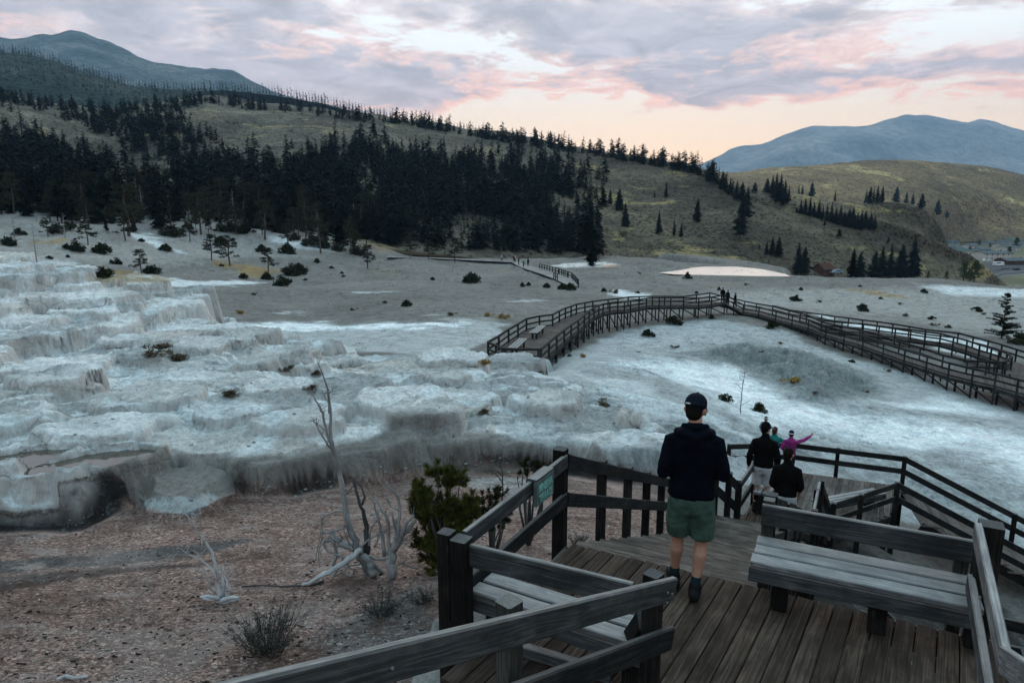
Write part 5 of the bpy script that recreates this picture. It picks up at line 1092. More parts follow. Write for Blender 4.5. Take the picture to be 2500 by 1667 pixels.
# ---- handrail of the upper steps, crossing the bottom of the picture
hr = thing('handrail', 'thick slanting handrail crossing the bottom centre of the picture', 'railing', V(.95, 3.9, 0))
r1 = PF(1642, 1437, 3.78); r1b = PF(1636, 1556, 3.80)
def at_depth(px, py, dep): d = ray(px, py); return O+d*dep
r0 = at_depth(1000, 1604, 2.62); rr0 = r0-(r1-r0)*.62
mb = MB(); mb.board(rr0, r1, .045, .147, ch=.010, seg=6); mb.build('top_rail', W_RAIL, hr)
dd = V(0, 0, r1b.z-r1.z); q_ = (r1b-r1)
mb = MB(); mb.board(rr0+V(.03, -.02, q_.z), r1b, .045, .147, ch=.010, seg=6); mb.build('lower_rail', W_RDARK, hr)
dh = (r1-r0); dh.z = 0; dh.normalize(); nh = V(-dh.y, dh.x, 0); rzh = math.atan2(dh.x, dh.y)
for q_b, dz_ in ((r1-dh*.10, .03), (r1-dh*.10, -.035), (r1-dh*.05, .0), (r0-dh*.1, .02)): c_b = q_b+V(0, 0, dz_); mbb = MB(); mbb.tube([c_b-nh*.018, c_b-nh*.030], [.007, .006], 8); mbb.build('bolt', M_BOLT, hr)
pp = r1-dh*.10+nh*.075; post(hr, pp, r1.z+.115, -.3, .10, W_POST, rz=rzh)
pp2 = at_depth(1243, 1466, 3.32); post(hr, pp2+nh*.0, pp2.z, -.3, .105, W_POSTL, rz=rzh)
# dark slanted brace seen behind the handrail post
mb = MB(); mb.board(PZ(1505, 1600, .05), V(pp.x-.04, pp.y+.10, .78), .045, .12); mb.build('brace', W_POST, hr)
# ---- deck railing at far right
rg = thing('deck_railing', 'pale-topped railing closing the right side of the deck', 'railing', V(2.8, 3.6, 0))
ra = PZ(2386, 1297, .93); rb_ = PZ(2452, 1612, .93)
mb = MB(); mb.board(ra, rb_, .05, .145, ch=.008, seg=4); mb.build('top_rail', W_BENCH, rg)
mb = MB(); mb.board(ra+V(0, 0, -.42), rb_+V(0, 0, -.42), .05, .145, ch=.008, seg=4); mb.build('lower_rail', W_RAIL, rg)
pr = PZ(2418, 1300, .93); post(rg, pr, 1.0, gz(pr.x, pr.y)-.3, .155, W_POST, rz=.5)
pe = at_depth(2530, 1672, 3.0); mb = MB(); mb.board(rb_, rb_+(pe-rb_)*2.0, .05, .145, ch=.008, seg=2); mb.build('top_rail', W_BENCH, rg)
pq = PZ(2500, 1610, .75); post(rg, pq+V(.05, .0, 0), .78, -1.5, .11, W_POST, rz=.5)
# ---- the terrace sign, hung on the top board
sg = thing('sign', 'grey green sign with pale cut letters hung on the railing', 'sign', V(.2, 5.9, .8))
sa = L0+V(0, .04, 0); sdn = (Aa-sa).normalized(); inn = V(sdn.y, -sdn.x, 0)
def rail_t(px):
    best = 0; bd_ = 1e9
    for k in range(400):
        p = sa+(Aa-sa)*(k/399)+V(0, 0, .85)+inn*.03; e = abs(proj(p)[0]-px)
        if e < bd_: bd_ = e; best = k/399
    return sa+(Aa-sa)*best
t0, t1 = rail_t(1301), rail_t(1342)
M_SIGN = simple('faded painted board', (.085, .115, .112), .7, .2, 9, .002); M_LET = simple('pale turquoise paint', (.16, .36, .32), .6, .2, 20)
mb = MB(); SG_H = .235; sc0 = .935-SG_H/2
mb.board(t0+inn*.055+V(0, 0, sc0), t1+inn*.055+V(0, 0, sc0), .035, SG_H, ch=.004); mb.build('panel', M_SIGN, sg)
L_ = (t1-t0).length
mb = MB(); mb.board(t0+inn*.02+V(0, 0, .945), t1+inn*.02+V(0, 0, .945), .10, .02, ch=.003); mb.build('cap_board', W_RAIL, sg)
for txt, dz in (('MINERVA', .034), ('TERRACE', -.062)):
    cu = bpy.data.curves.new('lettering', 'FONT'); cu.body = txt; cu.size = .105; cu.extrude = .0025; cu.offset = .0022; cu.align_x = 'CENTER'; cu.align_y = 'CENTER'
    to = bpy.data.objects.new('tmp', cu); col.objects.link(to); bpy.context.view_layer.update(); dg = bpy.context.evaluated_depsgraph_get(); me_ = bpy.data.meshes.new_from_object(to.evaluated_get(dg)); bpy.data.objects.remove(to)
    w0 = max(v.co.x for v in me_.vertices)-min(v.co.x for v in me_.vertices); kx = L_*.80/w0; cx_ = (t0+t1)/2+inn*.0755+V(0, 0, sc0+dz)
    # reading direction: from the camera side, left end of the board is t0
    Mx = Matrix(((sdn.x*kx, 0, inn.x, cx_.x), (sdn.y*kx, 0, inn.y, cx_.y), (0, 1.0, 0, cx_.z), (0, 0, 0, 1)))
    me_.transform(Mx); me_.materials.clear(); me_.materials.append(M_LET); link('lettering', me_, sg)
# ------------------------------------------------------------------ the boardwalk across the white ground
def curve_pts(px_pts, zfun): return [PZ(px, py, zfun(px)) for (px, py) in px_pts]
def Z4(lst): return [(1150+x/3.36, 680+y/3.36) for x, y in lst]
def Z5(lst): return [(1750+x/3.136, 680+y/3.136) for x, y in lst]
H_R = .95
zf = lambda px: -4.85-1.10*max(0, min(1, (px-1321)/450))
near_t = Z4([(575,578),(640,522),(703,470),(765,420),(822,377),(880,342),(930,297),(970,264),(1010,237),(1050,220),(1085,207),(1140,196),(1205,190),(1260,189),(1310,182),(1380,170),(1440,160),(1545,157),(1640,157),(1745,157),(1870,159),(1975,150),(2085,131)])
far_t = Z4([(140,518),(228,470),(308,415),(385,372),(455,328),(562,306),(670,294),(725,264),(775,240),(822,226),(865,209),(935,196),(1000,185),(1125,170),(1205,162),(1290,150),(1380,146),(1490,144),(1590,144),(1745,145),(1850,131),(1960,116)])
NT_ = [p-V(0, 0, H_R) for p in curve_pts(near_t, zf)]; FT_ = [p-V(0, 0, H_R) for p in curve_pts(far_t, zf)]
FC = PZ(1227, 851, -4.85)-V(0, 0, H_R)
bw = thing('boardwalk', 'railed boardwalk curving over the white ground with a wide end platform', 'boardwalk', NT_[0])
def resample(P, n):
    d = [0]
    for a, b in zip(P[:-1], P[1:]): d.append(d[-1]+(b-a).length)
    out = []
    for k in range(n+1):
        t = d[-1]*k/n; i = max(0, min(len(P)-2, np.searchsorted(d, t)-1)); out.append(P[i].lerp(P[i+1], (t-d[i])/(d[i+1]-d[i])))
    return out
def strip_deck(root, A, B, n, mat=W_FARD, th=.05):
    RA, RB = resample(A, n), resample(B, n); mb = MB()
    for k in range(n):
        a0, a1, b0, b1 = RA[k], RA[k+1], RB[k], RB[k+1]; g = .06; a1 = a0.lerp(a1, 1-g); b1 = b0.lerp(b1, 1-g); base = len(mb.v); o = R.uniform(0, 50); tn = R.random(); dz = R.uniform(-.004, .004)
        L = (b0-a0).length; wd = (a1-a0).length
        for zz in (-th, 0):
            for p, u, v_ in ((a0, 0, 0), (b0, L, 0), (b1, L, wd), (a1, 0, wd)): mb.v.append((p.x, p.y, p.z+zz+dz)); mb.g.append((o+u, o+v_, zz)); mb.t.append(tn)
        for f in ((4, 5, 6, 7), (3, 2, 1, 0), (0, 1, 5, 4), (1, 2, 6, 5), (2, 3, 7, 6), (3, 0, 4, 7)): mb.f.append(tuple(base+i for i in f)); mb.m.append(0)
    # flip if the winding came out upside down
    v = [Vector(mb.v[i]) for i in mb.f[0]]
    if (v[1]-v[0]).cross(v[2]-v[1]).z < 0: mb.f = [tuple(reversed(f)) for f in mb.f]
    mb.build('planks', mat, root)
strip_deck(bw, NT_, FT_, 300); mb = MB(); mb.face([NT_[0], FC, FT_[0]]); mb.prism([(p.x, p.y) for p in (FT_[0], FC, NT_[0])], NT_[0].z-.05, NT_[0].z-.001); mb.f = mb.f[1:]; mb.m = mb.m[1:]; mb.build('corner_planks', W_FARD, bw)
def long_rail(root, P, h=H_R, post_every=None, posts=None, sz=.10, psz=.115, bhh=.15, both=True, ground=True, toe=True, shift=None):
    mbt, mbl, mbk = MB(), MB(), MB()
    for a, b in zip(P[:-1], P[1:]):
        d = (b-a).normalized()*.02
        mbt.board(a+V(0, 0, h-.05)-d, b+V(0, 0, h-.05)+d, .06, .10, ch=0); mbt.board(a+V(0, 0, h+.015)-d, b+V(0, 0, h+.015)+d, .15, .035, ch=0)
        mbl.board(a+V(0, 0, h*.52)-d, b+V(0, 0, h*.52)+d, .05, bhh*.85, ch=0)
        if toe: mbk.board(a+V(0, 0, .10)-d, b+V(0, 0, .10)+d, .05, .10, ch=0); mbk.board(a+V(0, 0, -.15)-d, b+V(0, 0, -.15)+d, .06, .2, ch=0)
    mbt.build('top_rail', W_FARR, root); mbl.build('lower_rail', W_FARR, root)
    if toe: mbk.build('edge_boards', W_FARR, root)
    for p in (posts or P): post(root, p, p.z+h-.01, gz(p.x, p.y)-.25, psz, W_FARR)
long_rail(bw, NT_); long_rail(bw, FT_); long_rail(bw, [NT_[0], FC, FT_[0]], posts=[FC, FC.lerp(FT_[0], .45), NT_[0]+V(-.16, 0, 0), FC+V(.16, -.02, 0)])
def braces(root, P, step=2, inward=V(0, 1.6, 0), mat=W_RDARK):
    for k in range(0, len(P)-1, step):
        mb = MB(); a, b = P[k], P[k+1]; g = gz(b.x, b.y)
        if a.z-g > .7: mb.board(a+V(0, 0, -.25), V(b.x, b.y, max(g+.1, b.z-1.9)), .04, .10, ch=0)
        c = a+inward
        mb.board(a+V(0, 0, -.22), c+V(0, 0, -.22), .06, .16, ch=0); mb.board(V(c.x, c.y, c.z-.1), V(c.x, c.y, gz(c.x, c.y)-.2), .11, .11, up=V(0, 1, 0), ch=0)
        mb.build('cross_frame', mat, root)
braces(bw, NT_, 1)
# wide deck bench pair
for (lab, c4, d4) in (('pale bench on the boardwalk platform, nearer one', [(300,568),(395,490),(465,492),(380,575)], 0), ('pale bench on the boardwalk platform, farther one', [(470,445),(555,385),(615,388),(545,450)], 1)):
    zb = NT_[0].z-.02; c = [PZ(x, y, zb+.48) for x, y in Z4(c4)]; root = thing('bench', lab, 'bench', V(c[0].x, c[0].y, zb)); e0, e1_ = (c[3]-c[0]), (c[2]-c[1])
    for k in range(3): t = (k+.5)/3; mb = MB(); mb.board(c[0].lerp(c[3], t), c[1].lerp(c[2], t), .17, .05, ch=0); mb.build('seat_board', W_BENCH, root)
    for t in (.15, .82):
        a, b = c[0].lerp(c[1], t), c[3].lerp(c[2], t); mb = MB(); mb.board(a.lerp(b, .1)-V(0, 0, .09), a.lerp(b, .9)-V(0, 0, .09), .08, .12, ch=0); mb.board(a.lerp(b, .3)-V(0, 0, .03), a.lerp(b, .3)-V(0, 0, .48), .12, .12, up=V(0, 1, 0), ch=0); mb.board(a.lerp(b, .75)-V(0, 0, .03), a.lerp(b, .75)-V(0, 0, .48), .12, .12, up=V(0, 1, 0), ch=0); mb.build('leg', W_POST, root)
# right-hand arms
zt5 = -7.05
out_t = Z5([(205,200),(325,218),(455,252),(580,283),(705,315),(840,362),(980,402),(1125,440),(1280,492),(1443,545),(1613,595),(1783,645),(1965,688),(2140,725),(2310,770),(2480,812),(2660,860)])
inn_t = Z5([(215,172),(305,190),(430,210),(555,245),(690,275),(805,330),(945,362),(1100,392),(1240,425),(1400,485),(1560,525),(1735,585),(1920,628)])
far_in = Z5([(640,262),(805,318),(960,335),(1125,345),(1245,362),(1370,378),(1488,390),(1600,405),(1715,420),(1815,445),(1918,472),(2015,505),(2105,530),(2165,548),(2225,570),(2262,600)])
far_out = Z5([(430,205),(555,238),(690,258),(805,272),(905,288),(1010,300),(1118,315),(1230,328),(1350,345),(1475,365),(1600,388),(1850,415),(1965,445),(2080,475),(2185,505),(2297,540),(2420,580),(2560,625)])
def lower(pts, zt=zt5): return [PZ(px, py, zt)-V(0, 0, H_R) for px, py in pts]
OUT, INN, FI, FO = lower(out_t), lower(inn_t), lower(far_in), lower(far_out)
bw2 = thing('boardwalk', 'long railed boardwalk running from the steps to the right edge', 'boardwalk', OUT[0])
INNx = INN+[INN[-1].lerp(PZ(*Z5([(2195,642)])[0], zt5)-V(0, 0, H_R), 1)]
strip_deck(bw2, OUT, INN+[PZ(*Z5([(2195,642)])[0], zt5)-V(0, 0, H_R), PZ(*Z5([(2600,740)])[0], zt5)-V(0, 0, H_R)], 330)
long_rail(bw2, OUT); long_rail(bw2, INN, toe=False, psz=.10); braces(bw2, OUT[1:], 1)
bw3 = thing('boardwalk', 'upper arm of the boardwalk loop, set back behind the long one', 'boardwalk', FO[0])
FI2 = FI+[PZ(*Z5([(2400,720)])[0], zt5)-V(0, 0, H_R)]
strip_deck(bw3, [p-V(0, 0, .008) for p in FI2], [p-V(0, 0, .008) for p in FO], 320)
long_rail(bw3, FI, toe=True, psz=.12); long_rail(bw3, FO, toe=False)
nose = [INN[-1]]+[PZ(x, y, zt5)-V(0, 0, H_R) for x, y in Z5([(2070,632),(2195,640),(2262,600)])]
long_rail(bw3, nose, posts=nose[1:]+[nose[1].lerp(nose[2], .5)], toe=False)
# join of the two arms at the right edge
mb = MB(); j = [PZ(x, y, zt5-H_R) for x, y in Z5([(2215,715),(2262,662),(2700,800),(2700,960)])]; mb.face([p-V(0, 0, .02) for p in j]); 
if True: mb.build('corner_planks', W_FARD, bw3)
# steps at the apex, and the people coming up them are added further on
AP0, AP1 = NT_[-1], FT_[-1]; BP0, BP1 = OUT[0], INN[0]
st = thing('staircase', 'short distant stair where the boardwalk drops to the right', 'stairs', AP0)
for k in range(8): t = (k+.5)/8; a, b = AP0.lerp(BP0, t), AP1.lerp(BP1, t); mb = MB(); mb.board(V(a.x, a.y, a.z), V(b.x, b.y, a.z), .34, .05, ch=0); mb.build('tread', W_FARD, st)
mb = MB(); mb.board(AP0-V(0, 0, .22), BP0-V(0, 0, .22), .06, .30, ch=0); mb.board(AP1-V(0, 0, .22), BP1-V(0, 0, .22), .06, .30, ch=0); mb.build('stringer', W_POST, st)
for nm, a, b, lab in (('stair_railing', AP0, BP0, 'near railing of the distant boardwalk stair'), ('stair_railing', AP1, BP1, 'far railing of the distant boardwalk stair')):
    rt = thing(nm, lab, 'railing', a); long_rail(rt, [a, a.lerp(b, .5), b], posts=[a.lerp(b, .5)], toe=False)
# ------------------------------------------------------------------ the far, low walkway on the plain
def gp(px, py, up=.35): p = hit(px, py); return p+V(0, 0, up)
wl = [(945,628),(1040,630),(1100,629),(1170,631),(1225,634),(1250,640),(1262,648),(1285,657),(1320,668),(1352,680),(1378,692),(1392,697)]
wr = [(945,625),(1040,626),(1100,625),(1170,626),(1225,629),(1265,635),(1295,645),(1330,655),(1365,666),(1396,680),(1408,692),(1412,698)]
Lw, Rw = [], []
for (a, b) in zip(wl, wr):
    p = hit(*a); q = hit(*b)
    if p is None or q is None: continue
    z_ = max(p.z, q.z)+.25; Lw.append(PZ(a[0], a[1], z_)); Rw.append(PZ(b[0], b[1], z_))
for i in range(len(Lw)):      # keep the walk a sane width
    d = Rw[i]-Lw[i]; d.z = 0
    if d.length > 3.2: Rw[i] = Lw[i]+d.normalized()*3.2
fw = thing('walkway', 'low pale walkway far across the plain with people on it', 'walkway', Lw[0]); strip_deck(fw, Lw, Rw, 220, W_FARD)
W_PALE = wood('bleached far planks', (.22, .21, .20), (.34, .325, .31), .9, .3, .2); fw.children[0].data.materials[0] = W_PALE
mb = MB()
for a, b in zip(Lw[:-1], Lw[1:]): mb.board(a-V(0, 0, .2), b-V(0, 0, .2), .1, .35, ch=0)
mb.build('edge_boards', W_RDARK, fw)
def mini_rail(name, label, P, h=1.0, n=2, psp=2.4, cross=False):
    root = thing(name, label, 'railing', P[0]); RP = []
    for a, b in zip(P[:-1], P[1:]):
        m_ = max(1, int((b-a).length/psp))
        for k in range(m_): RP.append(a.lerp(b, k/m_))
    RP.append(P[-1])
    for nm, hh in (('top_rail', h), ('lower_rail', h*.5)):
        mb = MB()
        for a, b in zip(RP[:-1], RP[1:]): mb.board(a+V(0, 0, hh), b+V(0, 0, hh), .08, .13, ch=0)
        mb.build(nm, W_RDARK, root)
    for p in RP[:60]: post(root, p, p.z+h, p.z-.5, .14, W_RDARK)
    return root
mini_rail('walkway_railing', 'long low railing along the right side of the far walkway', Rw[6:10] if len(Rw) > 10 else Rw[-4:], 1.0, psp=1.9)
mini_rail('walkway_railing', 'short railing at the bend of the far walkway', Rw[4:7], 1.0)
def off_(p, dx): return p+V(dx, 0, 0)
mini_rail('walkway_railing', 'small dark railing on the near side of the far walkway', [Lw[6], Lw[6].lerp(Lw[7], .35)], 1.1, psp=1.2)

# ------------------------------------------------------------------ people
def skin_mat(name, c): return simple(name, c, .55, .10, 30, .001)
M_SKIN = skin_mat('skin', (.34, .185, .13)); M_SKIN2 = skin_mat('skin lighter', (.46, .29, .22)); M_SKIND = skin_mat('skin tanned', (.33, .19, .135))
def cloth(name, c, var=.15, bumps=.004, rough=.92):
    m, T, b = new_mat(name); P = T.add('ShaderNodeTexCoord').outputs['Object']; n = T.noise(P, 9, 5, .6, .6); f = T.noise(P, 160, 2, .5)
    k = T.math('MULTIPLY', T.mapr(n, .3, .7, 1-var, 1+var), T.mapr(f, .3, .7, .9, 1.1)); cc = T.vmath('SCALE', c); T.put(cc.node.inputs['Scale'], k); T.put(b.inputs['Base Color'], cc)
    b.inputs['Roughness'].default_value = rough; b.inputs['Specular IOR Level'].default_value = .04
    T.put(b.inputs['Normal'], T.bump(T.math('ADD', n, T.math('MULTIPLY', f, .1)), .5, bumps*3)); return m
M_NAVY = cloth('navy fleece', (.0026, .0036, .0075)); M_GREEN = cloth('sage green cotton', (.042, .074, .058), .4); M_BLACK = cloth('black cloth', (.0045, .0045, .005)); M_CAP = cloth('black cap cloth', (.006, .009, .015))
M_LGREY = cloth('light grey cotton', (.36, .36, .37), .18); M_TEAL = cloth('teal fleece', (.02, .16, .15)); M_PINKJ = cloth('magenta quilted shell', (.24, .03, .16), .2, .008, .6); M_DJEAN = cloth('dark denim', (.012, .018, .03)); M_HAIR = cloth('dark hair', (.008, .007, .006)); M_HAIRB = cloth('brown hair', (.05, .026, .018)); M_SHOE = cloth('dark shoe leather', (.010, .010, .011), .3, .003, .6); M_SOCK = cloth('dark teal sock', (.012, .025, .03)); M_WHITE = cloth('white knit', (.6, .6, .58)); M_GREYQ = cloth('grey striped quilt', (.16, .15, .19), .2, .006, .6)
M_EYE = simple('eye', (.02, .015, .012), .2, 0)
class BL:
    def __init__(s): s.v = []; s.f = []
    def tube(s, pts, rx, ry=None, n=14, cap=True):
        pts = [Vector(p) for p in pts]; ry = ry or rx; rx = list(rx); ry = list(ry)
        if cap:
            t0 = (pts[0]-pts[1]).normalized(); t1 = (pts[-1]-pts[-2]).normalized(); a = min(rx[0], ry[0]); b = min(rx[-1], ry[-1])
            pts = [pts[0]+t0*a*.85, pts[0]+t0*a*.5]+pts+[pts[-1]+t1*b*.5, pts[-1]+t1*b*.85]
            rx = [rx[0]*.45, rx[0]*.85]+rx+[rx[-1]*.85, rx[-1]*.45]; ry = [ry[0]*.45, ry[0]*.85]+ry+[ry[-1]*.85, ry[-1]*.45]
        base = len(s.v)
        for k, p in enumerate(pts):
            t = (pts[min(k+1, len(pts)-1)]-pts[max(k-1, 0)]).normalized()
            if k == 0: X = Vector((1, 0, 0)) if abs(t.x) < .8 else Vector((0, 0, 1))
            else: X = sd_
            sd_ = (X-t*X.dot(t)).normalized(); fw_ = t.cross(sd_)
            for i in range(n): a = 2*math.pi*i/n; s.v.append(tuple(p+sd_*math.cos(a)*rx[k]+fw_*math.sin(a)*ry[k]))
        for k in range(len(pts)-1):
            for i in range(n): j = (i+1) % n; q = base+k*n; s.f.append((q+i, q+j, q+n+j, q+n+i))
        s.f.append(tuple(base+i for i in range(n-1, -1, -1))); s.f.append(tuple(base+(len(pts)-1)*n+i for i in range(n)))
        return s
    def ball(s, c, r, n=12):
        c = Vector(c); r = (r, r, r) if isinstance(r, (int, float)) else r; base = len(s.v); m = 8
        for k in range(1, m):
            ph = math.pi*k/m
            for i in range(n): a = 2*math.pi*i/n; s.v.append((c.x+r[0]*math.sin(ph)*math.cos(a), c.y+r[1]*math.sin(ph)*math.sin(a), c.z-r[2]*math.cos(ph)))
        for k in range(m-2):
            for i in range(n): j = (i+1) % n; q = base+k*n; s.f.append((q+i, q+j, q+n+j, q+n+i))
        s.f.append(tuple(base+i for i in range(n-1, -1, -1))); s.f.append(tuple(base+(m-2)*n+i for i in range(n))); return s
    def build(s, name, mat, root, voxel=.012, smooth=5, fold=0.0, fs=.09, remesh=True):
        me = bpy.data.meshes.new(name); me.from_pydata(s.v, [], s.f); me.materials.append(mat); bm = bmesh.new(); bm.from_mesh(me); bmesh.ops.recalc_face_normals(bm, faces=bm.faces); bm.to_mesh(me); bm.free()
        me.polygons.foreach_set('use_smooth', [True]*len(me.polygons)); o = bpy.data.objects.new(name, me); col.objects.link(o); o.parent = root
        if remesh:
            m = o.modifiers.new('remesh', 'REMESH'); m.mode = 'VOXEL'; m.voxel_size = voxel; m.use_smooth_shade = True
            m = o.modifiers.new('smooth', 'SMOOTH'); m.iterations = smooth; m.factor = .5
            if fold:
                tx = bpy.data.textures.new('folds', 'CLOUDS'); tx.noise_scale = fs; tx.noise_depth = 2; m = o.modifiers.new('folds', 'DISPLACE'); m.texture = tx; m.strength = fold; m.mid_level = .5; m.texture_coords = 'LOCAL'
        return o
def hand(bl, wrist, d, palm_n, side, s=1.0, curl=.5):
    """palm, four unequal fingers and a thumb leaving the side of the palm; d = direction of the fingers, side = +1/-1 thumb side"""
    w_ = Vector(wrist); d = Vector(d).normalized(); nrm = Vector(palm_n).normalized(); nrm = (nrm-d*nrm.dot(d)).normalized(); sd_ = d.cross(nrm)*side
    bl.tube([w_, w_+d*.05*s, w_+d*.09*s], [.026*s, .036*s, .036*s], [.018*s, .016*s, .014*s])
    for k, L in enumerate((.070, .078, .072, .056)):
        b_ = w_+d*.088*s+sd_*(.030-.020*k)*s; c1 = b_+(d*math.cos(curl*.4)+nrm*math.sin(curl*.4))*L*.45*s; c2 = c1+(d*math.cos(curl)+nrm*math.sin(curl))*L*.32*s; c3 = c2+(d*math.cos(curl*1.6)+nrm*math.sin(curl*1.6))*L*.26*s
        bl.tube([b_-d*.02*s, b_, c1, c2, c3], [.0095*s]*2+[.0088*s, .0082*s, .007*s], n=8)
    t0 = w_+d*.025*s+sd_*.028*s; t1 = t0+(sd_*.8+d*.6+nrm*.3).normalized()*.034*s; t2 = t1+(sd_*.35+d*.9+nrm*.4).normalized()*.030*s
    bl.tube([t0-sd_*.012*s, t0, t1, t2], [.013*s, .012*s, .010*s, .008*s], n=8)
def person(label, P, rz, H=1.78, fat=1.0, pose=None, skin=M_SKIN, top=M_NAVY, topname='hoodie', bot=M_GREEN, botname='shorts', shorts=True, hat=None, hair=M_HAIR, voxel=.012, group=None, hood=False, longhair=False, child=False, sleeve=True, quilt=False, turn=0.0, nod=0.0, hem=.50, extra=None):
    root = thing('person', label, 'person', P, group, rz); root['_local'] = 1; k = H/1.78; root.scale = (k, k, k)
    p = dict(hipx=.09, kneeL=(-.10, .02, .50), kneeR=(.10, .02, .50), ankL=(-.10, -.02, .09), ankR=(.10, -.02, .09), elL=(-.29, -.03, 1.17), elR=(.29, -.03, 1.17), wrL=(-.30, .08, .95), wrR=(.30, .08, .95), hdL=(0, .2, -1), hdR=(0, .2, -1), toeL=(0, 1, 0), toeR=(0, 1, 0), lean=0.0)
    if pose: p.update(pose)
    ln = p['lean']; f_ = fat
    TS = [(0, 0, .90), (0, 0, 1.0), (0, .005, 1.10), (0, ln*.3+.005, 1.24), (0, ln*.6, 1.36), (0, ln*.8-.005, 1.44), (0, ln, 1.485)]
    TX = [.160*f_, .160*f_, .148*f_, .165*f_, .172*f_, .128*f_, .07]; TY = [.115*f_, .118*f_, .105*f_, .115*f_, .112*f_, .090*f_, .06]
    shL = Vector((-.165*f_, ln*.8, 1.395)); shR = Vector((.165*f_, ln*.8, 1.395)); hc = Vector((0, ln+.025+nod*.05, 1.655-nod*.02)); ct, st_ = math.cos(turn), math.sin(turn)
    def hd(x, y, z): z2 = z*math.cos(nod)-y*math.sin(nod); y2 = y*math.cos(nod)+z*math.sin(nod); return hc+Vector((x*ct+y2*st_, -x*st_+y2*ct, z2))
    b = BL(); b.tube(TS, [x*.93 for x in TX], [y*.93 for y in TY]); b.tube([(0, ln-.005, 1.46), (0, ln+.005, 1.53), hc-Vector((0, 0, .06))], [.062, .056, .058], [.062, .058, .062])
    # head: skull, jaw, nose, brow, ears
    b.ball(hd(0, -.010, .03), (.078, .096, .100)); b.tube([hd(0, .03, .0), hd(0, .045, -.055), hd(0, .062, -.092)], [.066, .052, .030], [.06, .05, .028])
    b.tube([hd(0, .088, .03), hd(0, .112, -.005), hd(0, .102, -.018)], [.009, .015, .014], n=8); b.ball(hd(0, .086, -.050), (.022, .012, .010)); b.ball(hd(0, .082, .045), (.05, .016, .010))
    for s_ in (-1, 1): b.tube([hd(s_*.080, -.004, .022), hd(s_*.087, -.012, .0), hd(s_*.079, -.004, -.028)], [.012, .017, .010], [.016, .022, .014], n=8)
    for s_, kn, an, toe in ((-1, p['kneeL'], p['ankL'], p['toeL']), (1, p['kneeR'], p['ankR'], p['toeR'])):
        hip = Vector((s_*p['hipx'], 0, .92)); kn = Vector(kn); an = Vector(an); calf = kn.lerp(an, .30)+Vector((0, -.014, 0)); toe = Vector(toe).normalized()
        b.tube([hip, hip.lerp(kn, .4), hip.lerp(kn, .8), kn, kn.lerp(an, .12), calf, kn.lerp(an, .6), kn.lerp(an, .88), an], [.092*f_, .084*f_, .066, .058, .055, .059, .046, .036, .036], [.10*f_, .088*f_, .070, .060, .056, .064, .050, .038, .040])
        b.tube([an+Vector((0, 0, -.03))-toe*.05, an+Vector((0, 0, -.05))+toe*.06, Vector((an.x, an.y, an.z-.065))+toe*.15], [.034, .040, .036], [.034, .030, .022])
    for s_, sh, el, wr, hdv in ((-1, shL, p['elL'], p['wrL'], p['hdL']), (1, shR, p['elR'], p['wrR'], p['hdR'])):
        el = Vector(el); wr = Vector(wr); b.tube([sh-Vector((s_*.03, 0, 0)), sh.lerp(el, .35), sh.lerp(el, .8), el, el.lerp(wr, .25), el.lerp(wr, .75), wr], [.052, .050, .042, .040, .043, .032, .026])
        hand(b, wr, hdv, (-s_, .2, 0), 1 if s_ > 0 else -1, 1.0, .6)
    bo = b.build('body', skin, root, voxel, 3)
    # eyes and brows sit on the face
    e = BL()
    for s_ in (-1, 1): e.ball(hd(s_*.032, .083, .022), (.011, .008, .008), 8)
    e.build('eyes', M_EYE, root, remesh=False)
    # upper garment
    j = BL(); g = .020; TT = [Vector(t) for t in TS]; TT[0].z = .93; hemz = .925
    j.tube([(0, 0, hemz+.01)]+TT[1:6]+[Vector((0, ln+.002, 1.505))], [(.165*f_+g)*1.02]+[x+g for x in TX[1:6]]+[.078], [.118*f_+g]+[y+g for y in TY[1:6]]+[.076])
    for s_, sh, el, wr in ((-1, shL, p['elL'], p['wrL']), (1, shR, p['elR'], p['wrR'])):
        el = Vector(el); wr = Vector(wr); end = el.lerp(wr, .96) if sleeve is True else el.lerp(wr, sleeve); j.tube([sh-Vector((s_*.05, 0, -.0)), sh+Vector((s_*.012, 0, -.012)), sh.lerp(el, .35), sh.lerp(el, .85), el, el.lerp(end, .35), el.lerp(end, .85), end], [.070, .070, .067, .062, .061, .058, .046, .040])
    if hood:
        j.tube([(-.135, ln+.0, 1.475), (-.11, ln-.075, 1.485), (0, ln-.115, 1.455), (.11, ln-.075, 1.485), (.135, ln+.0, 1.475)], [.040, .052, .058, .052, .040], [.036]*5)
        j.tube([(-.08, ln+.05, 1.50), (-.095, ln-.01, 1.525), (0, ln-.075, 1.53), (.095, ln-.01, 1.525), (.08, ln+.05, 1.50)], [.024, .026, .030, .026, .024]); j.ball((0, ln-.12, 1.40), (.115, .035, .075))
    else: j.tube([(0, ln+.0, 1.47), (0, ln+.006, 1.545)], [.072, .066], [.072, .068])
    jo = j.build(topname, top, root, voxel, 5, .014 if not quilt else .008, .10)
    if quilt:      # stitched baffles
        bm_ = BL()
    # lower garment
    l = BL(); hz = hem
    l.tube([(0, 0, .955), (0, 0, .90), (0, -.005, .845)], [.170*f_, .178*f_, .165*f_], [.125*f_, .135*f_, .125*f_])
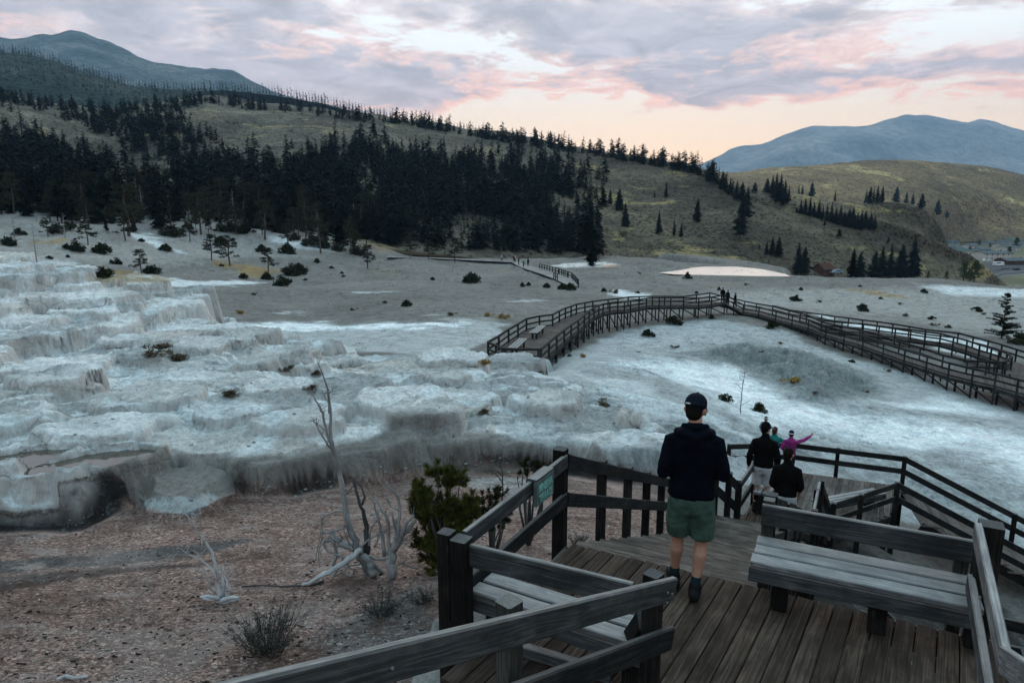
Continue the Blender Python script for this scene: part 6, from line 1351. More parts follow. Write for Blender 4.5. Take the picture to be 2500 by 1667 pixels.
    for s_, kn, an in ((-1, p['kneeL'], p['ankL']), (1, p['kneeR'], p['ankR'])):
        hip = Vector((s_*p['hipx'], 0, .90)); kn = Vector(kn); an = Vector(an)
        if shorts: e_ = hip.lerp(kn, .90); l.tube([hip, hip.lerp(kn, .5)+Vector((s_*.006, 0, 0)), e_], [.098*f_, .098*f_, .104], [.118*f_, .112*f_, .110], cap=True) if False else l.tube([hip, hip.lerp(kn, .5)+Vector((s_*.006, 0, 0)), e_.lerp(hip, .05), e_], [.098*f_, .100*f_, .103, .100], [.118*f_, .112*f_, .108, .104], cap=False)
        else: l.tube([hip, hip.lerp(kn, .5), kn, kn.lerp(an, .5), kn.lerp(an, .97)], [.098*f_, .090*f_, .070, .062, .056], [.112*f_, .095*f_, .072, .066, .058])
    l.build(botname, bot, root, voxel, 3, .012, .07)
    # socks and shoes
    for s_, kn, an, toe in ((-1, p['kneeL'], p['ankL'], p['toeL']), (1, p['kneeR'], p['ankR'], p['toeR'])):
        kn = Vector(kn); an = Vector(an); toe = Vector(toe).normalized(); up_ = (kn-an).normalized()
        if shorts: BL().tube([an-up_*.01, an+up_*.055, an+up_*.085], [.043, .043, .043], [.046, .044, .044]).build('sock', M_SOCK, root, voxel*.8, 2)
        hz_ = Vector((an.x, an.y, 0)) if abs(toe.z) < .3 else an-Vector((0, 0, .09)); zz = an.z-.055
        sh = BL(); hl = Vector((an.x, an.y, zz)); sh.tube([hl-toe*.075, hl-toe*.03, hl+toe*.06, hl+toe*.14, hl+toe*.185], [.046, .052, .053, .056, .046], [.052, .056, .046, .038, .030]); sh.tube([an+Vector((0, 0, -.05)), an+Vector((0, 0, .012))], [.055, .052], [.066, .058]); sh.build('shoe', M_SHOE, root, voxel*.8, 3)
    # hair / headgear
    h = BL()
    if hat == 'cap':
        h.ball(hd(0, -.016, .060), (.094, .110, .085)); h.tube([hd(0, -.02, .048), hd(0, -.02, .030)], [.094, .094], [.112, .112], cap=False); co = h.build('cap', M_CAP, root, .007, 3)
        c2 = BL(); c2.tube([hd(-.062, .085, .035), hd(-.03, .15, .010), hd(.03, .15, .010), hd(.062, .085, .035)], [.035, .045, .045, .035], [.006]*4, n=10); c2.build('cap_brim', M_CAP, root, .006, 2); BL().ball(hd(0, -.016, .147), (.010, .010, .006), 8).build('cap_button', M_CAP, root, remesh=False)
        h = BL(); h.tube([hd(0, -.028, .03), hd(0, -.034, -.035)], [.083, .068], [.088, .066]); h.build('hair', hair, root, .008, 3)
    elif hat in ('beanie', 'pompon'):
        h.ball(hd(0, -.012, .050), (.090, .106, .098)); h.tube([hd(0, -.012, .05), hd(0, -.012, .012)], [.090, .091], [.106, .107]); h.build('beanie', M_BLACK if hat == 'beanie' else M_DJEAN, root, .009, 2)
        h = BL(); h.tube([hd(0, -.02, .01), hd(0, -.03, -.03)], [.080, .066], [.086, .064]); h.build('hair', hair, root, .01, 2)
        if hat == 'pompon':
            q = MB(); n = 20; ring = [hd(.093*math.cos(a), -.012+.109*math.sin(a), .042) for a in [2*math.pi*i/n for i in range(n+1)]]; q.tube(ring, [.012]*(n+1), 6); q.build('knit_band', M_WHITE, root).matrix_parent_inverse = Matrix.Identity(4)
    else:
        h.ball(hd(0, -.022, .045), (.088, .100, .092)); h.tube([hd(0, -.035, .03), hd(0, -.045, -.05 if not longhair else -.14)], [.083, .062], [.080, .055]); h.build('hair', hair, root, .009, 3, .012, .04)
        if hat == 'band':
            q = MB(); n = 20; ring = [hd(.091*math.cos(a), -.010+.105*math.sin(a), .040) for a in [2*math.pi*i/n for i in range(n+1)]]; q.tube(ring, [.017]*(n+1), 6); q.build('headband', M_WHITE, root).matrix_parent_inverse = Matrix.Identity(4)
    if extra: extra(root, hd)
    return root
def tube_child(name, pts, rad, mat, root, n=6):
    q = MB(); q.tube(pts, rad, n); o = q.build(name, mat, root); o.matrix_parent_inverse = Matrix.Identity(4); return o
# man in the foreground, seen from behind, head bent to the right, hands together in front of him
mp = PZ(1676, 1446, 0)
def cap_text(root, hd):
    cu = bpy.data.curves.new('lettering', 'FONT'); cu.body = 'Jordan'; cu.size = .026; cu.extrude = .0006; cu.shear = .35; cu.align_x = 'CENTER'; cu.offset = .0007
    to = bpy.data.objects.new('tmp', cu); col.objects.link(to); bpy.context.view_layer.update(); me_ = bpy.data.meshes.new_from_object(to.evaluated_get(bpy.context.evaluated_depsgraph_get())); bpy.data.objects.remove(to); me_.materials.clear(); me_.materials.append(M_WHITE)
    a0 = math.radians(248)       # bend the script round the back of the cap
    w0 = max(v.co.x for v in me_.vertices)-min(v.co.x for v in me_.vertices)
    for v in me_.vertices:
        a = a0+v.co.x*(.062/w0)/.103; v.co = hd((.0955+v.co.z)*math.cos(a), -.016+(.1125+v.co.z)*math.sin(a), .036+v.co.y*.8)
    o = link('lettering', me_); o.parent = root
    q = MB(); q.prism([(-.037, -.004), (.037, -.004), (.037, .004), (-.037, .004)], -.075, .075); o = q.build('phone', M_SHOE, root); o.matrix_parent_inverse = Matrix.Identity(4); o.location = (0.0, .34, 1.17); o.rotation_euler = (-.8, 0, 0)
man = person('man in navy hooded top, black cap and green shorts walking away', mp, math.radians(-11), 1.775, 1.08,
  dict(elL=(-.248, -.05, 1.125), elR=(.248, -.05, 1.125), wrL=(-.10, .20, 1.12), wrR=(.10, .20, 1.12), hdL=(.5, .9, .1), hdR=(-.5, .9, .1), kneeL=(-.095, .07, .50), kneeR=(.105, .02, .49), ankL=(-.105, .12, .095), ankR=(.06, -.085, .11), toeL=(-.1, 1, 0), toeR=(.15, 1, -.12), hipx=.088, lean=.02),
  skin=M_SKIN, top=M_NAVY, topname='hooded_top', bot=M_GREEN, hat='cap', voxel=.009, hood=True, turn=.42, nod=.34, extra=cap_text)
# two men on the second landing
m3 = PZ(1880, 1262, -2.4); m3 = V(4.78, 12.3, -2.4)
person('man in black beanie, dark pullover and light grey shorts', m3, math.radians(-24), 1.76, 1.0, dict(elL=(-.255, -.03, 1.13), wrL=(-.27, .06, .88), elR=(.25, -.02, 1.13), wrR=(.26, .08, .90), hdL=(0, .1, -1)), top=M_BLACK, topname='pullover', bot=M_LGREY, hat='beanie', turn=.7, nod=.12, skin=M_SKIN2)
m4 = V(4.70, 11.02, -2.4)
person('bareheaded dark haired man in black sweater and pale shorts', m4, math.radians(-24), 1.72, 1.02, dict(elL=(-.235, -.04, 1.12), wrL=(-.18, .12, .95), elR=(.24, -.04, 1.13), wrR=(.22, .08, .93)), top=M_BLACK, topname='sweater', bot=M_LGREY, hat=None, turn=.35, nod=.1, skin=M_SKIN, sleeve=.55)
# three people on the lower platform
w1 = V(8.15, 19.1, -5.2)
w1 = V(8.80, 20.55, -5.2)
def bands(root, hd):
    for z_ in np.arange(.95, 1.42, .052):
        t = (z_-.95)/.47; rx = .175+.02*t; n = 22; ring = [((rx+.004)*math.cos(a), (.135)*math.sin(a), z_) for a in [2*math.pi*i/n for i in range(n+1)]]
        tube_child('quilt_seam', ring, [.006]*(n+1), M_DJEAN, root, 4)
person('woman in magenta quilted jacket and dark knit hat pointing to the right', w1, math.radians(-24), 1.66, .98, dict(elR=(.40, .10, 1.47), wrR=(.60, .20, 1.62), hdR=(.5, .2, .8), elL=(-.27, .0, 1.17), wrL=(-.2, .15, 1.0)), top=M_PINKJ, topname='quilted_jacket', bot=M_DJEAN, botname='trousers', shorts=False, hat='pompon', hair=M_HAIR, quilt=True, extra=bands, voxel=.014)
w2 = w1+V(-.42, .25, 0)
person('woman in teal fleece with a child on her arm', w2, math.radians(-30), 1.70, .98, dict(elR=(.33, .04, 1.28), wrR=(.50, .16, 1.40), hdR=(1, .1, -.1), elL=(-.27, .08, 1.18), wrL=(-.20, .28, 1.18), hdL=(.7, .6, .1)), top=M_TEAL, topname='fleece', bot=M_DJEAN, botname='trousers', shorts=False, hat=None, hair=M_HAIRB, longhair=True, turn=.5, voxel=.014)
person('child in grey striped quilted coat and pale headband held on an arm', w2+V(-.30, .05, .98), math.radians(-50), 1.05, 1.15, dict(kneeL=(-.12, .22, .62), kneeR=(.12, .22, .62), ankL=(-.12, .2, .28), ankR=(.12, .2, .28), elR=(.30, .06, 1.22), wrR=(.42, .26, 1.10), hdR=(.5, .8, -.3)), top=M_GREYQ, topname='quilted_coat', bot=M_DJEAN, botname='trousers', shorts=False, hat='band', hair=M_HAIRB, voxel=.016, turn=.5)
# tiny walkers far away: whole figures, too small to show separate clothes
def walker(label, P, rz, H, top, bot, hairm, stride=.12, group=None):
    b = BL(); root = thing('person', label, 'person', P, group, rz); k = H/1.75; root.scale = (k, k, k)
    b.tube([(0, 0, .9), (0, 0, 1.1), (0, 0, 1.3), (0, 0, 1.42), (0, 0, 1.5)], [.15, .14, .17, .16, .06], [.11, .10, .12, .1, .06]); b.ball((0, .02, 1.62), (.08, .095, .115)); b.tube([(0, 0, 1.48), (0, .01, 1.56)], [.055, .055])
    for s_ in (-1, 1):
        b.tube([(s_*.09, 0, .9), (s_*.10, s_*stride*.7, .5), (s_*.10, s_*stride, .08)], [.09, .06, .04]); b.tube([(s_*.10, s_*stride-.04, .04), (s_*.10, s_*stride+.16, .03)], [.045, .035])
        b.tube([(s_*.18, 0, 1.4), (s_*.25, -s_*.06, 1.15), (s_*.22, .1-s_*.05, .92)], [.05, .045, .035]); hand(b, (s_*.22, .1-s_*.05, .92), (0, .2, -1), (-s_, 0, 0), s_)
    b.build('body', M_SKIN, root, .02, 2)
    j = BL(); j.tube([(0, 0, .88), (0, 0, 1.1), (0, 0, 1.3), (0, 0, 1.42), (0, 0, 1.52)], [.18, .17, .20, .18, .07], [.14, .13, .14, .12, .07])
    for s_ in (-1, 1): j.tube([(s_*.16, 0, 1.41), (s_*.25, -s_*.06, 1.15), (s_*.23, .08-s_*.05, .96)], [.075, .062, .05])
    j.build('jacket', top, root, .02, 2)
    l = BL(); l.tube([(0, 0, .96), (0, 0, .86)], [.17, .17], [.13, .13])
    for s_ in (-1, 1): l.tube([(s_*.09, 0, .9), (s_*.10, s_*stride*.7, .5), (s_*.10, s_*stride, .12)], [.10, .075, .06])
    l.build('trousers', bot, root, .02, 2); BL().ball((0, -.005, 1.66), (.088, .1, .09)).build('hair', hairm, root, .02, 2)
    return root
M_LBLUE = cloth('pale blue jacket', (.22, .34, .42)); M_ROSE = cloth('rose jacket', (.55, .26, .27))
def on_walk(px, i):   # a point on the far walkway at column px
    best = None
    for a, b, c, d in zip(Lw[:-1], Lw[1:], Rw[:-1], Rw[1:]):
        for k in range(9): 
            q = a.lerp(b, k/8).lerp(c.lerp(d, k/8), i); e = abs(proj(q)[0]-px)
            if best is None or e < best[0]: best = (e, q)
    return best[1]
for (px, i, h_, t_, b_, lab, rz) in ((1239,.5,1.7,M_LBLUE,M_DJEAN,'far walker in a pale blue jacket, leftmost on the walkway',2.8),(1254,.35,1.65,M_BLACK,M_BLACK,'far walker in black beside the rose jacket',-.6),(1258,.75,1.7,M_ROSE,M_DJEAN,'far walker in a rose coloured jacket',.4),(1267,.3,1.75,M_BLACK,M_BLACK,'far walker in black at the bend of the walkway',1.2),(1279,.2,1.6,M_TEAL,M_BLACK,'far walker in a dull teal jacket beside the small railing',.3),(1289,.75,1.75,M_NAVY,M_BLACK,'far walker in dark navy, rightmost on the walkway',-.4)):
    walker(lab, on_walk(px, i), rz, h_, t_, b_, M_HAIR)
for (t, i, lab, m_) in ((.06, .25, 'dark figure nearest the top of the distant stair', M_BLACK), (.36, .45, 'dark figure in the middle of the distant stair', M_NAVY), (.62, .30, 'dark figure lowest on the distant stair', M_BLACK)):
    q = AP0.lerp(BP0, t).lerp(AP1.lerp(BP1, t), i); walker(lab, q+V(0, 0, .02), R.uniform(-1.5, 1.5), 1.72, m_, M_BLACK, M_HAIR)
# ------------------------------------------------------------------ dead trees and evergreens by the deck
def dead_mat(name, a, b_):
    m, T, b = new_mat(name); g = T.add('ShaderNodeAttribute', attribute_name='grain').outputs['Vector']; n = T.noise(T.scalev(g, (3, 60, 60)), 1, 5, .7); q = T.noise(g, 2.2, 4, .6)
    T.put(b.inputs['Base Color'], T.mix(T.math('ADD', T.math('MULTIPLY', T.mapr(n, .3, .7), .6), T.math('MULTIPLY', T.mapr(q, .35, .65), .4)), a, b_)); b.inputs['Roughness'].default_value = .85; T.put(b.inputs['Normal'], T.bump(n, .8, .01)); return m
M_DEADG = dead_mat('silver dead wood', (.07, .075, .078), (.36, .36, .355)); M_DEADW = dead_mat('bleached dead wood', (.20, .20, .20), (.55, .55, .55)); M_DEADK = dead_mat('dark dead wood', (.022, .022, .022), (.11, .11, .108))
def limbs(root, name, base, specs, mat, F, rs=.70, jit=.05, n=7, seed=0):
    """each spec: list of (px, py, radius in px[, dF]) polylines standing in a thin slab of depth around distance F"""
    rr_ = random.Random(seed); out = []
    for sp_i, sp in enumerate(specs):
        mb = MB(); pts = []; rad = []; df = rr_.uniform(-jit, jit)*3
        for i, q in enumerate(sp):
            d = (q[3] if len(q) > 3 else df*i/len(sp)); p = PF(q[0], q[1], F+d); pts.append(p); rad.append(q[2]/ppm(p)*rs)
        # refine with slight crookedness
        P2, R2 = [], []
        for i in range(len(pts)-1):
            for k in range(3):
                t = k/3; j = rad[i]*.35 if i or k else 0; P2.append(pts[i].lerp(pts[i+1], t)+V(rr_.uniform(-j, j), rr_.uniform(-j, j), rr_.uniform(-j, j))); R2.append(rad[i]+(rad[i+1]-rad[i])*t)
        P2.append(pts[-1]); R2.append(rad[-1]); mb.tube(P2, R2, n, jit=.10)
        if len(sp) >= 3 and 'root' not in name and 'fallen' not in name:
            for _ in range(min(9, 2+len(sp))):
                i_ = rr_.randrange(len(P2)//3, len(P2)); c = P2[i_]; u_ = 1/ppm(c); L_ = rr_.uniform(9, 26)*u_; dr = V(rr_.uniform(-1, 1), rr_.uniform(-.6, .6), rr_.uniform(.1, 1)).normalized(); m_ = c+dr*L_*.5+V(rr_.uniform(-1, 1), 0, rr_.uniform(-.5, .8))*L_*.15
                mb.tube([c, m_, m_+(dr+V(rr_.uniform(-.5, .5), 0, rr_.uniform(-.2, .5))).normalized()*L_*.5], [min(R2[i_]*.5, 1.1*u_), .75*u_, .35*u_], 4); out.append((P2, R2))
        mb.build(name if sp_i else ('trunk' if name == 'branch' else name), mat, root, smooth=True)
    return out
def G(px, py): return hit(px, py)
tb = G(882, 1400); tr = thing('dead_tree', 'tall silvery dead tree leaning left among bare limbs', 'tree', tb); FT = tb.y
Z6 = lambda L: [[(760+x/5.6, 1160+y/5.6)+tuple(r) for x, y, *r in s_] for s_ in L]
limbs(tr, 'branch', tb, [[(905,1405,15,0),(888,1370,15),(872,1330,14),(856,1290,12),(842,1240,10.5),(832,1180,9),(822,1130,8.2),(812,1090,7.4),(806,1060,6.2),(806,1010,5),(802,960,4),(794,930,3),(785,905,2),(774,882,1.2)],
  [(812,1090,5,0),(800,1068,5),(794,1040,4.5),(788,1010,4),(776,985,3),(764,965,2),(757,958,1)], [(812,1100,4.5,0),(800,1085,4),(788,1066,3),(778,1050,2.4),(770,1030,2)], [(792,1040,2.6,0),(790,1020,2.4),(784,1000,2),(776,988,1.5)], [(803,1010,2.5,0),(802,985,2),(793,968,1.6),(784,950,1)], [(794,1050,2.2,0),(778,1038,1.8),(766,1030,1.2),(764,1024,.9)],
  [(838,1248,4,0),(822,1246,3.2),(806,1252,2.8),(786,1266,2.6),(784,1290,2.2),(777,1330,1.9),(770,1368,1.4),(762,1382,1)], [(790,1272,1.6,0),(786,1310,1.4),(778,1350,1.2),(780,1385,.8)], [(804,960,1.5,0),(812,952,1),(816,948,.6)]], M_DEADG, FT, seed=1)
limbs(tr, 'limb', tb, Z6([[(740,1060,16),(760,900,10),(740,600,8),(680,420,6),(620,260,5),(580,120,4),(560,60,2.5)], [(700,400,4.5),(735,300,4),(700,180,3),(640,120,2),(600,90,1.4)], [(580,130,2.4),(540,180,2),(480,260,1.4)]]), M_DEADK, FT+.1, seed=2)
tb2 = G(955, 1412); tr2 = thing('dead_shrub', 'fan of bare grey limbs rising from a split stump', 'shrub', tb2)
limbs(tr2, 'branch', tb2, Z6([[(1110,1390,14),(1080,1250,19),(1090,1130,17),(1120,1000,12),(1180,840,8),(1200,600,6),(1200,360,5),(1150,240,4),(1090,190,3),(1030,90,2)], [(1060,1080,8),(1050,800,6.5),(1050,620,5.5),(1000,520,4.5),(940,440,3),(900,330,2)], [(1000,1100,8),(970,800,6),(930,680,5),(900,540,4),(860,400,3),(830,330,1.8)], [(900,640,3),(850,560,2.4),(820,520,1.6)], [(1130,1000,6),(1150,760,4.5),(1120,620,3.5),(1110,500,2)], [(1160,900,5),(1190,700,4),(1130,620,2.5)], [(1190,480,3),(1100,430,2.6),(1040,350,1.8),(1020,300,1)], [(1180,330,2),(1230,270,1.2)], [(1140,1020,12),(1200,900,10),(1250,760,8),(1310,650,6),(1400,540,4)], [(1160,980,9),(1260,820,8),(1340,720,8),(1420,620,6)], [(1180,930,5),(1290,880,4),(1340,900,2)], [(860,980,4),(940,820,3.5),(930,690,2)], [(790,960,4),(800,780,3),(860,650,2),(980,540,1.4)], [(1090,190,1.6),(1010,150,1.2),(920,80,.8)], [(1010,520,2),(1030,460,1.2)], [(1080,420,1.6),(1040,290,1)]]), M_DEADG, tb2.y, seed=3)
limbs(tr, 'fallen_limb', tb, Z6([[(680,1020,11,.35),(560,1110,11,.25),(420,1230,10.5,.1),(240,1330,9,0),(100,1400,8,-.1),(-40,1470,6.5,-.15),(-130,1500,5,-.2)]]), M_DEADW, FT-.45, seed=4)
limbs(tr, 'root_limb', tb, Z6([[(580,1000,13),(480,960,12),(380,900,11),(300,840,9),(260,770,7),(180,770,3)], [(300,770,4),(360,740,4),(480,720,3)], [(600,1020,7),(480,980,6),(370,960,5),(360,955,3)], [(320,920,6),(260,880,7),(190,880,6),(160,940,5),(220,1030,4),(330,1080,4),(420,1110,4),(440,1180,4),(330,1330,4),(290,1400,3)], [(290,900,7),(330,1000,6),(350,1110,6),(300,1240,5)], [(700,1080,12),(780,1150,14),(830,1260,14),(850,1380,12)], [(620,1100,8),(700,1200,7),(760,1300,6),(800,1380,5)], [(830,1180,6),(900,1270,7),(980,1330,7),(1060,1400,6)], [(800,1090,5),(880,1140,5),(980,1140,4.5),(1060,1120,4)], [(400,1320,3.5),(500,1370,4),(640,1385,4.5),(820,1380,4)], [(480,1160,3),(520,1260,2.5),(600,1300,2.5),(560,1380,2)], [(450,1260,2),(560,1230,2.4),(680,1210,3)], [(500,1220,1.6),(460,1310,1.6),(300,1380,2)], [(660,1000,5),(700,950,4),(820,860,3),(930,800,2)], [(380,900,3),(430,860,2.5),(370,760,1.5)], [(540,960,3),(480,860,2.5),(440,740,1.6),(430,700,1)], [(1190,1220,3),(1240,1190,3),(1280,1165,2)], [(1240,1215,2.5),(1340,1240,3),(1440,1275,2.5),(1500,1220,2)]]), M_DEADG, FT-.05, seed=5)
nst = G(520, 1468); st_ = thing('dead_stump', 'small bleached stump with two thin crooked branches', 'tree', nst)
Z7 = lambda L: [[(x/2.351, 1000+y/2.351)+tuple(r) for x, y, *r in s_] for s_ in L]
limbs(st_, 'branch', nst, Z7([[(1262,1090,11),(1262,1040,10),(1245,990,6),(1240,900,5),(1215,820,4.2),(1180,760,3.6),(1140,710,2.8),(1110,650,2.2),(1060,590,1.5),(1015,530,.9)], [(1245,975,4),(1220,920,3.6),(1180,880,3),(1130,850,2.4),(1080,830,1.8),(1035,795,1)], [(1275,1080,8),(1280,1000,6.5),(1275,930,5),(1283,897,2.5)], [(1300,1080,7),(1318,1040,6),(1300,985,3.5),(1285,950,2)], [(1235,1050,5),(1205,1020,4),(1190,970,3),(1178,925,1.4)], [(1175,760,1.8),(1172,700,1)], [(1130,850,1.4),(1155,830,1),(1160,790,.7)], [(1318,1040,3),(1340,1022,1.4)]]), M_DEADW, nst.y, seed=6)
limbs(st_, 'root', nst, Z7([[(1262,1080,8),(1220,1072,7),(1180,1070,6),(1150,1075,5)], [(1270,1090,9),(1300,1085,8),(1340,1075,6),(1372,1078,4)], [(1240,1090,6),(1200,1090,5),(1165,1085,4)], [(1290,1095,6),(1330,1100,5),(1372,1090,3)], [(1255,1095,7),(1290,1110,6),(1320,1112,4)]]), M_DEADW, nst.y-.05, seed=7)
for (pts, lab) in (([(590,1436,2),(640,1432,2.2),(690,1436,2.6),(760,1432,3.5),(790,1422,3)], 'long thin dark stick lying between the stump and the dead tree'), ([(140,1664,3.5),(160,1655,4.5),(180,1660,4.5),(215,1655,4)], 'bleached stick at the bottom left corner')):
    mb = MB(); P_ = [G(x, y)+V(0, 0, .03) for x, y, r_ in pts]; mb.tube(P_, [r_/ppm(p)*1.0 for (x, y, r_), p in zip(pts, P_)], 6, jit=.15); tag(mb.build('stick', M_DEADW if pts[0][0] < 300 else M_DEADK), lab, 'stick')
# thin dead sapling on the white flow
sp0 = G(1808, 1008); s3 = thing('dead_sapling', 'thin bare sapling on the white flow above the men', 'tree', sp0)
limbs(s3, 'branch', sp0, [[(1808,1008,2.4),(1809,985,1.9),(1812,950,1.5),(1817,920,1.2),(1820,895,.8)], [(1809,990,.9),(1830,978,.6)], [(1811,960,.8),(1800,950,.5)], [(1812,975,.8),(1798,985,.5)], [(1808,1000,1),(1795,992,.6)]], M_DEADG, sp0.y, seed=8)
# needle brush evergreens: branch framework + tufts of needles at the tips
M_NEED = leaf_mat('young pine needles', (.022, .032, .010), (.085, .080, .018)); M_NEEDD = leaf_mat('dark pine needles', (.010, .014, .009), (.035, .036, .016))
def evergreen(name, label, fx, fy, clumps, F=None, mat=M_NEED, seed=0, nt=9, trunk=None, needle=.05):
    b0 = G(fx, fy); F = F or b0.y; root = thing(name, label, 'shrub', b0); rr_ = random.Random(seed); nr = np.random.RandomState(seed); mb = MB(); Vs = []
    for (px, py, rp) in clumps:
        c = PF(px, py, F+rr_.uniform(-.25, .25)); r_ = rp/ppm(c); mid = b0.lerp(c, .55)+V(rr_.uniform(-.1, .1), rr_.uniform(-.1, .1), -.05); mb.tube([b0+V(0, 0, -.05), mid, c], [.028, .018, .008], 5, jit=.1)
        for k in range(int(nt*(rp/30)**1.5)+3):
            q = Vector((rr_.gauss(0, 1), rr_.gauss(0, 1), rr_.gauss(0, .8))).normalized()*r_*rr_.uniform(.35, 1); tip = c+q; ax = (q.normalized()+V(0, 0, .8)).normalized(); mb.tube([c+q*.1, tip], [.007, .004], 4)
            n = 95; u = nr.uniform(0, 1, n); a = nr.uniform(0, 6.283, n); A = np.array(ax); B = np.cross(A, (0.3, .9, .2)); B /= np.linalg.norm(B); C_ = np.cross(A, B)
            rad = B[None]*np.cos(a)[:, None]+C_[None]*np.sin(a)[:, None]; base = np.array(tip)+A[None]*(u[:, None]-.6)*r_*.55; L = needle*nr.uniform(.7, 1.3, (n, 1)); d = (rad+A[None]*nr.uniform(.5, 1.1, (n, 1))); d /= np.linalg.norm(d, axis=1)[:, None]; w_ = np.cross(d, nr.randn(n, 3)); w_ /= np.linalg.norm(w_, axis=1)[:, None]; w_ = w_*.0038
            Vs.append(np.stack([base-w_, base+w_, base+d*L+w_*.4, base+d*L-w_*.4], 1).reshape(-1, 3))
    Vn = np.concatenate(Vs); link('needles', np_mesh('needles', Vn, np.arange(len(Vn)).reshape(-1, 4), mat, smooth=False), root); mb.build('branches', M_DEADK, root, smooth=True)
    return root
Z8 = lambda L: [(700+x/2.703, 880+y/2.703, r_) for x, y, r_ in L]
evergreen('young_pine', 'bushy green pine with golden tips left of the sign', 1085, 1395, Z8([(990,740,28),(1100,750,30),(1140,800,22),(1060,820,24),(870,840,24),(900,870,20),(880,960,34),(960,940,38),(1040,940,34),(920,1030,36),(1000,1030,38),(1080,1010,36),(1170,960,30),(1200,930,24),(1160,1040,30),(1220,1010,28),(1100,1090,30),(1020,1110,26),(900,1170,28),(880,1220,22),(960,1200,24),(940,1290,24),(1180,1110,24),(960,1350,22),(1000,1080,30),(940,980,30)]), nt=15, seed=3, needle=.07)
evergreen('dark_pine', 'dark sparse pine between the green pine and the sign', 1200, 1380, Z8([(1350,900,26),(1400,880,24),(1330,960,26),(1420,960,26),(1300,930,22),(1450,1010,22),(1380,1020,26),(1310,1010,22),(1330,1080,20),(1420,1080,18)]), mat=M_NEEDD, seed=5, nt=8)
evergreen('small_pine', 'thin open topped pine directly behind the sign', 1290, 1330, Z8([(1575,700,16),(1600,660,14),(1650,720,15),(1690,700,14),(1700,740,13),(1560,740,12),(1740,700,10),(1630,690,12)]), mat=M_NEEDD, seed=6, nt=9)
tw = G(1215, 1330); twt = thing('dead_shrub', 'bare dark twiggy shrub behind the evergreens', 'shrub', tw)
Z9 = lambda L: [[(700+x/2.703, 880+y/2.703)+tuple(r) for x, y, *r in s_] for s_ in L]
limbs(twt, 'branch', tw, Z9([[(1400,1220,4),(1420,1050,3.2),(1425,850,2.6),(1425,740,2),(1400,640,1.2)], [(1425,800,1.8),(1360,730,1.4),(1290,730,.8)], [(1425,760,1.4),(1350,700,.9)], [(1425,850,1.6),(1360,840,1)]]), M_DEADK, tw.y, seed=9)
limbs(twt, 'twig', tw, Z9([[(1580,1100,3.5),(1580,940,2.8),(1590,840,2),(1650,780,1.4),(1700,740,.9)], [(1580,930,1.8),(1530,830,1.3),(1520,770,.8)], [(1590,850,1.5),(1640,860,1.2),(1720,790,.8)], [(1590,860,1.4),(1600,760,1)], [(1580,950,1.4),(1640,900,.9)]]), M_DEADK, tw.y, seed=10)
# twiggy weeds in the lower left
def weeds(label, fx, fy, hpx, wpx, n, seed, mat=M_DEADK, gold=0):
    b0 = G(fx, fy); root = thing('weed_clump', label, 'plant', b0); rr_ = random.Random(seed); mb = MB(); k = 1/ppm(b0); lb = LB(seed)
    for i in range(n):
        a = rr_.uniform(0, 6.28); s0 = b0+V(math.cos(a), math.sin(a), 0)*wpx*k*.22*rr_.random(); s0.z = gz(s0.x, s0.y)-.02; hgt = hpx*k*rr_.uniform(.45, 1.05)
        e = s0+V(math.cos(a)*wpx*k*.5*rr_.random(), math.sin(a)*wpx*k*.5*rr_.random(), hgt); m_ = s0.lerp(e, .5)+V(rr_.uniform(-.04, .04), rr_.uniform(-.04, .04), .03); mb.tube([s0, m_, e], [.0045, .0032, .0016], 3)
        for j in range(4): t = rr_.uniform(.35, .95); c = s0.lerp(e, t); mb.tube([c, c+V(rr_.uniform(-.08, .08), rr_.uniform(-.08, .08), .08)], [.002, .001], 3); lb.clump(c, .03, 5, .008, 1)
    mb.build('stems', mat, root); link('leaves', lb.mesh('leaves', M_JUN), root)
weeds('dark feathery weed clump above the slanting handrail', 650, 1590, 120, 190, 130, 3); weeds('second smaller weed clump right of the feathery one', 930, 1500, 55, 110, 60, 4); weeds('low weeds beside the bench posts', 1030, 1470, 40, 70, 30, 5); weeds('weeds at the foot of the sign post', 1410, 1330, 30, 60, 26, 6)
weeds('spiky weed on the white slope behind the man', 1290, 1420, 46, 80, 40, 8)
# pale stones lying by the dead trees and on the slopes
Rk = random.Random(12)
def stone(px, py, s_px, lab, grp):
    p = G(px, py)
    if p is None: return
    bm = bmesh.new(); bmesh.ops.create_icosphere(bm, subdivisions=1, radius=1)
    for v in bm.verts: v.co *= 1+Rk.uniform(-.32, .32); v.co.z *= .55
    me_ = bpy.data.meshes.new('stone'); bm.to_mesh(me_); bm.free(); me_.materials.append(M_STONE); o = link('stone', me_); o.location = p; r_ = s_px/ppm(p)/2; o.scale = (r_*1.3, r_, r_); o.rotation_euler = (0, 0, Rk.uniform(0, 6)); tag(o, lab, 'stone', grp)
M_STONE = simple('travertine stone', (.21, .22, .215), .95, .25, 5, .03)
for k in range(110):
    i_ = Rk.uniform(0, 1); fx = [(150,1290),(330,1232),(480,1203),(560,1196),(720,1196),(820,1176),(920,1146),(1000,1130),(1080,1138),(1160,1130),(1260,1142),(1330,1145)]; t_ = i_*(len(fx)-1); a_ = int(min(t_, len(fx)-2)); f_ = t_-a_
    stone(fx[a_][0]+(fx[a_+1][0]-fx[a_][0])*f_+Rk.uniform(-10, 10), fx[a_][1]+(fx[a_+1][1]-fx[a_][1])*f_+Rk.uniform(-14, 16)+abs(Rk.gauss(0, 6)), Rk.choice((3, 3, 4, 5, 6, 9)), 'broken pale chunk lying along the foot of the white bank', 'broken chunks along the foot of the white bank')
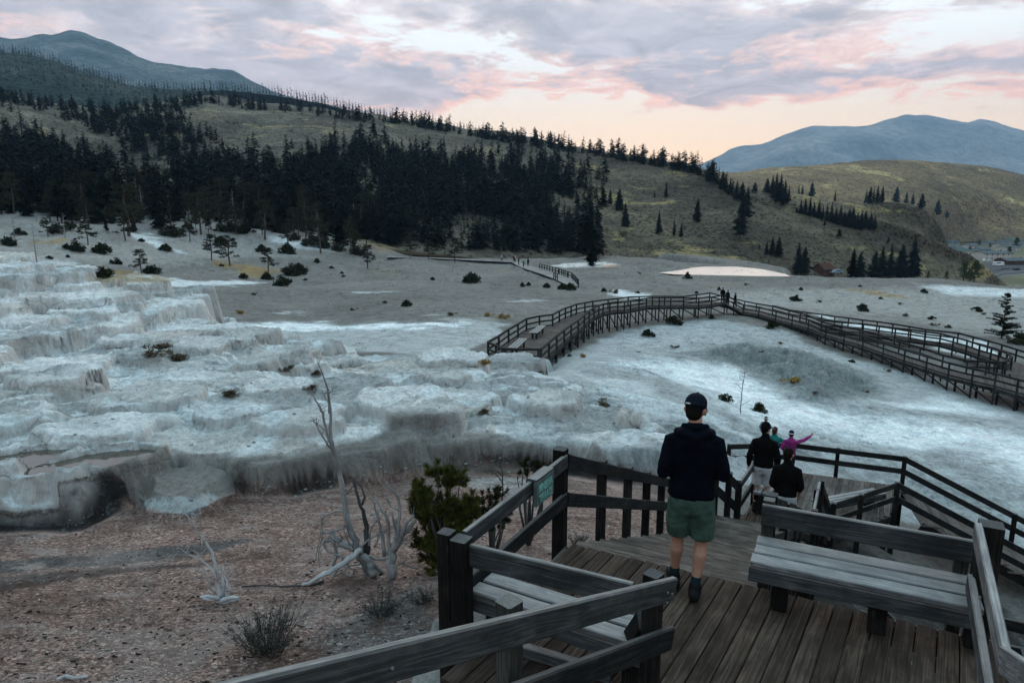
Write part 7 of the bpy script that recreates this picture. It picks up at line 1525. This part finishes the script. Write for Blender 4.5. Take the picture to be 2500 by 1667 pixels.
for k in range(46): stone(Rk.uniform(1000, 1560) if k < 26 else Rk.uniform(150, 900), Rk.uniform(930, 1120), Rk.uniform(4, 10), 'pale loose stone lying on the white terraces', 'loose stones on the white terraces')
# ------------------------------------------------------------------ the village in the valley
M_ROOF = simple('slate roof', (.075, .095, .105), .8, .2, .5); M_ROOFG = simple('green roof', (.05, .10, .09), .8, .2, .5); M_WALLW = simple('cream wall', (.50, .45, .41), .85, .08, .5); M_WALLG = simple('grey wall', (.30, .33, .34), .85, .1, .5); M_WIN = simple('dark window glass', (.02, .025, .03), .15, 0); M_BROWN = simple('red brown timber', (.085, .042, .03), .85, .2, .5)
M_LAMP = simple('lit lamp', (1, .9, .7), .5, 0, em=(1.0, .72, .38), ems=14)
ZV = -37
def house(px, py, w_, d_, h_, rz, wall, roof, label, gable=1.6, nwin=3, rows=1, name='house', z=None, F=None):
    P = PZ(px, py, ZV) if F is None else PF(px, py, F); root = thing(name, label, 'house', P, None, rz); hx, hy = w_/2, d_/2
    def pt(mb, nm, mat, par_=None): o = mb.build(nm, mat, par_ or root); o.matrix_parent_inverse = Matrix.Identity(4); return o
    mb = MB(); mb.prism([(-hx, -hy), (hx, -hy), (hx, hy), (-hx, hy)], -.6, h_); mb.face([(-hx, -hy, h_), (-hx, hy, h_), (-hx, 0, h_+gable*.92)]); mb.face([(hx, hy, h_), (hx, -hy, h_), (hx, 0, h_+gable*.92)]); pt(mb, 'wall', wall)
    mb = MB(); o_ = .5
    for s_ in (-1, 1): a, b_, c_, d2 = (-hx-o_, s_*(hy+o_), h_-.15), (hx+o_, s_*(hy+o_), h_-.15), (hx+o_, 0, h_+gable), (-hx-o_, 0, h_+gable); mb.face([a, b_, c_, d2]); mb.face([(q[0], q[1], q[2]-.22) for q in (d2, c_, b_, a)]); mb.face([a, (a[0], a[1], a[2]-.22), (b_[0], b_[1], b_[2]-.22), b_])
    pt(mb, 'roof', roof)
    mb = MB(); mb.box((hx*.35, hy*.2, h_+gable*.85), (.7, .7, 1.3)); pt(mb, 'chimney', wall)
    for r_ in range(rows):
        for k in range(nwin):
            mb = MB(); x = -hx+(k+.5)*w_/nwin; mb.box((x, -hy-.03, 1.5+r_*2.9), (.9, .08, 1.4)); pt(mb, 'window', M_WIN)
    mb = MB(); mb.box((hx*.1+.9, -hy-.04, 1.0), (.95, .1, 2.0)); pt(mb, 'door', M_BROWN)
    return root
HS = [(2310,609,13,10,2.8,.35,M_WALLG,M_ROOF,'grey house at the left end of the village'),(2322,596,14,9,2.8,.2,M_WALLG,M_ROOF,'pale gabled house left of the dark round tree'),(2334,612,12,9,2.6,.5,M_WALLG,M_ROOF,'low grey house under the round tree'),(2368,606,15,11,3,.4,M_WALLW,M_ROOF,'house with white gable right of the round tree'),
 (2372,590,12,9,3,.6,M_WALLG,M_ROOF,'small pale gable behind the round tree'),(2406,586,18,9,3,.25,M_WALLG,M_ROOFG,'green roofed house at the back of the village'),(2410,598,16,10,3,.45,M_WALLG,M_ROOF,'grey roofed house in the middle row'),(2434,588,14,9,3,.3,M_WALLG,M_ROOF,'back row house with dark roof'),(2446,604,17,10,3,.45,M_WALLW,M_ROOF,'house with pale gable near the cream building'),
 (2470,592,22,10,3,.35,M_WALLG,M_ROOFG,'long green roofed house at the back right'),(2492,600,18,9,3,.4,M_WALLG,M_ROOF,'grey roofed house at the right edge'),(2396,615,14,9,2.6,.3,M_WALLG,M_ROOF,'low house between the small trees'),(2462,612,18,10,3.4,.3,M_WALLW,M_ROOF,'cream house above the long cream building'),(2440,596,13,9,2.8,.5,M_WALLG,M_ROOF,'narrow house in the back row'),(2480,645,24,13,3.2,.05,M_BROWN,M_ROOF,'long low dark building at the right edge')]
for h_ in HS: house(h_[0], h_[1], *h_[2:9])
house(2420, 634, 24, 12, 5.6, .12, M_WALLW, M_ROOF, 'long two storey cream building with dark windows', 1.5, 5, 2); house(2352, 622, 18, 11, 4.0, .15, M_WALLW, M_ROOFG, 'cream building with dark green roof at its left', 1.4, 4, 1)
house(2010, 668, 6.0, 5, 2.0, .5, M_BROWN, M_BROWN, 'small red brown cabin below the plateau rim', 2.2, 2, 1, 'cabin', F=265); house(2264, 668, 12, 8, 3, .3, M_WALLG, M_ROOFG, 'green roofed house behind the rim firs', 2, 3, F=330)
def vehicle(px, py, L, W_, H_, rz, body, label, name='parked_car', cat='car', F=None, lit=False, boxy=False):
    P = PZ(px, py, ZV) if F is None else PF(px, py, F); root = thing(name, label, cat, P, None, rz)
    def pt(o): o.matrix_parent_inverse = Matrix.Identity(4)
    prof = [(-L/2, .35), (L/2, .35), (L/2, .8), (L*.28, H_*.58), (L*.15, H_*.97), (-L*.36, H_), (-L*.47, H_*.6), (-L/2, H_*.55)] if not boxy else [(-L/2, .4), (L/2, .4), (L/2, H_*.75), (L*.40, H_), (-L*.46, H_), (-L/2, H_*.9)]
    mb = MB(); n = len(prof)
    for s_ in (-1, 1):
        for x, z_ in prof: mb.v.append((x, s_*W_/2*(1 if z_ < H_*.7 else .86), z_)); mb.g.append((0, 0, 0)); mb.t.append(.5)
    for i in range(n): j = (i+1) % n; mb.f.append((i, j, n+j, n+i)); mb.m.append(0)
    mb.f.append(tuple(range(n-1, -1, -1))); mb.f.append(tuple(range(n, 2*n))); mb.m += [0, 0]; pt(mb.build('body', body, root))
    for x in (-L*.32, L*.32):
        for s_ in (-1, 1): mb = MB(); mb.tube([(x, s_*(W_/2-.2), .33), (x, s_*(W_/2+.02), .33)], [.33, .33], 12); pt(mb.build('wheel', M_SHOE, root))
    for s_ in (-1, 1): mb = MB(); mb.box((-L*.12, s_*(W_/2*.93), H_*.78), (L*.42, .10, H_*.22)); pt(mb.build('window', M_WIN, root))
    for s_ in (-1, 1): mb = MB(); mb.box((L/2+.02, s_*W_*.34, .72), (.08, .34, .2)); pt(mb.build('headlight', M_LAMP if lit else M_WIN, root))
M_CARW = simple('white car paint', (.62, .64, .66), .35, .05, 1); M_CARS = simple('silver blue car paint', (.20, .25, .30), .35, .05, 1); M_CARD = simple('dark car paint', (.03, .035, .045), .35, .05, 1)
vehicle(2409, 638, 6.4, 2.1, 2.0, .1, M_CARW, 'white pickup truck in front of the cream building', 'pickup_truck', 'truck'); vehicle(2437, 649, 7.6, 2.4, 3.0, .15, M_CARW, 'white camper trailer standing by the road', 'camper_trailer', 'trailer', boxy=True)
vehicle(2482, 660, 4.6, 1.9, 1.6, .2, M_CARD, 'dark green car at the right edge of the village'); vehicle(2041, 668, 4.8, 1.9, 1.6, 3.3, M_CARS, 'pale car parked beside the red brown cabin', F=262); vehicle(2300, 673, 4.6, 1.9, 1.6, -1.75, M_CARD, 'car with both headlights lit behind the plateau rim', F=300, lit=True); vehicle(2326, 669, 4.6, 1.9, 1.5, .2, M_CARS, 'pale car hidden between the trees by the road', F=310)
# road through the valley with its verge
M_ROAD = simple('asphalt road', (.050, .056, .064), .75, .12, .4); M_LINE = simple('road paint', (.55, .55, .52), .8, .1, 1)
rl = [(2380,700),(2392,686),(2400,672),(2420,662),(2450,656),(2500,652)]; rr2 = [(2500,704),(2440,700),(2432,690),(2434,682),(2450,674),(2500,670)]
mb = MB(); A_ = [PZ(x, y, ZV+.06) for x, y in rl]; B_ = [PZ(x, y, ZV+.06) for x, y in rr2]
for i in range(5): mb.face([A_[i], B_[i], B_[i+1], A_[i+1]])
mb.face([PZ(2395,640,ZV+.06), PZ(2500,640,ZV+.06), PZ(2500,652,ZV+.06), PZ(2420,662,ZV+.06)]); tag(mb.build('road', M_ROAD), kind='structure')
mb = MB(); c0 = [a.lerp(b, .93)+V(0, 0, .03) for a, b in zip(A_, B_)]; c1 = [a.lerp(b, .95)+V(0, 0, .03) for a, b in zip(A_, B_)]; c2 = [a.lerp(b, .5)+V(0, 0, .03) for a, b in zip(A_, B_)]; c3 = [a.lerp(b, .515)+V(0, 0, .03) for a, b in zip(A_, B_)]
for i in range(5): mb.face([c0[i], c1[i], c1[i+1], c0[i+1]]); mb.face([c2[i], c3[i], c3[i+1], c2[i+1]])
tag(mb.build('road_marking', M_LINE), kind='structure')
# steam drifting off the hot pool
ms = bpy.data.materials.new('steam'); ms.use_nodes = True; nt = ms.node_tree; nt.nodes.clear(); Ts = NT(nt); pv = Ts.add('ShaderNodeVolumePrincipled'); ou = Ts.add('ShaderNodeOutputMaterial'); nt.links.new(pv.outputs[0], ou.inputs['Volume'])
oc = Ts.add('ShaderNodeTexCoord').outputs['Object']; nn_ = Ts.noise(oc, .35, 3, .6, .8); Ts.put(pv.inputs['Density'], Ts.mapr(nn_, .46, .68, 0, .16)); pv.inputs['Color'].default_value = (.9, .85, .84, 1)
ps_ = PF(1475, 641, 226); bl_ = BL(); bl_.ball((0, 0, 0), (10, 5, 2.0), 16); me_ = bpy.data.meshes.new('steam'); me_.from_pydata(bl_.v, [], bl_.f); me_.materials.append(ms); o = link('steam', me_); o.location = ps_+V(0, 0, .6); tag(o, 'thin steam drifting over the hot pool at the foot of the hill', 'steam', kind='stuff')
